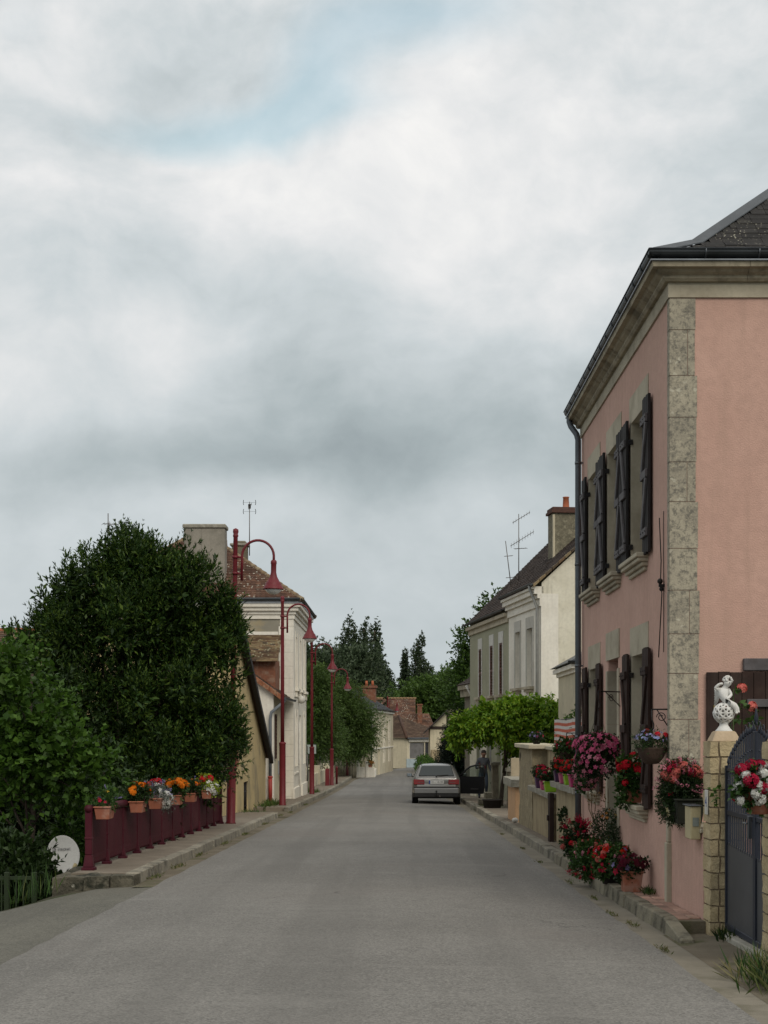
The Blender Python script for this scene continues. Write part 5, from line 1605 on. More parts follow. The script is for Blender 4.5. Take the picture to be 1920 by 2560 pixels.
# ------------------------------------------------------------------ right: white house and grey-green house, one roof
def build_right_houses():
    A, B, C = Vector((4.63, 47.7)), Vector((3.98, 53.0)), Vector((2.97, 61.0))
    u = (C - A).normalized()
    L1, L2 = (B - A).length, (C - A).length
    # local: front seen from the street; u runs away from the camera, v must go to the right
    g = gz(54)
    W = House('white_house', 'cream white house with dark tiled roof and tall rendered chimney', A, u, g)
    W.v = Vector((u.y, -u.x, 0))
    G = House('green_house', 'grey green house with louvred red brown shutters beside the white house', A, u, g)
    G.v = Vector((u.y, -u.x, 0))
    dep, ze, zg = 8.6, 6.30, 5.92
    pit = .93
    rid = dep / 2
    def front(Hs, L0, L1, z0, z1, ops, m):
        mb = MB(); wall(mb, Hs.O + Hs.u * L0, Hs.u, -Hs.v, L1 - L0, z0, z1, [(a - L0, b - L0, c, d) for a, b, c, d in ops], .2)
        Hs.part(mb, 'wall', m)
    # white house
    wops = [(1.35, 2.25, 3.0, 4.95), (3.35, 4.2, 3.0, 4.95), (1.3, 2.3, g - .3, 1.4), (3.3, 4.2, -.2, 1.5)]
    front(W, 0, L1, g - .6, ze - .5, wops, W_WHITE)
    mb = MB()
    q = [W.p(0, 0, g - .6), W.p(0, dep, g - .6), W.p(0, dep, ze), W.p(0, rid, ze + rid * pit), W.p(0, 0, ze)]
    mb.poly(q); W.part(mb, 'gable_wall', W_WHITE2)
    mb = MB(); mb.poly([G.p(L2, 0, g - .6), G.p(L2, dep, g - .6), G.p(L2, dep, zg), G.p(L2, rid, zg + .2 + rid * pit), G.p(L2, 0, zg)]); G.part(mb, 'gable_wall', W_GREEN)
    W.bx('corner_pilaster', W_WHITE, -.015, .02, -.02, .55, g - .5, ze - .35)
    for a0, a1, z0, z1 in wops[:2]:
        W.bx('blind', SHUTW, a0 + .02, a1 - .02, .15, .19, z0, z1)
        for (x0, x1, y0, y1) in ((a0 - .14, a0, z0, z1), (a1, a1 + .14, z0, z1), (a0 - .14, a1 + .14, z1, z1 + .38)):
            W.bx('surround', SHUTW, x0 + .001, x1 - .001, -.02, .05, y0, y1)
        m = MB(); W.box(m, a0 - .2, a1 + .2, -.16, .05, z0 - .09, z0 - .003); W.box(m, a0 - .12, a1 + .12, -.09, .05, z0 - .18, z0 - .09); W.part(m, 'sill', CUT)
    W.window(*wops[3]); W.bx('door', SHUTW, wops[2][0], wops[2][1], .15, .2, wops[2][2], wops[2][3])
    m = MB(); W.box(m, -.0, L1, -.06, .06, ze - .75, ze - .5); W.box(m, 0, L1, -.14, .06, ze - .5, ze - .36); W.box(m, 0, L1, -.24, .06, ze - .36, ze - .2); W.box(m, 0, L1, -.30, .06, ze - .2, ze - .12)
    W.part(m, 'cornice', W_WHITE)
    W.gutter(-.05, L1 + .02, -.36, ze - .03)
    zf = lambda b: ze - .36 * pit * .0 + (b) * pit
    rf = W.roof_part([((-.12, -.3, zf(-.12)), (L1 + .05, -.3, zf(-.12)), (L1 + .05, rid, zf(rid)), (-.12, rid, zf(rid))),
                      ((L1 + .05, dep + .3, zf(-.12)), (-.12, dep + .3, zf(-.12)), (-.12, rid, zf(rid)), (L1 + .05, rid, zf(rid)))], T_DARK, .22, .16, 3)
    m = MB()
    for k in range(22):
        b0, b1 = -.3 + k * (rid + .3) / 22, -.3 + (k + .92) * (rid + .3) / 22
        z = lambda b: zf(-.12) + (b + .3) * (zf(rid) - zf(-.12)) / (rid + .3)
        m.hexa([W.p(-.16, b0, z(b0) - .05), W.p(.06, b0, z(b0) - .05), W.p(.06, b1, z(b1) - .05), W.p(-.16, b1, z(b1) - .05)],
               [W.p(-.16, b0, z(b0) + .05), W.p(.06, b0, z(b0) + .055), W.p(.06, b1, z(b1) + .04), W.p(-.16, b1, z(b1) + .035)])
    W.part(m, 'verge_tiles', T_OLD, 0, rf)
    W.ridge([(-.12, rid, zf(rid) + .03), (L1, rid, zf(rid) + .03)], T_DARK, parent=rf)
    for k in range(3):
        b = .35 + k * 1.1
        m = MB(); z = zf(b) + .06
        m.hexa([W.p(1.4 + k * .5, b, z), W.p(1.75 + k * .5, b, z), W.p(1.75 + k * .5, b + .5, zf(b + .5) + .06), W.p(1.4 + k * .5, b + .5, zf(b + .5) + .06)],
               [W.p(1.4 + k * .5, b, z + .05), W.p(1.75 + k * .5, b, z + .05), W.p(1.75 + k * .5, b + .5, zf(b + .5) + .11), W.p(1.4 + k * .5, b + .5, zf(b + .5) + .11)])
        W.part(m, 'roof_flashing', ZINC, 0, rf)
    m = MB(); a_, b_ = .22, -.10
    m.tube([W.p(a_, -.36, ze - .08), W.p(a_, -.34, ze - .2), W.p(a_, b_, ze - .8), W.p(a_, b_, g + .1)], .05, 10)
    W.part(m, 'downpipe', mat('grey_downpipe', (.33, .33, .31), None, 4, .6, .1))
    # chimney through the near slope
    z0 = 8.6
    c0, c1 = 1.15, 2.0
    zc = W.bx('chimney', mat('flint_chimney', (.20, .18, .125), (.13, .12, .085), 6, .95, .8, 22, .03, stain=(.34, .31, .22), sscale=7, samt=.6), 3.3, 4.1, c0, c1 - .02, zf(c0) - .5, 9.05, 0)
    W.bx('chimney_edge', W_CREAM, 3.29, 3.36, c0 - .012, c0 + .06, zf(c0) - .3, 9.0, 0, zc)
    W.bx('chimney_cap', DARKBRICK, 3.22, 4.18, c0 - .07, c1 + .05, 9.05, 9.15, .01, zc); W.bx('chimney_cap', DARKBRICK, 3.26, 4.14, c0 - .03, c1 + .01, 9.152, 9.26, .01, zc)
    m = MB(); pc = W.p(3.7, (c0 + c1) / 2 + .12, 9.25); m.lathe([(.15, 0), (.15, .03), (.115, .08), (.10, .38), (.115, .39), (.115, .42), (.08, .42), (0, .3)], 14, pc); W.part(m, 'chimney_pot', POTC, 0, zc)
    # green house
    gops = [(L1 + 1.15, L1 + 1.75, 2.85, 4.75), (L1 + 3.0, L1 + 3.6, 2.85, 4.75), (L1 + 5.4, L1 + 6.0, 2.85, 4.75), (L1 + 1.3, L1 + 2.3, g - .3, 1.5), (L1 + 3.4, L1 + 4.3, .0, 1.6), (L1 + 5.6, L1 + 6.5, .0, 1.6)]
    front(G, L1 + .002, L2, g - .6, zg - .3, gops, W_GREEN)
    for a0, a1, z0, z1 in gops[:3]:
        G.bx('surround', WHITEP, a0 - .14, a1 + .14, -.022, .05, z1 + .001, z1 + .42); G.bx('surround', WHITEP, a1 + .001, a1 + .13, -.02, .05, z0, z1)
        G.bx('surround', WHITEP, a0 - .13, a0 - .001, -.02, .05, z0, z1)
        G.shutter(a0 + .005, a1 - .005, z0, z1, SHUTB, .0, 16)
        m = MB(); G.box(m, a0 - .22, a1 + .22, -.18, .05, z0 - .1, z0 - .003); G.box(m, a0 - .14, a1 + .14, -.1, .05, z0 - .2, z0 - .1); G.part(m, 'sill', CUT)
    G.window(*gops[4]); G.window(*gops[5]); G.bx('door', SHUTW, gops[3][0], gops[3][1], .15, .2, gops[3][2], gops[3][3])
    G.bx('ground_floor_render', W_WHITE2, L1 + 4.35, L1 + 5.58, -.012, .02, g - .4, 1.9); G.bx('ground_floor_render', W_WHITE2, L1 + 6.52, L2 - .0, -.012, .02, g - .4, 1.9)
    m = MB(); G.box(m, L1 + .01, L2 + .05, -.07, .06, zg - .5, zg - .3); G.box(m, L1 + .01, L2 + .1, -.18, .06, zg - .3, zg - .17); G.part(m, 'cornice', CUT)
    G.gutter(L1 + .01, L2 + .15, -.26, zg - .05)
    z2 = lambda b: zg + .02 + b * (zf(rid) - zg) / rid
    rf = G.roof_part([((L1 + .05, -.24, z2(-.15)), (L2 + .12, -.24, z2(-.15)), (L2 + .12, rid, zf(rid) - .02), (L1 + .05, rid, zf(rid) - .02)),
                      ((L2 + .12, dep + .24, z2(-.15)), (L1 + .05, dep + .24, z2(-.15)), (L1 + .05, rid, zf(rid) - .02), (L2 + .12, rid, zf(rid) - .02))], T_DARK, .22, .16, 5)
    G.ridge([(L1, rid, zf(rid) + .01), (L2 + .1, rid, zf(rid) + .01)], T_DARK, parent=rf)
    for a, b0, b1 in ((L1 + 1.2, .3, 1.3), (L1 + 1.0, 1.6, 2.1), (L1 + 3.4, -.05, .25)):
        m = MB()
        m.hexa([G.p(a, b0, z2(b0) + .05), G.p(a + .22, b0, z2(b0) + .05), G.p(a + .22, b1, z2(b1) + .05), G.p(a, b1, z2(b1) + .05)],
               [G.p(a, b0, z2(b0) + .09), G.p(a + .22, b0, z2(b0) + .09), G.p(a + .22, b1, z2(b1) + .09), G.p(a, b1, z2(b1) + .09)])
        G.part(m, 'roof_flashing', ZINC, 0, rf)
    # two aerials standing on the roof
    pa = G.p(L1 + 4.5, 1.3, z2(1.3))
    yagi('roof_aerial', 'tall roof aerial with two slanting booms over the dark roofs', pa, 2.7, [(2.5, 1.0, .95, 7, .07, True), (1.65, 1.35, .95, 9, .10, True), (1.35, .5, 2.0, 4, .14, False)])
    pa = G.p(L1 + 5.2, 1.15, z2(1.15))
    yagi('roof_aerial', 'thin leaning aerial beside the tall one on the dark roofs', pa, 1.9, [(1.3, .35, 1.2, 3, .08, False), (.45, .5, 1.2, 3, .06, False)]).rotation_euler = (0, R(-7), 0)
    # wall bracket on the gable
    m = MB(); c = W.p(-.03, 2.55, 3.95); m.box(c.x - .12, c.x + .12, c.y - .06, c.y + .02, c.z - .1, c.z + .16); m.tube([c + Vector((-.1, -.03, .1)), c + Vector((-1.0, -.0, .12))], .008, 4)
    W.part(m, 'wire_bracket', RUST)
build_right_houses()
# low annexe peeping out behind the drainpipe
H = House('annexe', 'low annexe with zinc roof and moulded cornice behind the drainpipe', (4.62, 39.5), (1, 0), gz(39))
H.bx('wall', W_CREAM, .16, 4.6, .16, 4.6, gz(39) - .1, 3.1); H.bx('cornice', W_WHITE, .10, 4.65, .10, 4.65, 3.1, 3.2); H.bx('cornice', W_WHITE, .0, 4.7, .0, 4.7, 3.202, 3.32)
m = MB(); m.hexa([H.p(-.08, -.08, 3.36), H.p(4.8, -.08, 3.36), H.p(4.8, 4.8, 3.36), H.p(-.08, 4.8, 3.36)], [H.p(1.2, 1.2, 4.1), H.p(3.5, 1.2, 4.1), H.p(3.5, 3.5, 4.1), H.p(1.2, 3.5, 4.1)]); H.part(m, 'roof', ZINCD)
H.gutter(-.1, 4.8, -.12, 3.40)

# ------------------------------------------------------------------ left: railing on the bridge pavement
MAROON = mat('maroon_paint', (.066, .007, .015), (.048, .006, .012), 4, .6, .12, 30, .003, spec=.2, stain=(.095, .018, .026), sscale=2, samt=.4)
LAMPRED = mat('lamp_red_paint', (.150, .016, .022), (.120, .013, .018), 4, .5, .12, 30, .003, spec=.3, stain=(.17, .035, .036), sscale=2, samt=.4)
def build_railing():
    RX, Y0, Y1, n = -4.03, 19.3, 33.5, 13
    e = empty('railing', 'maroon iron railing with boarded panels along the left pavement', 'railing', (RX, Y0, gz(Y0) + .125))
    T = Vector(e.location)
    ys = list(np.linspace(Y0, Y1, n))
    zt = .80
    for i, y in enumerate(ys):
        m = MB(); z = gz(y) + .125
        big = i in (0, n - 1)
        r = .045 if big else .017
        w = .085 if big else .062
        m.box(RX - w, RX + w, y - w, y + w, z - .03, z + .04)
        w -= .018
        m.hexa([(RX - w, y - w, z + .04), (RX + w, y - w, z + .04), (RX + w, y + w, z + .04), (RX - w, y + w, z + .04)], [(RX - r, y - r, z + .2), (RX + r, y - r, z + .2), (RX + r, y + r, z + .2), (RX - r, y + r, z + .2)])
        m.box(RX - r, RX + r, y - r, y + r, z + .2, z + zt - .02)
        m.box(RX - r - .006, RX + r + .006, y - r - .006, y + r + .006, z + .40, z + .43)
        o = m.build('post', MAROON, e, .008); o.location = -T
    m = MB(); m.tube([(RX, y, gz(y) + .125 + zt) for y in [Y0 - .05] + ys + [Y1 + .05]], .052, 10); o = m.build('top_rail', MAROON, e); o.location = -T
    for a, b in zip(ys, ys[1:]):
        p = MB()
        za, zb = gz(a) + .125, gz(b) + .125
        X = RX - .008
        p.hexa([(X - .012, a + .04, za + .15), (X + .012, a + .04, za + .15), (X + .012, b - .04, zb + .15), (X - .012, b - .04, zb + .15)],
               [(X - .012, a + .04, za + .19), (X + .012, a + .04, za + .19), (X + .012, b - .04, zb + .19), (X - .012, b - .04, zb + .19)])
        p.hexa([(X - .012, a + .04, za + .70), (X + .012, a + .04, za + .70), (X + .012, b - .04, zb + .70), (X - .012, b - .04, zb + .70)],
               [(X - .012, a + .04, za + .74), (X + .012, a + .04, za + .74), (X + .012, b - .04, zb + .74), (X - .012, b - .04, zb + .74)])
        o = p.build('panel_frame', MAROON, e); o.location = -T
        bk = MB(); bk.hexa([(X - .020, a + .04, za + .16), (X - .014, a + .04, za + .16), (X - .014, b - .04, zb + .16), (X - .020, b - .04, zb + .16)], [(X - .020, a + .04, za + .73), (X - .014, a + .04, za + .73), (X - .014, b - .04, zb + .73), (X - .020, b - .04, zb + .73)]); bk.build('panel_sheet', MAROON, o)
        sl = MB()
        k = 16
        for j in range(k):
            y = a + .05 + (b - a - .1) * (j + .5) / k
            w = (b - a - .1) / k * .36
            z = gz(y) + .125
            sl.prism([(X, y - w, z + .09), (X, y, z + .06), (X, y + w, z + .09), (X, y + w, z + .74), (X, y - w, z + .74)], (.014, 0, 0))
        sl.build('slats', MAROON, o)['kind'] = 'stuff'
build_railing()
def trough(label, y, blobs, nl, lm, fl, seed, L=.045, W=.03):
    e = empty('railing_trough', label, 'flower box', (-3.865, y, gz(y) + .125 + .66), 0, 'terracotta flower boxes on the maroon railing')
    m = MB(); pot_trough(m, .105, .20, .17, .8); m.build('box', TERRA, e, .006)
    m = MB(); m.tube([(-.10, -.12, .02), (-.11, -.12, .185), (-.165, -.12, .19)], .006, 5); m.tube([(-.10, .12, .02), (-.11, .12, .185), (-.165, .12, .19)], .006, 5); m.build('hook', IRON, e)
    bouquet(e, blobs, nl, 5, lm, fl, L, W, .09, .4, seed)
low = [(0, 0, .22, .12, .20, .09)]
trough('flower box of small mixed flowers at the near end of the railing', 19.5, [(0, 0, .22, .12, .18, .08), (.03, .02, .27, .08, .12, .08)], 260, [L_POT], [('single', 'crimson', 8, 1.0, [0], .1), ('single', 'yellow', 4, 1.1, [1], .2), ('spike', 'lilac', 5, .7, [1], .0), ('single', 'blue', 3, 1., [0], .1)], 71, .05, .014)
trough('flower box with a scatter of orange marigolds on tall stems', 22.0, [(0, 0, .22, .14, .2, .09), (0, .0, .30, .15, .2, .10)], 260, L_POTD, [('pompon', 'orange', 18, 1.35, [1], -.1)], 72)
trough('flower box with lavender, red geranium and trailing white petunias', 23.65, [(0, 0, .25, .15, .2, .13), (-.02, 0, .34, .1, .14, .06), (.13, .12, .14, .09, .14, .13)], 300, L_LAV, [('spike', 'lilac', 22, .8, [0], .0), ('umbel', 'red', 4, 1.2, [1], .3), ('petunia', 'white', 44, 1.0, [2], -.9), ('petunia', 'white', 8, .8, [0], .2)], 73, .05, .012)
trough('flower box packed with dense orange marigolds', 25.8, [(0, 0, .22, .14, .2, .09), (0, .0, .33, .15, .2, .08)], 320, L_POT, [('pompon', 'orange', 30, 1.5, [1], .0)], 74)
trough('flower box with dark foliage and rusty orange flowers', 27.6, [(0, 0, .24, .15, .22, .14)], 320, L_POTD, [('pompon', 'orange', 9, 1.2, [0], .1), ('spike', 'lilac', 5, .8, [0], .1)], 75)
trough('flower box with lime foliage and white petunias at the far end of the railing', 30.0, [(-.03, 0, .32, .14, .2, .12), (.08, 0, .2, .12, .22, .14)], 330, L_LIME, [('umbel', 'red', 6, 1.3, [0], .4), ('petunia', 'white', 50, 1.1, [1], -.7), ('petunia', 'white', 14, 1.0, [0], -.1)], 76)

# ------------------------------------------------------------------ street lamps
def build_lamp():
    e = empty('street_lamp', '', 'street lamp')
    m = MB(); m.lathe([(.12, 0), (.12, .02), (.105, .04), (.10, 1.95), (.112, 1.97), (.112, 2.0), (.075, 2.03), (0, 2.03)], 16); m.build('base_column', LAMPRED, e)
    m = MB(); m.lathe([(.062, 2.0), (.058, 4.5), (.050, 6.5), (.062, 6.52), (.062, 6.55), (.05, 6.57), (.066, 6.62), (.06, 6.68), (0, 6.71)], 14); m.build('post', LAMPRED, e)
    m = MB(); R0 = .36; cx = .155 + R0
    pts = [(.155, 0, 5.52), (.155, 0, 6.06)] + [(cx - R0 * math.cos(a), 0, 6.08 + R0 * math.sin(a)) for a in np.linspace(.05, math.pi - .05, 16)] + [(cx + R0, 0, 6.06), (cx + R0, 0, 5.98)]
    m.tube(pts, .030, 10); m.build('arm', LAMPRED, e)
    for z in (5.68, 6.05):
        m = MB(); m.tube([(.02, 0, z), (.155, 0, z)], .026, 8); m.lathe([(.075, z - .03), (.075, z + .03)], 12); m.build('clamp', LAMPRED, e)
    hx = cx + R0
    m = MB(); m.lathe([(0, 6.01), (.045, 6.0), (.068, 5.97), (.070, 5.915), (.062, 5.90), (.062, 5.72), (.085, 5.62), (.15, 5.50), (.185, 5.46), (.19, 5.42), (.215, 5.40), (.225, 5.36), (.235, 5.345), (.235, 5.33), (.19, 5.335), (0, 5.34)][::-1], 24, (hx, 0, 0)); m.build('lamp_hood', LAMPRED, e)
    s = NB('frosted_glass'); s.bsdf((.75, .75, .72), .25, 0, None, .5)
    m = MB(); m.lathe([(0, 5.215), (.06, 5.22), (.12, 5.245), (.17, 5.29), (.195, 5.335), (0, 5.336)], 24, (hx, 0, 0)); m.build('lamp_glass', s.done(), e)
    return e
lamp0 = build_lamp()
LAMPS = [(-3.80, 33.6, 1, 'dark red street lamp rising behind the far end of the maroon railing'), (-3.70, 47.4, 1, 'dark red street lamp in front of the white building with the red ended drainpipe'),
         (-3.69, 63.4, 1, 'dark red street lamp at the far corner of the tall white house'), (-3.67, 82, 1, 'dark red street lamp beside the red cabinet'),
         (-3.70, 108, 1, 'dark red street lamp standing against the roadside tree'), (-.95, 134.5, .98, 'dark red street lamp before the cream row house')]
for i, (x, y, s, lab) in enumerate(LAMPS):
    o = lamp0 if i == 0 else copy_tree(lamp0)
    o.location = (x, y, gz(y) + (.125 if i < 5 else .02)); o.scale = (s, s, s)
    o.rotation_euler = (0, R(1.0 if i == 0 else 0), 0)
    tag(o, lab, 'street lamp', 'dark red street lamps along the left pavement')
m = MB(); m.box(-3.98, -3.76, 80.9, 81.5, gz(81) + .12, gz(81) + 1.05)
tag(m.build('red_cabinet', LAMPRED, None, .01), 'dark red cabinet at the foot of a street lamp, next to the slim bollard', 'cabinet')
m = MB(); m.lathe([(.06, 0), (.06, .9), (.07, .92), (.05, 1.0), (0, 1.02)], 10); o = m.build('bollard', LAMPRED); o.location = (-3.5, 84.5, gz(84) + .12); tag(o, 'slim red bollard beyond the red cabinet', 'bollard')

# ------------------------------------------------------------------ satellite dish, green fence
def build_dish():
    e = empty('satellite_dish', 'white satellite dish on a mast below the railed pavement', 'satellite dish', (-4.98, 22.0, ground_z(-4.98, 22)))
    hz = -.30 - ground_z(-4.98, 22)
    DW = mat('dish_white', (.50, .51, .50), (.46, .47, .46), 4, .5, .08, 40, .002, spec=.4)
    rot = (R(78), 0, R(42))
    m = MB(); prof = [(r, .14 * (r / .28) ** 2 * .35) for r in (0, .07, .14, .2, .25, .28)]
    M = Matrix.Diagonal((.94, 1.0, 1, 1)).to_3x3()
    m.lathe(prof[1:] + [(.285, .049), (.285, .042), (.25, .030), (.14, .0), (.07, -.004)], 30, (0, 0, 0), M)
    d = m.build('reflector', DW, e, 0, (0, -.06, hz), rot)
    ink = mat('grey_print', (.10, .10, .105), None, 5, .6)
    put('lettering', text_mesh('lettering', 'ETRONIC', .052, ink), d, (.035, .075, .020))
    m = MB(); m.tube([(math.cos(a) * .03, math.sin(a) * .03, 0) for a in np.linspace(0, 6.3, 20)], .004, 4)
    for x in (-.012, .0, .012): m.tube([(x, -.018, 0), (x, .014, 0)], .003, 4)
    m.build('emblem', ink, d, 0, (-.135, .075, .022))
    m = MB(); m.tube([(0, -.27, -.0), (0, -.33, .12), (0, -.25, .30)], .010, 6); m.build('feed_arm', DW, d)
    m = MB(); m.tube([(0, -.29, .27), (0, -.19, .36)], [.032, .026], 10); m.build('receiver', mat('receiver_cream', (.45, .38, .22), None, 5, .6), d)
    m = MB(); m.tube([(0, 0, -.3), (0, 0, hz + .05)], .025, 8); m.build('mast', TIN, e)
build_dish()
e = empty('green_fence', 'low green metal fence in the shade beside the lane', 'fence', (-5.0, 17.9, ground_z(-5, 17.9)))
GF = mat('green_paint', (.022, .036, .013), (.018, .028, .011), 5, .6, .2, 40)
z1 = -.20 - ground_z(-5, 17.9)
for x in (-.95, .27, .6):
    m = MB(); m.box(x - .03, x + .03, -.03, .03, -.2, z1 + .03); m.build('post', GF, e, .004)
m = MB(); m.box(-.92, .57, -.012, .012, z1 - .06, z1 - .02); m.box(-.92, .57, -.012, .012, .12, .16); m.build('rail', GF, e)
for k in range(16):
    m = MB(); x = -.85 + k * .088; m.box(x - .008, x + .008, -.008, .008, .0, z1); m.build('bar', GF, e)

# ------------------------------------------------------------------ left vegetation
def build_left_trees():
    bx, by = -5.9, 31.0
    g = ground_z(bx, by)
    bl = [(-5.75, 31, 2.2, 1.9, 1.7, 2.3), (-4.45, 31, 2.4, 1.05, 1.2, 1.5), (-6.9, 31.2, 1.9, 1.2, 1.3, 1.7), (-5.75, 31, 4.1, 1.35, 1.3, 1.15), (-4.75, 31, 4.0, .85, .9, .9),
          (-5.6, 31, 4.85, .55, .5, .55), (-6.8, 31, 3.7, .75, .8, .9), (-4.8, 30.9, 4.75, .5, .5, .5), (-4.35, 30.9, 4.6, .45, .5, .6), (-6.5, 31, 4.45, .45, .4, .5), (-7.3, 31, 3.6, .45, .5, .9), (-5.3, 31, 4.7, .4, .4, .45), (-4.1, 31, 1.3, .75, .8, .8),
          (-5.0, 30.5, .6, 1.1, 1.0, 1.0), (-6.2, 30.5, .3, 1.3, 1.0, 1.2), (-4.0, 31.2, 3.4, .55, .6, .8), (-3.75, 31, 2.0, .5, .5, .5), (-7.7, 31.2, 2.4, .7, .8, 1.0)]
    rs = random.Random(77)
    core = [(b[0], b[1], b[2], b[3] * .74, b[4] * .74, b[5] * .76) for b in bl]
    sp = []
    for b in bl[:7] + bl[12:16] + bl[17:]:                          # upright shoots standing proud all over the crown
        for _ in range(13):
            a, t = rs.uniform(0, 6.283), rs.uniform(-.5, 1.0)
            q = (b[0] + math.cos(a) * math.cos(t) * b[3] * .93, b[1] + math.sin(a) * math.cos(t) * b[4] * .93, b[2] + math.sin(t) * b[5] * .93)
            w = rs.uniform(.17, .33)
            sp.append((q[0], q[1], q[2], w, w, rs.uniform(.36, .70)))
    for x, z, h in ((-5.6, 5.35, .42), (-5.85, 5.15, .35), (-4.8, 5.0, .4), (-4.4, 5.1, .42), (-5.2, 5.0, .3), (-6.65, 4.75, .4), (-7.3, 4.3, .42), (-3.95, 4.7, .4), (-6.2, 4.85, .35), (-3.7, 4.2, .4), (-7.55, 3.6, .4)):
        sp.append((x, 31, z, .17, .17, h))
    for k in range(26):                                   # thin leaders along the skyline
        x = -7.6 + k * .155
        top = lerp_tab([(-7.7, 3.3), (-7.0, 4.3), (-6.4, 4.75), (-5.6, 5.35), (-5.1, 4.75), (-4.4, 5.0), (-3.9, 4.5), (-3.6, 3.7)], x)
        sp.append((x + rs.uniform(-.08, .08), 31 + rs.uniform(-.4, .4), top + rs.uniform(-.25, .28), .09, .09, rs.uniform(.25, .42)))
    bl = core + sp + [(-5.6, 31.4, 1.2, 1.3, .8, 1.6), (-4.6, 31.3, .9, .8, .7, 1.2), (-5.2, 31.4, 2.6, 1.2, .8, 1.2)]
    tree('laurel_tree', 'large dark evergreen laurel tree overhanging the maroon railing', (bx, by, g), bl, 17500, 11, L_LAUREL, top=(.1, 0, 5.4), r0=.2, seed=21, fill=.30, L=.090, W=.029, length=.24, up=.9, shell=.5, lump=.14, lscale=1.3, spread=.55)
    # broad leaved bush in front on the left
    tree('hazel_bush', 'lighter green broad leaved bush left of the satellite dish', (-5.6, 22.5, ground_z(-5.6, 22.5)), [(-5.75, 22.5, 1.75, .7, .8, .9), (-5.2, 22.3, 1.1, .75, .7, .45), (-4.75, 22.2, .95, .45, .5, .3), (-6.1, 22.6, 2.4, .45, .5, .5), (-5.9, 22.5, .9, .6, .6, .5)], 700, 8, L_HAZEL, cat='bush', r0=.07, seed=22, L=.095, W=.075, length=.4, up=.1, shell=.35, droop=.25)
    # dark undergrowth below the railing
    for i, (bl, lab) in enumerate((([(-5.6, 27, -.2, 1.2, 1.2, 1.3), (-4.9, 26, -.5, .55, 1.2, .9)], 'dark shrub in the hollow behind the railing'),
                                   ([(-6.5, 25.5, 0, 1.1, 1.1, 1.4), (-7.2, 26, 1.2, .9, 1, 1.3)], 'dark tall shrub behind the broad leaved bush'),
                                   ([(-7.0, 29.5, 1.2, 1.2, 1.0, 1.6), (-8.4, 31, 1.4, 1.4, 1.2, 1.9)], 'dark evergreen shrub left of the laurel'),
                                   ([(-5.35, 20.4, -.9, .6, .7, .9)], 'dark shrub in the hollow behind the green fence'))):
        c = bl[0]
        tree('dark_shrub', lab, (c[0], c[1], ground_z(c[0], c[1])), bl, 1500, 8, L_DARK, cat='shrub', r0=.06, seed=30 + i, L=.10, W=.05, length=.3, shell=.3, up=.3)
    # the young laurel sucker by the dish
    tree('laurel_sapling', 'slim bright sapling rising behind the satellite dish', (-5.15, 23.2, ground_z(-5.15, 23.2)), [(-5.1, 23.1, .0, .22, .2, .75), (-4.85, 23.1, -.3, .25, .2, .5)], 130, 9, L_HAZEL, cat='shrub', r0=.02, seed=35, L=.10, W=.03, length=.25, up=.8, shell=.2, limbs=5)
    # tall grass
    rg = np.random.default_rng(7)
    n = 90
    pts = np.stack([rg.uniform(-7, -4.9, n), rg.uniform(16.2, 20, n), np.zeros(n)], 1)
    pts[:, 2] = [ground_z(*p[:2]) for p in pts]
    tag(put('tall_grass', grass_mesh('tall_grass', pts, .5, rg, [L_GRASS, L_POTD, L_DARK], .016, .15)), 'tall grass in the shade beside the lane', 'grass', kind='stuff')
    n = 60
    pts = np.stack([rg.uniform(-4.6, -4.1, n), rg.uniform(17.2, 18.4, n), np.zeros(n)], 1)
    pts[:, 2] = [ground_z(*p[:2]) for p in pts]
    tag(put('tall_grass', grass_mesh('tall_grass', pts, .4, rg, [L_GRASS, L_POT, L_POTD], .014, .2)), 'tufts of grass below the old masonry wall', 'grass', kind='stuff')
build_left_trees()

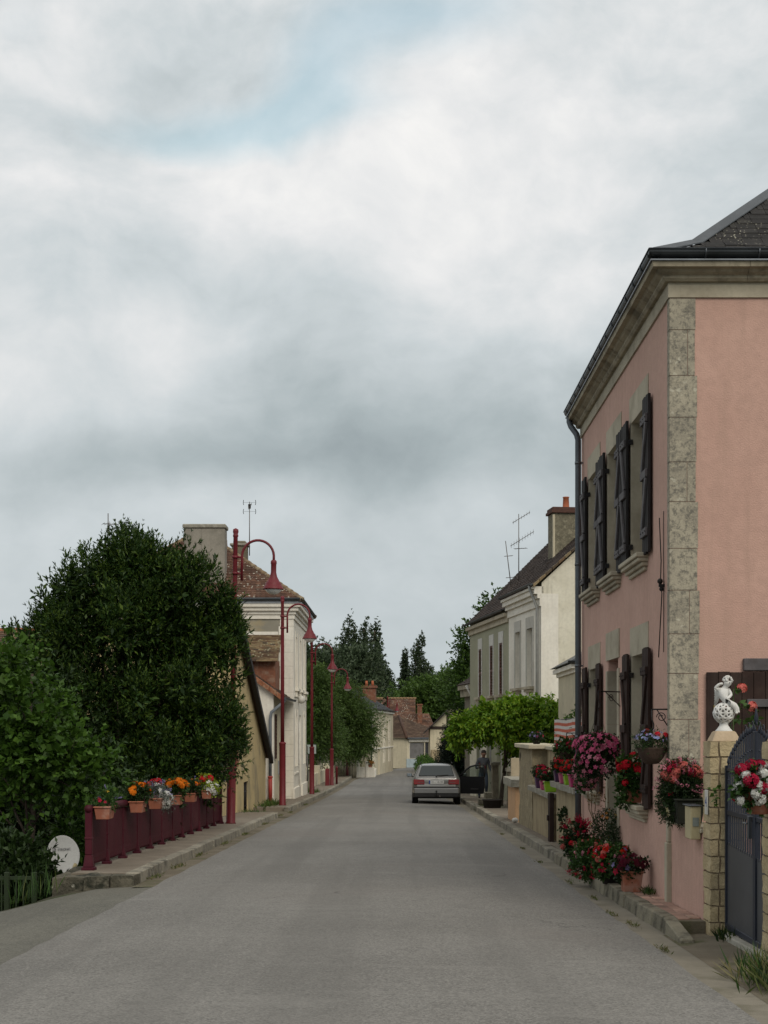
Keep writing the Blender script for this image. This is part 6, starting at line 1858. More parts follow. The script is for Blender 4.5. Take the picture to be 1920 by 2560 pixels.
# ------------------------------------------------------------------ left houses
def build_left_houses():
    # house behind the trees, with an aerial
    g = -2.0
    H = House('tiled_house', 'house with an orange tiled roof hidden behind the laurel', (-16, 45.5), (1, 0), g)
    H.front(7.6, g, 3.3, [(1, 1.9, .6, 2.1), (5, 5.9, .6, 2.1)], W_CREAM)
    H.window(1, 1.9, .6, 2.1); H.window(5, 5.9, .6, 2.1)
    m = MB()
    for a in (0, 7.6): m.poly([H.p(a, 0, g), H.p(a, 6, g), H.p(a, 6, 3.3), H.p(a, 3, 4.75), H.p(a, 0, 3.3)])
    m.quad(H.p(0, 6, g), H.p(7.6, 6, g), H.p(7.6, 6, 3.3), H.p(0, 6, 3.3)); H.part(m, 'gable_wall', W_CREAM)
    rf = H.roof_part([((-.2, -.3, 3.2), (7.8, -.3, 3.2), (7.8, 3, 4.8), (-.2, 3, 4.8)), ((7.8, 6.3, 3.2), (-.2, 6.3, 3.2), (-.2, 3, 4.8), (7.8, 3, 4.8))], T_OLD, .24, .18, 4)
    H.ridge([(-.2, 3, 4.84), (7.8, 3, 4.84)], mat('ridge_orange', (.34, .12, .06), None, 5), parent=rf)
    yagi('roof_aerial', 'slim aerial rising above the laurel tree', (-9.5, 48.5, 4.75), 3.9, [(3.55, .5, 1.2, 6, .3, False), (3.35, .4, 0, 4, .2, True)])
    # small lean-to shed with tiled roof
    g = gz(38)
    S = House('lean_to_shed', 'small lean-to shed with mossy tiled roof below the yellow wall', (-7.6, 37.6), (1, 0), g - 1.5)
    S.front(3.1, g - 1.6, .35, [], W_YELLOW)
    m = MB(); m.poly([S.p(3.1, 0, g - 1.6), S.p(3.1, 2.88, g - 1.6), S.p(3.1, 2.88, 1.05), S.p(3.1, 0, .3)]); S.part(m, 'side_wall', W_YELLOW); m = MB(); m.poly([S.p(0, 0, g - 1.6), S.p(0, 2.88, g - 1.6), S.p(0, 2.88, 1.05), S.p(0, 0, .3)]); S.part(m, 'side_wall', W_YELLOW)
    S.roof_part([((-.1, -.25, .30), (3.22, -.25, .30), (3.22, 2.85, 1.1), (-.1, 2.85, 1.1))], T_BROWN, .22, .2, 6)
    S.gutter(-.1, 3.25, -.31, .30, ZINC)
    # yellow gable building
    g = gz(44)
    Y0, Y1, X0, X1 = 40.5, 49.45, -9.5, -4.42
    Y = House('yellow_house', 'yellow rendered building whose steep roof edge drops to the pavement', (X1, Y0), (0, 1), g)
    Y.v = Vector((-1, 0, 0))
    L = Y1 - Y0
    ztop = lambda a: .67 + (L - a) * .405
    op = (1.9, 3.15, g - .05, .05)
    m = MB(); wall(m, Y.O, Y.u, -Y.v, L, g - .5, .60, [op], .22)
    m.poly([Y.p(0, 0, .60), Y.p(L, 0, .60), Y.p(L, 0, ztop(L)), Y.p(0, 0, ztop(0))]); Y.part(m, 'gable_wall', W_YELLOW)
    m = MB(); m.quad(Y.p(0, 0, g - 2), Y.p(0, 5, g - 2), Y.p(0, 5, ztop(0)), Y.p(0, 0, ztop(0))); Y.part(m, 'side_wall', W_YELLOW); m = MB(); m.quad(Y.p(L, 0, g - .5), Y.p(L, 5, g - .5), Y.p(L, 5, ztop(L)), Y.p(L, 0, ztop(L))); Y.part(m, 'side_wall', W_YELLOW)
    rf = Y.roof_part([((L + .3, -.12, ztop(L + .3) + .05), (L + .3, 5.2, ztop(L + .3) + .05), (-.2, 5.2, ztop(-.2) + .05), (-.2, -.12, ztop(-.2) + .05))], T_BROWN, .22, .16, 8)
    m = MB(); m.prism([Y.p(L + .32, -.10, ztop(L + .32) - .12), Y.p(L + .32, -.10, ztop(L + .32) + .07), Y.p(-.2, -.10, ztop(-.2) + .07), Y.p(-.2, -.10, ztop(-.2) - .12)], (.13, 0, 0)); Y.part(m, 'bargeboard', mat('dark_bargeboard', (.025, .024, .026), None, 5, .7), 0, rf)
    m = MB()
    for k in range(4): a = op[0] + .15 + k * .32; m.tube([Y.p(a, .05, op[2]), Y.p(a, .05, op[3])], .022, 6)
    for z in (op[2] + .3, op[3] - .3): m.tube([Y.p(op[0], .05, z), Y.p(op[1], .05, z)], .018, 6)
    gr = Y.part(m, 'window_grille', IRON)
    Y.bx('window', mat('dark_void', (.01, .01, .01), None, 5), op[0], op[1], .2, .24, op[2], op[3])
    m = MB(); Y.box(m, -.22, .02, -.06, .08, .55, 1.95); Y.part(m, 'brick_pier', BRICK)
    # white building with tiled verge, red-ended drainpipe and brown shutter
    g = gz(52)
    X1, Y0, Y1 = -4.3, 50.9, 55.6
    B = House('white_cottage', 'narrow white building with orange verge tiles and red ended drainpipe', (X1, Y0), (0, 1), g)
    B.v = Vector((-1, 0, 0))
    L = Y1 - Y0
    op = (1.0, 1.95, .55, 2.1)
    dr = (2.55, 3.35, g - .1, 1.05)
    m = MB(); wall(m, B.O, B.u, -B.v, L, g - .5, 2.85, [op, dr], .2); B.part(m, 'wall', W_CREAM)
    zr = lambda b: 2.92 + b * .72
    m = MB(); m.poly([B.p(0, 0, g - .5), B.p(0, 6, g - .5), B.p(0, 6, zr(3) - .0), B.p(0, 3, zr(3)), B.p(0, 0, zr(0))]); B.part(m, 'gable_wall', W_WHITE)
    B.bx('corner_pilaster', W_WHITE, -.02, .3, -.02, .22, g - .3, 2.9)
    B.window(*op, b=.14); B.bx('door', SHUTW, dr[0], dr[1], .12, .18, dr[2], dr[3])
    rf = B.roof_part([((-.15, -.35, zr(-.35)), (L, -.35, zr(-.35)), (L, 3, zr(3)), (-.15, 3, zr(3)))], T_BROWN, .2, .14, 9)
    m = MB(); VT = mat('verge_orange', (.30, .115, .055), (.22, .09, .05), 7, .9, .5, 40, .02, stain=(.40, .30, .20), sscale=5, samt=.5)
    for k in range(14):
        b0, b1 = -.36 + k * .24, -.36 + (k + .95) * .24
        m.hexa([B.p(-.2, b0, zr(b0) - .13), B.p(.08, b0, zr(b0) - .13), B.p(.08, b1, zr(b1) - .13), B.p(-.2, b1, zr(b1) - .13)], [B.p(-.2, b0, zr(b0) + .05), B.p(.08, b0, zr(b0) + .06), B.p(.08, b1, zr(b1) + .05), B.p(-.2, b1, zr(b1) + .04)])
    B.part(m, 'verge_tiles', VT, 0, rf)
    B.gutter(-.2, L, -.42, zr(-.35) + .0, PIPE, .07)
    m = MB(); m.tube([B.p(.0, -.42, 2.62), B.p(-.08, -.36, 2.5), B.p(-.14, .05, 2.15), B.p(-.14, .08, 1.9), B.p(-.14, .08, g + .95)], .055, 10); B.part(m, 'downpipe', mat('blue_grey_pipe', (.17, .19, .21), None, 4, .5, .1))
    m = MB(); m.tube([B.p(-.14, .08, g + 1.0), B.p(-.14, .08, g + .1)], .068, 10); m.lathe([(.068, 0), (.085, .01), (.085, .06), (.068, .07)], 10, B.p(-.14, .08, g + .98)); B.part(m, 'downpipe_shoe', mat('red_pipe', (.34, .045, .035), None, 4, .5, .1))
    m = MB(); m.tube([B.p(-.02, .9, g + 2.0), B.p(-.02, .9, 1.9), B.p(-.02, .8, 2.1), B.p(-.02, .5, 2.15)], .015, 5); B.part(m, 'cable', IRON)
    B.shutter(op[0] - .48, op[0] - .02, op[2], op[3], mat('dark_brown_shutter', (.05, .022, .016), None, 5, .6), -.06, 12)
    m = MB(); B.box(m, 2.05, 2.3, -.16, -.005, -.05, .45); B.part(m, 'meter_box', mat('grey_box', (.30, .31, .32), None, 4, .5, .05), .006)
    # lean-to roof and brick wall against the tall house
    U = House('brick_extension', 'brick extension under a mossy lean-to tile roof against the tall white house', (-8.5, 53.7), (1, 0), g)
    U.bx('wall', BRICK, 0, 4.05, 0, 1.9, g, 4.12)
    rng_ = random.Random(3)
    rf = U.roof_part([((-.1, -.3, 4.02), (4.15, -.3, 4.02), (4.15, 1.95, 5.12), (-.1, 1.95, 5.12))], T_OLD, .19, .12, 11)
    # tall white house
    X1, Y0, Y1 = -3.94, 55.7, 63.6
    g = gz(58)
    W = House('tall_white_house', 'tall white house with hipped tile roof and broad grey chimney', (X1, Y0), (0, 1), g)
    W.v = Vector((-1, 0, 0)); L = Y1 - Y0; D = 8.0; ze = 6.15
    ups = [(1.2, 2.15, 3.15, 5.15), (3.55, 4.5, 3.15, 5.15), (5.9, 6.85, 3.15, 5.15)]
    los = [(1.2, 2.15, .15, 2.15), (5.9, 6.85, .15, 2.15), (3.5, 4.55, g - .1, 2.15)]
    m = MB(); wall(m, W.O, W.u, -W.v, L, g - .5, ze, ups + los, .16); W.part(m, 'wall', W_WHITE)
    m = MB()
    m.quad(W.p(0, 0, g - .5), W.p(0, D, g - .5), W.p(0, D, ze), W.p(0, 0, ze)); W.part(m, 'side_wall', W_GREY)
    m = MB(); m.quad(W.p(L, 0, g - .5), W.p(L, D, g - .5), W.p(L, D, ze), W.p(L, 0, ze)); m.quad(W.p(0, D, g - .5), W.p(L, D, g - .5), W.p(L, D, ze), W.p(0, D, ze)); W.part(m, 'rear_wall', W_WHITE)
    zz, k = g - .2, 0
    while zz < ze - .45:
        h = .52 if k % 2 else .46
        W.bx('corner_stone', W_WHITE, -.02, .5, -.012, .50 + (.05 if k % 2 else 0), zz + .003, min(zz + h, ze - .43) - .003); zz += h; k += 1
    m = MB(); W.box(m, -.022, .04, .57, D, 5.05, 5.25); W.part(m, 'string_course', W_WHITE)
    m = MB()
    for d, za, zb in ((.05, ze - .42, ze - .25), (.10, ze - .25, ze - .12), (.2, ze - .12, ze + .02), (.28, ze + .02, ze + .14)):
        W.box(m, -d, L + d, -d, D + d, za, zb)
    W.part(m, 'cornice', W_WHITE)
    m = MB(); W.box(m, -.30, L + .3, -.30, D + .3, ze + .141, ze + .26); W.part(m, 'fascia', mat('pale_zinc', (.36, .38, .40), None, 4, .5, .1))
    W.gutter(-.35, L + .35, -.35, ze + .33); 
    m = MB(); m.tube([W.p(-.36, -.36, ze + .30), W.p(-.36, D + .3, ze + .30)], .06, 8); W.part(m, 'gutter', ZINCD)
    for a0, a1, z0, z1 in ups + los[:2]:
        W.bx('shutter', SHUTW, a0 + .01, (a0 + a1) / 2 - .006, .05, .09, z0, z1); W.bx('shutter', SHUTW, (a0 + a1) / 2 + .006, a1 - .01, .05, .09, z0, z1)
        W.bx('surround', W_WHITE, a0 - .16, a0 - .001, -.025, .03, z0, z1 + .2); W.bx('surround', W_WHITE, a1 + .001, a1 + .16, -.025, .03, z0, z1 + .2)
    for a0, a1, z0, z1 in ups:
        m = MB(); W.box(m, a0 - .2, a1 + .2, -.14, .03, z0 - .1, z0 - .003); W.box(m, a0 - .12, a0, -.09, .03, z0 - .32, z0 - .1); W.box(m, a1, a1 + .12, -.09, .03, z0 - .32, z0 - .1); W.part(m, 'sill', W_WHITE)
    W.bx('door', SHUTW, los[2][0], los[2][1], .1, .15, los[2][2], los[2][3])
    m = MB(); W.box(m, .5, L, -.03, .03, 2.82, 2.95); W.box(m, .5, 3.4, -.035, .03, -.15, -.08); W.box(m, -.06, 3.4, -.06, .03, g - .3, g + .55); W.box(m, 4.65, L, -.06, .03, g - .3, g + .55); W.part(m, 'string_course', W_WHITE)
    m = MB(); m.tube([W.p(2.8, -.05, 1.9), W.p(2.8, -.05, g)], .03, 6); m.ball(W.p(2.8, -.12, 2.75), .16, 10, 8); W.part(m, 'wall_lamp', WHITEP)
    e0, zc = .36, ze + .30
    cx, cy = L / 2, D / 2
    A = lambda t: (-.36 + t * (cx + .36))
    apex = (cx, cy, zc + 3.15)
    c = [(-.36, -.36, zc), (L + .36, -.36, zc), (L + .36, D + .36, zc), (-.36, D + .36, zc)]
    rf = W.roof_part([(c[3], c[0], apex, apex), (c[0], c[1], apex, apex), (c[1], c[2], apex, apex), (c[2], c[3], apex, apex)], T_RED, .19, .125, 13)
    HT = mat('hip_tiles', (.24, .17, .10), (.17, .12, .08), 6, .95, .5, 30, .02, stain=(.36, .32, .22), sscale=4, samt=.6)
    for q in c: W.ridge([q, apex], HT, .10, rf)
    ch = W.bx('chimney', CHIM, .55, 1.35, 2.65, 4.2, 6.9, 9.22, .02); W.bx('chimney_cap', LEDGE, .50, 1.40, 2.6, 4.25, 9.222, 9.38, .03, ch)
    m = MB(); m.lathe([(.12, 0), (.10, .3), (.12, .32), (0, .32)], 10, W.p(2.7, 2.9, 8.7)); W.part(m, 'chimney_pot', POTC, 0, ch)
    c2 = W.bx('chimney', mat('mossy_chimney', (.19, .17, .12), (.13, .12, .085), 4, .95, .6, 30, .02, stain=(.26, .22, .10), sscale=3, samt=.6), 2.95, 3.5, 2.05, 2.65, 7.6, 8.85); W.bx('chimney_cap', LEDGE, 2.88, 3.57, 1.98, 2.72, 8.852, 8.95, .02, c2); W.bx('chimney_cap', OLDSTONE, 3.0, 3.45, 2.1, 2.6, 8.952, 9.06, .03, c2)
    a = W.p(3.3, 1.98, 8.6)
    ee = yagi('roof_aerial', 'roof aerial with four curved rods above the red tile roof', tuple(a), 2.05, [(1.85, .5, .2, 5, .06, True)])
    m = MB()
    for sx in (-.23, .23):
        for zc_ in (1.66, 2.02):
            m.tube([(sx + math.copysign(.02, sx) * (1 - (k / 3 - 1) ** 2), 0, zc_ + .10 * (k / 3 - 1)) for k in range(7)], .012, 5)
    m.tube([(-.23, 0, 1.66), (.23, 0, 1.66)], .004, 4); m.tube([(-.23, 0, 2.02), (.23, 0, 2.02)], .004, 4); m.box(-.05, .05, -.04, .04, 1.78, 1.95)
    m.build('rods', IRON, ee)
build_left_houses()

# roadside gardens farther on
def build_far_left():
    g = gz(68)
    o = rough_block('gate_post', -4.15, -3.87, 67.2, 67.5, g, g + 1.15, W_GREY, None, amp=.015, n=4, sc=5); tag(o, 'weathered concrete gate post past the tall white house', 'post')
    e = empty('garden_wall', 'low cream garden wall behind the red cabinet', 'wall', (-4.7, 70, g))
    T = Vector(e.location)
    for a, b, h in ((69, 76, .85), (76.05, 84, .8), (84.05, 95, .85), (95.05, 112, .9)):
        m = MB(); m.hexa([(-4.75, a, gz(a) - .2), (-4.5, a, gz(a) - .2), (-4.5, b, gz(b) - .2), (-4.75, b, gz(b) - .2)], [(-4.75, a, gz(a) + h), (-4.5, a, gz(a) + h), (-4.5, b, gz(b) + h), (-4.75, b, gz(b) + h)]); o = m.build('wall_length', W_CREAM, e, .02); o.location = -T
    for y in (76, 84, 95):
        m = MB(); m.box(-4.82, -4.42, y - .2, y + .2, gz(y) - .1, gz(y) + 1.2); o = m.build('pier', W_CREAM, e, .02); o.location = -T
    S = House('garden_shed', 'small gabled garden shed with grey roof under the roadside tree', (-6.4, 88), (1, 0), gz(88))
    z = gz(88); S.bx('wall', W_CREAM, 0, 1.75, 0, 2.4, z, z + 1.5)
    m = MB(); m.poly([S.p(0, 0, z + 1.5), S.p(1.75, 0, z + 1.5), S.p(.87, 0, z + 2.25)]); S.part(m, 'gable_wall', W_CREAM)
    S.roof_part([((-.15, -.1, z + 1.4), (-.15, 2.5, z + 1.4), (.87, 2.5, z + 2.3), (.87, -.1, z + 2.3)), ((1.9, 2.5, z + 1.4), (1.9, -.1, z + 1.4), (.87, -.1, z + 2.3), (.87, 2.5, z + 2.3))], T_SLATE, .25, .2, 4)
    S = House('garden_shed', 'low tiled outhouse behind the slim bollard', (-7.4, 80), (1, 0), gz(80))
    z = gz(80); S.bx('wall', W_CREAM, 0, 2.5, 0, 2, z, z + 1.3); S.roof_part([((-.1, -.2, z + 1.25), (2.6, -.2, z + 1.25), (2.6, 2, z + 2.1), (-.1, 2, z + 2.1))], T_BROWN, .25, .2, 4)
    # the sign beyond the white house
    e = empty('street_sign', 'small pale sign on a post by the far corner of the tall white house', 'sign', (-4.0, 65.4, gz(65)))
    m = MB(); m.tube([(0, 0, 0), (0, 0, 2.2)], .03, 8); m.build('post', TIN, e); m = MB(); m.box(-.02, .38, -.02, .0, 1.85, 2.25); m.build('panel', mat('sign_pale', (.40, .46, .44), None, 5, .5, .05), e)
    WLW = dict(L=.15, W=.05, length=.7, up=.25, shell=.5, droop=.3, lump=.25, lscale=.6, spread=.6, fill=.3)
    tree('roadside_tree', 'loose green tree behind the low garden wall, nearer the white house', (-5.6, 86, gz(86)), [(-5.3, 86, 3.0, 1.6, 1.8, 2.1), (-4.6, 86, 1.2, 1.3, 1.5, 1.3), (-6.3, 86, 2.0, 1.4, 1.6, 1.9), (-5.0, 86, 4.3, 1.0, 1.1, 1.0)], 4200, 9, L_WILLOW, r0=.16, seed=41, **WLW)
    tree('roadside_tree', 'loose green tree overhanging the road before the cream row house', (-4.9, 105, gz(105)), [(-4.2, 105, 2.8, 1.9, 2, 2.4), (-3.0, 105, 1.9, 1.5, 1.6, 1.8), (-4.9, 105, 3.8, 1.5, 1.6, 1.6), (-2.6, 105, .8, 1.0, 1.2, 1.1), (-3.8, 105, .6, 1.3, 1.4, 1.2)], 5200, 9, L_WILLOW, r0=.2, seed=42, **WLW)
    tree('roadside_tree', 'dark tree behind the low garden wall between the two loose ones', (-6.2, 96, gz(96)), [(-6, 96, 3.0, 1.7, 1.7, 2.3), (-5.2, 97, 1.5, 1.4, 1.4, 1.8)], 1300, 9, L_MID, r0=.16, seed=43, L=.13, W=.06, length=.5)
    tree('climbing_shrub', 'leafy shrub at the far corner of the tall white house', (-4.2, 66.2, gz(66)), [(-4.15, 66.2, .6, .35, .6, .8), (-4.3, 66.4, 2.2, .45, .6, .9)], 330, 8, L_HAZEL, cat='shrub', r0=.03, seed=44, L=.10, W=.07, length=.25)
build_far_left()

# ------------------------------------------------------------------ the far end of the street
def build_far_end():
    # cream row house
    A = Vector((-2.05, 108)); Bv = Vector((-.42, 126.5))
    u = (Bv - A).normalized(); L = (Bv - A).length
    g = gz(118)
    C = House('row_house', 'cream two storey row house with slate roof at the bend', A, u, g); C.v = Vector((-u.y, u.x, 0))
    ze = 3.05
    ups = [(a, a + 1.0, .75, 2.35) for a in (2.2, 6.0, 10.0, 14.5)]
    los = [(a, a + 1.0, g + .9, g + 2.5) for a in (2.2, 10.0, 14.5)] + [(6.0, 7.0, g + .05, g + 2.4)]
    m = MB(); wall(m, C.O, C.u, -C.v, L, g - .3, ze, ups + los, .15); C.part(m, 'wall', W_CREAM)
    m = MB(); m.quad(C.p(0, 0, g - .3), C.p(0, 8, g - .3), C.p(0, 8, ze), C.p(0, 0, ze)); m.quad(C.p(L, 0, g - .3), C.p(L, 8, g - .3), C.p(L, 8, ze), C.p(L, 0, ze)); m.quad(C.p(0, 8, g - .3), C.p(L, 8, g - .3), C.p(L, 8, ze), C.p(0, 8, ze)); C.part(m, 'side_wall', W_CREAM)
    for q in ups + los[:3]:
        C.window(*q, b=.12)
        C.bx('surround', W_WHITE, q[0] - .18, q[0] - .001, -.03, .03, q[2], q[3] + .2); C.bx('surround', W_WHITE, q[1] + .001, q[1] + .18, -.03, .03, q[2], q[3] + .2)
    C.bx('door', SHUTW, los[3][0], los[3][1], .1, .14, los[3][2], los[3][3])
    m = MB(); C.box(m, 0, L, -.12, .05, ze - .15, ze); C.box(m, -.05, L + .05, -.05, .05, .1, .2); C.part(m, 'cornice', W_WHITE)
    C.gutter(0, L, -.22, ze + .1, ZINC)
    ap = [(3.2, 4, ze + 2.6), (L - 3.2, 4, ze + 2.6)]
    C.roof_part([((-.2, -.2, ze), (L + .2, -.2, ze), ap[1], ap[0]), ((L + .2, -.2, ze), (L + .2, 8.2, ze), ap[1], ap[1]), ((-.2, 8.2, ze), (-.2, -.2, ze), ap[0], ap[0]), ((L + .2, 8.2, ze), (-.2, 8.2, ze), ap[0], ap[1])], T_SLATE, .5, .3, 3)
    m = MB(); m.tube([C.p(.2, -.1, ze), C.p(.2, -.1, g)], .06, 6); C.part(m, 'downpipe', PIPE)
    ch = C.bx('chimney', BRICK, 13.2, 14.2, 1.0, 2.0, 3.4, 5.0); C.bx('chimney_cap', BRICK, 13.1, 14.3, .9, 2.1, 5.002, 5.2, 0, ch)
    for k in range(2):
        m = MB(); m.lathe([(.12, 0), (.09, .4), (0, .4)], 10, C.p(13.7, 1.25 + k * .5, 5.2)); C.part(m, 'chimney_pot', POTC, 0, ch)
    # terrace wall before it with an orange flower pot
    e = empty('terrace_wall', 'low white terrace wall with railings before the cream row house', 'wall', (-2.9, 106.8, gz(107)))
    m = MB(); m.box(0, 1.2, 0, .25, 0, .75); m.box(1.0, 1.25, .26, 7, 0, .55); m.build('wall', W_WHITE, e, .02)
    m = MB(); m.box(-.1, .12, -.06, .3, 0, 1.3); m.box(.55, .75, -.06, .3, 0, 1.2); m.build('pier', W_WHITE, e, .02)
    m = MB()
    for z in (.9, 1.1): m.tube([(-1.2, .1, z), (-.1, .1, z)], .025, 5)
    for k in range(6): m.tube([(-1.2 + k * .2, .1, 0), (-1.2 + k * .2, .1, 1.1)], .015, 4)
    m.build('railing', TIN, e)
    e = empty('flower_tub', 'tub of orange flowers on the white terrace wall', 'potted plant', (-2.0, 106.92, gz(107) + .752))
    m = MB(); pot_trough(m, .14, .12, .2); m.build('pot', TERRA, e)
    bouquet(e, [(0, 0, .3, .22, .2, .18)], 120, 5, L_POT, [('pompon', 'ochre', 26, 1.6, [0], -.4)], .06, .04, .1, .2, 81)
    # low corner house with hipped tiled roof and shop window
    g = gz(139)
    c0 = Vector((.83, 139.0))
    S = House('corner_shop', 'low corner house with hipped tile roof and grey shop window', c0, (.86, .51), g)
    L1, D = 5.2, 6.0
    z = g
    ops = [(.35, 1.9, z + .85, z + 2.35), (2.55, 3.9, z + .85, z + 2.35), (2.02, 2.42, z + .05, z + 2.35)]
    m = MB(); wall(m, S.O, S.u, -S.v, L1, z - .2, z + 2.9, ops, .12); S.part(m, 'wall', W_CREAM)
    o2 = Vector((-S.v.x, -S.v.y, 0))
    # left face runs back from the corner
    lu = Vector((-.96, .28, 0))
    m = MB(); wall(m, S.O, lu, Vector((-.28, -.96, 0)), 6.5, z - .2, z + 2.75, [(1.45, 2.5, z + .35, z + 2.3)], .12); S.part(m, 'wall', W_CREAM)
    GS = mat('shop_blind', (.16, .155, .15), (.13, .125, .12), 3, .5, .1, stain=(.10, .09, .08), sscale=3, samt=.4)
    for q in ops[:2]:
        w = S.bx('shop_window', GS, q[0], q[1], .08, .11, q[2], q[3])
        S.bx('frame', WHITEP, q[0] - .06, q[0], .0, .12, q[2], q[3], 0, w); S.bx('frame', WHITEP, q[1], q[1] + .06, .0, .12, q[2], q[3], 0, w)
    S.bx('door', mat('dark_door', (.03, .032, .036), None, 4, .5), ops[2][0], ops[2][1], .09, .12, ops[2][2], ops[2][3])
    S.bx('shop_fascia', SHUTW, .15, 4.3, -.12, -.001, z + 2.42, z + 2.82)
    S.bx('stall_riser', mat('pale_blue_panel', (.36, .43, .45), None, 4, .5, .05), -.05, 1.95, -.04, -.001, z, z + .82)
    p0 = S.O + lu * 1.47 + Vector((0, 0, 0))
    m = MB(); q = [S.O + lu * a + Vector((.03, .1, 0)) for a in (1.47, 2.48)]
    m.quad(q[0] + Vector((0, 0, z + .37)), q[1] + Vector((0, 0, z + .37)), q[1] + Vector((0, 0, z + 1.5)), q[0] + Vector((0, 0, z + 1.5))); S.part(m, 'blind', SHUTW)
    m = MB(); m.quad(q[0] + Vector((0, .01, z + 1.5)), q[1] + Vector((0, .01, z + 1.5)), q[1] + Vector((0, .01, z + 2.28)), q[0] + Vector((0, .01, z + 2.28))); S.part(m, 'pane', GLASS)
    cz = z + 2.78
    cor = S.O + Vector((0, -.25, cz)); r1 = S.O + S.u * (L1 + .2) + Vector((0, -.2, cz)); l1 = S.O + lu * 6.7 + Vector((0, -.25, cz))
    apx = S.O + Vector((-.75, 4.4, cz + 2.1)); apl = l1 + Vector((2.2, 4.2, 2.2))
    base, tl = MB(), MB(); rng = random.Random(4)
    base.poly([cor, r1, apx]); tile_face(tl, cor, r1, apx, apx, .3, .2, rng)
    base.poly([l1, cor, apx, apl]); tile_face(tl, l1, cor, apx, apl, .3, .2, rng)
    rf = S.part(base, 'roof', T_BROWN); S.part(tl, 'tiles', T_BROWN, 0, rf, 'stuff')
    m = MB(); m.tube([cor, apx], .14, 8); S.part(m, 'hip_tiles', mat('hip_dark', (.09, .05, .035), None, 5), 0, rf)
    S.bx('gutter', ZINC, -.1, L1 + .1, -.35, -.2, cz - .08, cz + .04)
    # higher roofed house behind
    g = gz(150)
    Bh = House('tiled_house', 'house with a long red brown tile roof behind the corner shop', (-2.6, 150), (1, 0), g)
    ze = 1.9
    Bh.bx('wall', W_CREAM, 0, 4.6, 0, 7, g - .2, ze)
    m = MB(); m.poly([Bh.p(4.6, 0, ze), Bh.p(4.6, 7, ze), Bh.p(4.6, 3.5, ze + 2.85)]); m.poly([Bh.p(0, 0, ze), Bh.p(0, 7, ze), Bh.p(0, 3.5, ze + 2.85)]); Bh.part(m, 'gable_wall', mat('warm_gable', (.48, .34, .18), None, 2, .9, .2))
    rf = Bh.roof_part([((-.3, -.3, ze - .1), (4.4, -.3, ze - .1), (4.4, 3.5, ze + 2.9), (-.3, 3.5, ze + 2.9))], T_RED, .4, .25, 5)
    Bh.ridge([(-.3, 3.5, ze + 2.95), (4.5, 3.5, ze + 2.95)], mat('ridge_ochre', (.28, .18, .10), None, 5), .12, rf)
    Lr = House('tiled_house', 'lower tiled wing with a brick chimney beside the corner shop', (.9, 146), (1, 0), g)
    Lr.bx('wall', W_CREAM, 0, 3.0, 0, 6, g - .2, .9)
    rf = Lr.roof_part([((-.2, -.2, .85), (3.2, -.2, .85), (2.2, 3.0, 3.2), (-.2, 3.0, 3.2))], T_RED, .4, .25, 6)
    ch = Lr.bx('chimney', BRICK, 1.05, 1.5, 1.6, 2.2, 1.8, 4.0); Lr.bx('chimney_cap', BRICK, .98, 1.57, 1.53, 2.27, 4.002, 4.15, 0, ch)
    # half timbered gable on the right
    g = gz(120)
    T = House('timbered_house', 'cream house with a dark timbered gable behind the hedge', (2.65, 122), (1, 0), g)
    T.bx('wall', W_CREAM, 0, 4.2, 0, 6, g - .2, 1.7)
    m = MB(); m.poly([T.p(0, 0, 1.7), T.p(4.2, 0, 1.7), T.p(2.1, 0, 3.7)]); T.part(m, 'gable_wall', W_CREAM)
    DK = mat('dark_timber', (.04, .028, .022), None, 4, .8)
    m = MB(); T.box(m, -.1, 4.3, -.06, -.001, 1.62, 1.85); T.box(m, 1.35, 1.5, -.05, -.001, 1.85, 3.0); T.box(m, 2.7, 2.85, -.05, -.001, 1.85, 3.0); T.part(m, 'timbers', DK)
    T.roof_part([((-.5, -.5, 1.25), (-.5, 6, 1.25), (2.1, 6, 3.75), (2.1, -.5, 3.75)), ((4.7, 6, 1.25), (4.7, -.5, 1.25), (2.1, -.5, 3.75), (2.1, 6, 3.75))], T_DARK, .3, .2, 6)
    T.bx('lower_wall', SANDW, .05, 1.4, -3, -.3, g - .2, g + 1.9)
    # stone house past the green one
    g = gz(66)
    N = House('stone_house', 'old stone house with heavy cornice beyond the grey green house', (3.35, 62.6), (-.12, .99), g); N.v = Vector((.99, .12, 0))
    N.bx('wall', mat('grey_stone_wall', (.22, .19, .14), (.16, .14, .105), 3, .95, .8, 20, .03), 0, 3.2, 0, 6, g - .2, 3.0)
    N.bx('cornice', CORN, -.1, 3.2, -.2, .3, 3.0, 3.3); N.bx('cornice', CORN, -.15, 3.2, -.32, .3, 3.302, 3.55)
    N.roof_part([((-.2, -.35, 3.5), (3.3, -.35, 3.5), (3.3, 3, 5.6), (-.2, 3, 5.6))], T_DARK, .3, .2, 6)
    m = MB(); m.tube([N.p(.4, -.4, 3.45), N.p(.4, -.15, 3.0), N.p(.4, -.12, g)], .07, 8); N.part(m, 'downpipe', WHITEP)
build_far_end()

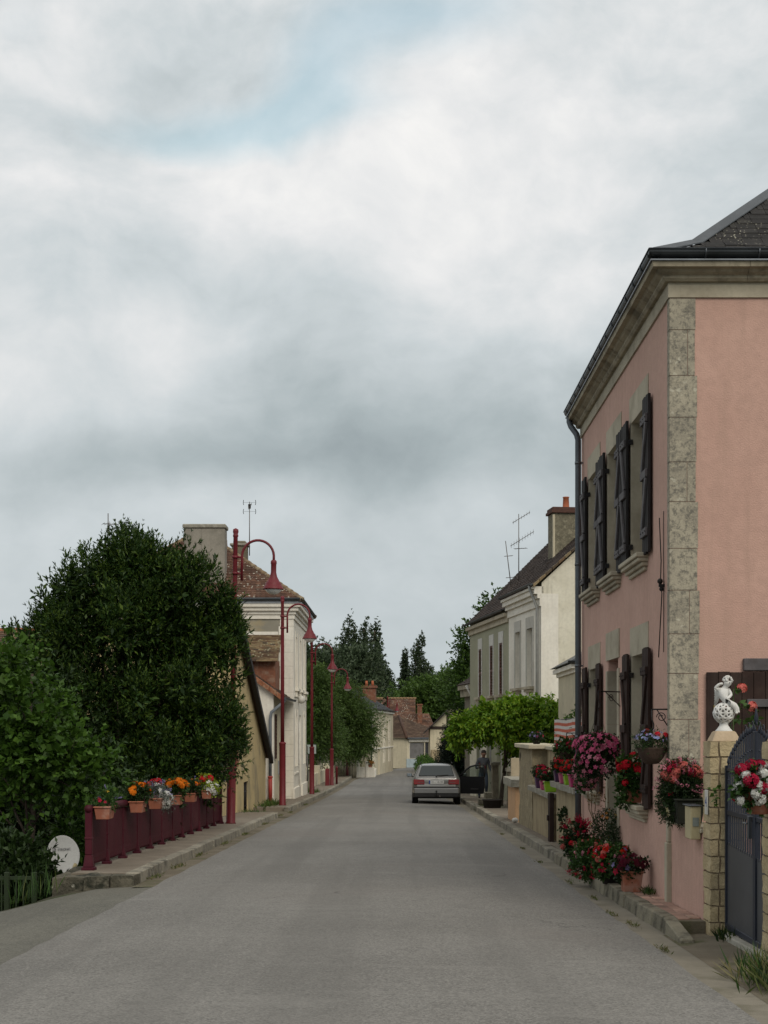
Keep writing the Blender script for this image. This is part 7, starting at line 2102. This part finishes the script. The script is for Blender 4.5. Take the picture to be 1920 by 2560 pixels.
def build_far_trees():
    # clipped hedge along the right
    e = empty('hedge', 'clipped bright green hedge beyond the parked car', 'hedge', (1.95, 98, gz(98)))
    bl = [(0, y, .70, .62, 2.0, .70) for y in np.arange(-14, 15, 2.2)]
    put('foliage', crown_mesh('foliage', bl, 2600, 7, L_HAZEL, .10, .06, .2, .5, .6, .08, 1.5, 0, .9, 51), e)
    m = MB()
    for y in np.arange(-14, 15, 1.4): m.tube([(0, y, -.1), (0, y, .6)], .03, 5)
    m.build('stems', BARK, e)
    # dark conifers
    for i, (x, y, r, h, lab) in enumerate(((2.75, 67.5, .8, 3.6, 'dense dark yew beside the parked car'), (3.6, 71, 1.0, 4.4, 'dense dark yew behind the first one'), (2.75, 75.5, .85, 3.2, 'dense dark yew nearest the clipped hedge'))):
        g = gz(y)
        tree('yew', lab, (x, y, g), [(x, y, g + h * .35, r, r, h * .42), (x, y, g + h * .62, r * .75, r * .75, h * .36), (x, y, g + h * .85, r * .4, r * .4, h * .18)], 1500, 8, L_YEW, r0=.1, seed=60 + i, L=.10, W=.03, length=.3, up=.9, shell=.4, lump=.12)
    # broadleaf trees behind the right houses
    kw = dict(L=.17, W=.10, length=.45, up=.2, shell=.5, lump=.3, lscale=.5, fill=.25)
    tree('dark_tree', 'dark broad tree rising behind the grey green house', (5.6, 74, gz(74)), [(5.2, 74, 4.2, 2.4, 2.4, 3.2), (6.6, 74, 6.0, 2.2, 2.2, 2.4), (3.9, 74, 3.2, 1.3, 1.5, 2.0), (4.2, 74, 5.6, 1.2, 1.3, 1.2), (5.0, 74, 7.2, 1.0, 1.0, 1.0)], 3600, 9, L_MID, r0=.25, seed=70, **kw)
    tree('dark_tree', 'dark tree in front of the timbered gable', (5.2, 92, gz(92)), [(5.2, 92, 2.6, 1.5, 2, 2.4), (4.7, 92, 4.2, 1.3, 1.5, 1.6), (5.6, 92, 4.8, 1.6, 1.8, 1.8)], 1300, 9, L_DARK, r0=.2, seed=71, **kw)
    far = [(4.2, 165, 4.6, 5.0, 'round green tree behind the corner shop', L_FAR), (9.5, 175, 5.5, 6.0, 'broad green tree right of the corner shop trees', L_FAR), (-1.5, 185, 4.0, 3.2, 'low green tree left of the corner shop trees', L_FAR),
           (14, 150, 6.0, 6.5, 'large dark tree behind the timbered house', L_DARK), (-12, 150, 6, 5.0, 'broad tree behind the cream row house', L_WILLOW), (-6.5, 140, 4.5, 6.3, 'grey green tree above the roadside trees', L_POPLAR)]
    for i, (x, y, r, zc, lab, lm) in enumerate(far):
        rr = random.Random(i)
        bl = [(x, y, zc - 1.2, r, r, r * .8)] + [(x + rr.uniform(-.7, .7) * r, y + rr.uniform(-.5, .5) * r, zc + rr.uniform(-.6, .5) * r * .6, r * .5, r * .5, r * .45) for _ in range(5)]
        tree('distant_tree', lab, (x, y, gz(y)), bl, 3000, 8, lm, r0=.3, seed=80 + i, L=.30, W=.2, length=.7, up=.15, shell=.6, lump=.3, lscale=.35, fill=.2)
    # poplars
    PO = [(863, 1575, 205, .9, 'slim poplar at the end of the tall row'), (882, 1540, 200, 1.35, 'tallest poplar of the tall row'), (911, 1550, 203, .95, 'slender poplar in the middle of the tall row'),
          (938, 1553, 198, 1.15, 'broad poplar nearest the bend in the tall row'), (962, 1665, 195, 1.4, 'short poplar beside the tall row'), (1014, 1628, 215, .8, 'short lone poplar above the corner shop'), (1048, 1589, 212, 1.2, 'tall lone poplar above the corner shop'),
          (1070, 1655, 220, 1.3, 'small poplar beside the tall lone poplar'), (848, 1600, 230, 1.6, 'far poplar peeping out left of the tall row'), (800, 1600, 180, 2.3, 'wide poplar behind the roadside trees'), (775, 1625, 175, 2.0, 'wide poplar close to the tall white house')]
    for i, (px, py, y, r, lab) in enumerate(PO):
        t = P(px, py, y); g = gz(y); h = t.z - g; r *= 1.65
        rr = random.Random(i + 9)
        bl = []
        for k in range(15):
            f = k / 14
            z = g + h * (.16 + .78 * f)
            w = r * (1.0 if f < .5 else 1.0 - (f - .5) * 1.55) * rr.uniform(.88, 1.05)
            bl.append((t.x + rr.uniform(-.2, .2) * r, y, z, max(.22, w), max(.22, w), h * .10))
        tree('poplar', lab, (t.x, y, g), bl, 3000, 8, L_POPLAR, top=(0, 0, h * .93), r0=.3, group='poplars beyond the village', seed=100 + i, L=.20, W=.14, length=.26, up=.5, shell=.5, lump=.16, lscale=.7, fill=.25)
    # wood closing the view
    rg = np.random.default_rng(12)
    bl = []
    for k in range(60):
        x = rg.uniform(-130, 130); y = 260 + rg.uniform(-12, 25); r = rg.uniform(5, 8)
        bl.append((x, y, gz(y) + rg.uniform(2.5, 5.0), r, r, rg.uniform(3.5, 5.5)))
    tag(put('distant_wood', crown_mesh('distant_wood', bl, 6500, 7, L_DARK, .9, .6, 1.8, .3, .5, .3, .15, 0, 1, 130)), 'distant belt of dark woodland', 'woodland', kind='stuff')
build_far_trees()

# ------------------------------------------------------------------ the parked estate car
def build_car():
    x0, y0, L = 1.35, 52.0, 4.55
    e = empty('parked_car', 'silver beige estate car parked with its front right door open', 'car', (x0, y0, gz(y0) + .03), R(-1.2))
    e.rotation_euler = (R(-1.2), 0, R(-1.0))
    PAINT = mat('car_paint', (.185, .180, .170), (.168, .164, .155), 1.5, .32, .0, 30, .001, metal=.55, spec=.5, coat=.6)
    TRIM = mat('car_trim', (.022, .022, .023), (.03, .03, .03), 5, .6, .1, 60, .001)
    CGL = glass_mat('car_glass', (.028, .036, .036))
    TYRE = mat('tyre', (.016, .016, .016), (.025, .024, .023), 8, .85, .3, 60, .003)
    RIM = mat('wheel_rim', (.30, .30, .30), None, 5, .4, .1, metal=.6)
    # stations: y, bottom z, half width, belt z, top z, top half width
    ST = [(.10, .42, .74, .80, .86, .70), (.14, .33, .815, .88, .93, .73), (.24, .24, .845, .93, 1.02, .70), (.40, .23, .855, .95, 1.22, .635), (.56, .23, .86, .96, 1.355, .60), (.75, .23, .86, .96, 1.405, .585), (1.2, .22, .86, .95, 1.425, .585),
          (2.0, .2, .86, .94, 1.43, .59), (2.55, .2, .86, .93, 1.41, .585), (2.85, .2, .86, .92, 1.33, .60), (3.2, .2, .855, .91, 1.08, .68), (3.42, .2, .85, .89, .96, .72), (3.9, .22, .84, .80, .86, .72), (4.3, .26, .80, .70, .76, .66), (4.5, .36, .70, .62, .68, .58)]
    def half(s):
        y, zb, w, bl, t, tw = s
        return [(0, zb), (w * .72, zb), (w * .93, zb + .05), (w * .985, min(.45, bl - .25)), (w, min(.58, bl - .14)), (w * .99, bl - .12), (w * .955, bl - .02), (w * .93, bl),
                (w * .93 + (tw - w * .93) * .5, bl + (t - bl) * .55), (tw, t - (t - bl) * .1), (tw * .82, t - .004), (0, t + .012)]
    V, Fc = [], []
    n = len(half(ST[0]))
    for s in ST:
        h = half(s)
        ring = [(x, s[0], z) for x, z in h] + [(-x, s[0], z) for x, z in h[-2:0:-1]]
        V += ring
    m_ = 2 * n - 2
    m = MB(); m.smooth = True
    fs = [(i * m_ + k, i * m_ + (k + 1) % m_, (i + 1) * m_ + (k + 1) % m_, (i + 1) * m_ + k) for i in range(len(ST) - 1) for k in range(m_)]
    fs += [tuple(range(m_))[::-1], tuple(range((len(ST) - 1) * m_, len(ST) * m_))]
    m.add(V, fs)
    body = m.build('body', PAINT, e)
    sd = body.modifiers.new('s', 'SUBSURF'); sd.levels = 1; sd.render_levels = 1
    # glass
    g = MB()
    g.smooth = False
    g.hexa([(-.63, .165, .985), (.63, .165, .985), (.63, .26, .99), (-.63, .26, .99)], [(-.515, .475, 1.352), (.515, .475, 1.352), (.515, .56, 1.34), (-.515, .56, 1.34)])
    g.build('rear_window', CGL, e, .02)
    for sgn in (-1, 1):
        for ya, yb, yta, ytb in ((.5, 1.15, .66, 1.15), (1.22, 2.0, 1.22, 2.0), (2.08, 3.05, 2.08, 2.72)):
            g = MB()
            q = [(sgn * .812, ya, .97), (sgn * .812, yb, .96), (sgn * .618, ytb, 1.36), (sgn * .612, yta, 1.36)]
            g.prism(q, (sgn * .006, 0, .003)); g.build('side_window', CGL, e)
    g = MB(); g.hexa([(-.66, 3.40, .985), (.66, 3.40, .985), (.66, 3.36, .97), (-.66, 3.36, .97)], [(-.56, 2.86, 1.36), (.56, 2.86, 1.36), (.56, 2.84, 1.34), (-.56, 2.84, 1.34)]); g.build('windscreen', CGL, e)
    # bumper and skirt
    b = MB(); b.hexa([(-.80, .02, .36), (.80, .02, .36), (.86, .5, .36), (-.86, .5, .36)], [(-.79, .03, .56), (.79, .03, .56), (.865, .5, .57), (-.865, .5, .57)]); b.build('bumper', PAINT, e, .03)
    b = MB(); b.hexa([(-.76, .05, .24), (.76, .05, .24), (.84, .5, .22), (-.84, .5, .22)], [(-.80, .028, .42), (.80, .028, .42), (.872, .52, .42), (-.872, .52, .42)]); b.build('bumper_skirt', TRIM, e, .02)
    b = MB(); b.box(-.80, .80, .10, .2, .56, .60); b.build('bumper_gap', TRIM, e, .005)
    # tailgate with plate recess
    tg = MB(); tg.hexa([(-.70, .085, .60), (.70, .085, .60), (.70, .2, .60), (-.70, .2, .60)], [(-.66, .15, .955), (.66, .15, .955), (.66, .26, .955), (-.66, .26, .955)])
    tgo = tg.build('tailgate', PAINT, e, .015)
    RL = mat('tail_light_red', (.17, .008, .008), (.13, .007, .007), 4, .25, .0, 30, .001, spec=.3)
    OL = mat('tail_light_dark', (.09, .014, .010), None, 4, .15, .0, 30, .001, spec=.6)
    for sgn in (-1, 1):
        l = MB(); q = lambda x0, x1, z0, z1, y: l.hexa([(min(sgn * x0, sgn * x1), y, z0), (max(sgn * x0, sgn * x1), y, z0), (max(sgn * x0, sgn * x1), y + .2, z0), (min(sgn * x0, sgn * x1), y + .2, z0)], [(min(sgn * x0, sgn * x1), y + .035, z1), (max(sgn * x0, sgn * x1), y + .035, z1), (max(sgn * x0, sgn * x1), y + .2, z1), (min(sgn * x0, sgn * x1), y + .2, z1)])
        q(.42, .80, .685, .865, .075); lt = l.build('tail_light', RL, e, .012)
        l = MB(); q(.44, .66, .75, .80, .079); l.build('lens_band', OL, lt)
    pl = MB(); pl.box(-.26, .26, .074, .082, .715, .825)
    plo = pl.build('number_plate', mat('plate_white', (.62, .62, .60), None, 4, .4, .05), tgo)
    bb = MB(); bb.box(-.262, -.215, .071, .0745, .714, .826); bb.build('plate_band', mat('plate_blue', (.02, .05, .22), None, 4, .4), plo)
    put('plate_text', text_mesh('plate_text', 'CH-118-HK', .092, mat('plate_ink', (.03, .03, .03), None, 4)), plo, (.02, .0725, .768), (R(90), 0, 0))
    bd = MB(); bd.tube([(math.cos(a) * .035, .128, .905 + math.sin(a) * .035) for a in np.linspace(0, 6.3, 18)], .006, 5); bd.tube([(-.02, .128, .925), (-.006, .126, .885), (0, .126, .90), (.006, .126, .885), (.02, .128, .925)], .004, 4); bd.build('emblem', RIM, tgo)
    w = MB(); w.tube([(-.02, .15, .985), (.0, .155, 1.0), (.42, .19, 1.02)], .010, 5); w.ball((0, .145, .975), .03, 8, 6); w.build('wiper', TRIM, e)
    t = MB(); t.box(-.05, .05, -.02, .2, .30, .36); t.tube([(0, .05, .36), (0, -.06, .36), (0, -.07, .42)], .022, 8); t.ball((0, -.07, .45), .035, 10, 8); t.build('tow_ball', TRIM, e)
    ex = MB(); ex.tube([(.12, -.01, .27), (.12, .3, .27)], .028, 8); ex.build('exhaust', TIN, e)
    for sgn in (-1, 1):
        r = MB(); r.tube([(sgn * .56, .75, 1.41), (sgn * .565, .8, 1.455), (sgn * .565, 2.45, 1.465), (sgn * .56, 2.5, 1.42)], .014, 6); r.build('roof_rail', TRIM, e)
        mm = MB(); mm.box(sgn * .98 - .10, sgn * .98 + .10, 2.86, 2.98, .93, 1.07) if sgn < 0 else None
        if sgn < 0:
            mo = mm.build('wing_mirror', PAINT, e, .03)
            q = MB(); q.box(-1.06, -.90, 2.852, 2.8595, .95, 1.05); q.build('mirror_glass', mat('mirror', (.35, .38, .40), None, 4, .08, .0, metal=.9), mo)
            q = MB(); q.tube([(-.92, 2.92, .96), (-.8, 2.92, .93)], .025, 6); q.build('mirror_arm', TRIM, mo)
    # underside
    u = MB(); u.box(-.70, .70, .35, 4.1, .19, .26); u.build('underbody', TRIM, e)
    # wheels
    for sx, yy in ((-1, .95), (1, .95), (-1, 3.6), (1, 3.6)):
        Mx = Matrix.Rotation(R(90), 3, 'Y')
        w = MB(); w.lathe([(.19, -.095), (.27, -.10), (.305, -.085), (.315, -.05), (.315, .05), (.305, .085), (.27, .10), (.19, .095)], 26, (sx * .755, yy, .285), Mx)
        wo = w.build('wheel', TYRE, e)
        r = MB(); r.lathe([(0, -.02), (.05, -.03), (.17, -.02), (.195, -.06), (.2, .06), (0, .06)] if sx < 0 else [(0, .02), (.05, .03), (.17, .02), (.195, .06), (.2, -.06), (0, -.06)], 20, (sx * .80, yy, .285), Mx); r.build('rim', RIM, wo)
        a = MB(); a.lathe([(.36, -.02), (.36, .02), (.33, .02), (.33, -.02)], 24, (sx * .842, yy, .30), Mx); a.build('wheel_arch', TRIM, e)
    # open door on the right, seen from inside
    d = empty('door', '', ''); 
    bpy.data.objects.remove(d)
    dm = MB()
    H = Vector((.86, 3.05, 0)); ang = R(62)
    dv = Vector((math.sin(ang), -math.cos(ang), 0)); nv = Vector((-dv.y, dv.x, 0))
    pt = lambda s, z, o=0: H + dv * s + nv * o + Vector((0, 0, z))
    prof = [(0, .30), (1.0, .30), (1.06, .62), (1.04, .93), (0, .93)]
    dm.prism([pt(s, z) for s, z in prof], nv * .07)
    do = dm.build('open_door', PAINT, e, .012)
    i = MB(); i.prism([pt(s * 1.0 + .01, .31 + (z - .3) * 1.0, -.035) for s, z in prof], nv * .036); i.build('door_lining', mat('door_lining', (.010, .010, .011), None, 4, .8, .2), do)
    h = MB(); h.prism([pt(.52, .46, -.06), pt(.82, .46, -.06), pt(.82, .50, -.06), pt(.52, .50, -.06)], nv * .03); h.build('door_pocket', mat('pocket_grey', (.06, .06, .06), None, 5), do)
    fr = MB(); fr.tube([pt(.02, .93, .03), pt(.30, 1.20, .03), pt(.46, 1.30, .03), pt(.70, 1.36, .03), pt(1.0, 1.37, .03), pt(1.04, 1.2, .03), pt(1.04, .93, .03)], .034, 6); fr.build('door_frame', TRIM, do)
    gm = MB(); gm.prism([pt(.05, .94, .02), pt(1.02, .94, .02), pt(1.0, 1.35, .02), pt(.70, 1.34, .02), pt(.46, 1.28, .02)], nv * .005)
    s = NB('door_glass'); tb = s.n('ShaderNodeBsdfTransparent', {'Color': (.75, .8, .78)}); gl = s.n('ShaderNodeBsdfGlossy', {'Roughness': .03}); mx = s.n('ShaderNodeMixShader', {0: .1})
    s.t.links.new(tb.outputs[0], mx.inputs[1]); s.t.links.new(gl.outputs[0], mx.inputs[2]); s.t.links.new(mx.outputs[0], s.out.inputs[0])
    gm.build('door_glass', s.done(), do)
    mm = MB(); c = pt(.16, .99, .14); mm.box(c.x - .09, c.x + .09, c.y - .06, c.y + .06, c.z - .06, c.z + .07); mm.build('wing_mirror', PAINT, do, .03)
build_car()

# ------------------------------------------------------------------ the man by the car
def build_person():
    X, Y = 3.26, 56.6
    s_ = 1.06
    e = empty('person', 'person in grey sweater and jeans walking past the open car door', 'person', (X, Y, gz(Y) + .12)); e.scale = (s_, s_, s_)
    SK = mat('skin', (.36, .20, .14), (.31, .165, .115), 8, .6, .1)
    SW = mat('grey_sweater', (.105, .110, .120), (.082, .087, .096), 6, .95, .4, 60, .006)
    JE = mat('jeans', (.080, .100, .135), (.058, .075, .105), 6, .9, .3, 60, .005)
    SH = mat('dark_shoe', (.02, .018, .016), None, 6, .6)
    HA = mat('grey_hair', (.055, .046, .038), (.035, .030, .026), 20, .8, .6, 40)
    # facing the camera, mid-stride, head bowed towards his right hand (picture left)
    V = [(0, 0, .93, .145), (0, .01, 1.08, .135), (.0, .015, 1.24, .155), (.0, .01, 1.38, .13), (.005, -.01, 1.465, .058), (.01, -.04, 1.53, .066), (.015, -.07, 1.60, .092), (.015, -.06, 1.67, .070),
         # right leg (picture left), planted in front
         (-.09, -.01, .86, .095), (-.12, -.10, .50, .072), (-.14, -.10, .26, .060), (-.15, -.06, .09, .045), (-.155, -.20, .045, .038), (-.155, -.26, .04, .028),
         # left leg, lifted behind
         (.09, .01, .86, .095), (.115, -.04, .50, .072), (.12, .10, .28, .058), (.12, .20, .13, .044), (.125, .12, .05, .036), (.125, .07, .035, .026),
         # right arm, bent up to the chest
         (-.16, .01, 1.39, .075), (-.24, .0, 1.18, .058), (-.25, -.08, 1.08, .05), (-.13, -.25, 1.14, .038), (-.08, -.29, 1.17, .032),
         # left arm, hanging out
         (.16, .01, 1.39, .075), (.235, .02, 1.15, .056), (.29, -.06, .94, .042), (.33, -.11, .80, .032), (.335, -.125, .76, .030)]
    E = [(0, 1), (1, 2), (2, 3), (3, 4), (4, 5), (5, 6), (6, 7), (0, 8), (8, 9), (9, 10), (10, 11), (11, 12), (12, 13), (0, 14), (14, 15), (15, 16), (16, 17), (17, 18), (18, 19),
         (3, 20), (20, 21), (21, 22), (22, 23), (23, 24), (3, 25), (25, 26), (26, 27), (27, 28), (28, 29)]
    def fingers(root, palm, dirv, side, curl):
        d, s = Vector(dirv).normalized(), Vector(side).normalized()
        for k, ln in enumerate((.07, .08, .076, .06)):
            b = Vector(palm) + s * (.022 * (k - 1.5))
            i0 = len(V)
            V.append((*b, .011)); V.append((*(b + d * ln * .5 + Vector(curl) * .012), .010)); V.append((*(b + d * ln * .75 + Vector(curl) * .045), .008))
            E.extend([(root, i0), (i0, i0 + 1), (i0 + 1, i0 + 2)])
        i0 = len(V); b = Vector(palm) - d * .03 - s * .04
        V.append((*b, .012)); V.append((*(b + d * .045 - s * .012 + Vector(curl) * .02), .009)); E.extend([(root, i0), (i0, i0 + 1)])
    fingers(24, (-.055, -.31, 1.185), (.8, -.4, .3), (.1, -.5, .8), (.2, -.5, .6))
    fingers(29, (.342, -.14, .715), (.1, -.15, -1), (.3, .9, 0), (-.5, -.4, 0))
    def mf(c):
        if c.z > 1.475 and abs(c.x) < .15: return 2
        if c.z > .90 and not (c.x > .27 and c.z < .99):
            if c.x > .312 and c.z < .84: return 2
            if c.y < -.255 and c.z > 1.05: return 2
            return 0
        if c.x > .27 and c.z < .86: return 2
        if c.x > .25 and c.z > .7: return 0
        if c.z > .105: return 1
        return 3
    put('body', skin_mesh('body', V, E, [SW, JE, SK, SH], 2, mf), e)
    m = MB(); m.ball((.013, -.035, 1.665), .102, 14, 10, (.93, 1.02, .86)); m.ball((.013, -.0, 1.61), .092, 12, 8, (1.0, .8, 1.0)); m.build('hair', HA, e)
    m = MB(); m.ball((.018, -.166, 1.592), .016, 8, 6, (.8, 1, 1.2)); 
    for s in (-1, 1): m.ball((.015 + s * .09, -.055, 1.60), .022, 8, 6, (.5, .8, 1.2))
    m.build('face_features', SK, e)
    m = MB()
    for s in (-1, 1): m.ball((.018 + s * .033, -.152, 1.615), .010, 6, 5)
    m.box(-.008, .042, -.157, -.150, 1.548, 1.553); m.build('eyes_and_mouth', mat('dark_feature', (.05, .025, .02), None, 5), e)
    # what he carries
    e2 = empty('carried_pack', 'white and red packet held against the grey sweater', 'packet', (X - .03, Y - .34, gz(Y) + .12 + 1.19))
    m = MB(); m.ball((-.03, 0, .03), .055, 10, 8, (1, .8, .9)); m.build('white_pack', WHITEP, e2)
    m = MB(); m.box(.01, .11, -.02, .07, -.06, .07); m.build('red_pack', mat('red_pack', (.14, .010, .014), None, 5, .6), e2, .015); m = MB(); m.box(-.21, -.04, .0, .03, .02, .06, Matrix.Rotation(R(35), 3, 'Y')); m.build('red_strap', mat('red_pack', (.32, .02, .03), None), e2)
    e3 = empty('dark_bag', 'small dark pouch dangling from the walking person\'s hand', 'pouch', (X + .33, Y - .15, gz(Y) + .12 + .62))
    m = MB(); m.hexa([(-.08, -.04, -.06), (.02, -.04, -.03), (.02, .04, -.03), (-.08, .04, -.06)], [(-.03, -.03, .06), (.06, -.03, .08), (.06, .03, .08), (-.03, .03, .06)]); m.tube([(.02, 0, .06), (.01, .01, .12)], .012, 5); m.build('pouch', DPOT, e3, .012)
build_person()
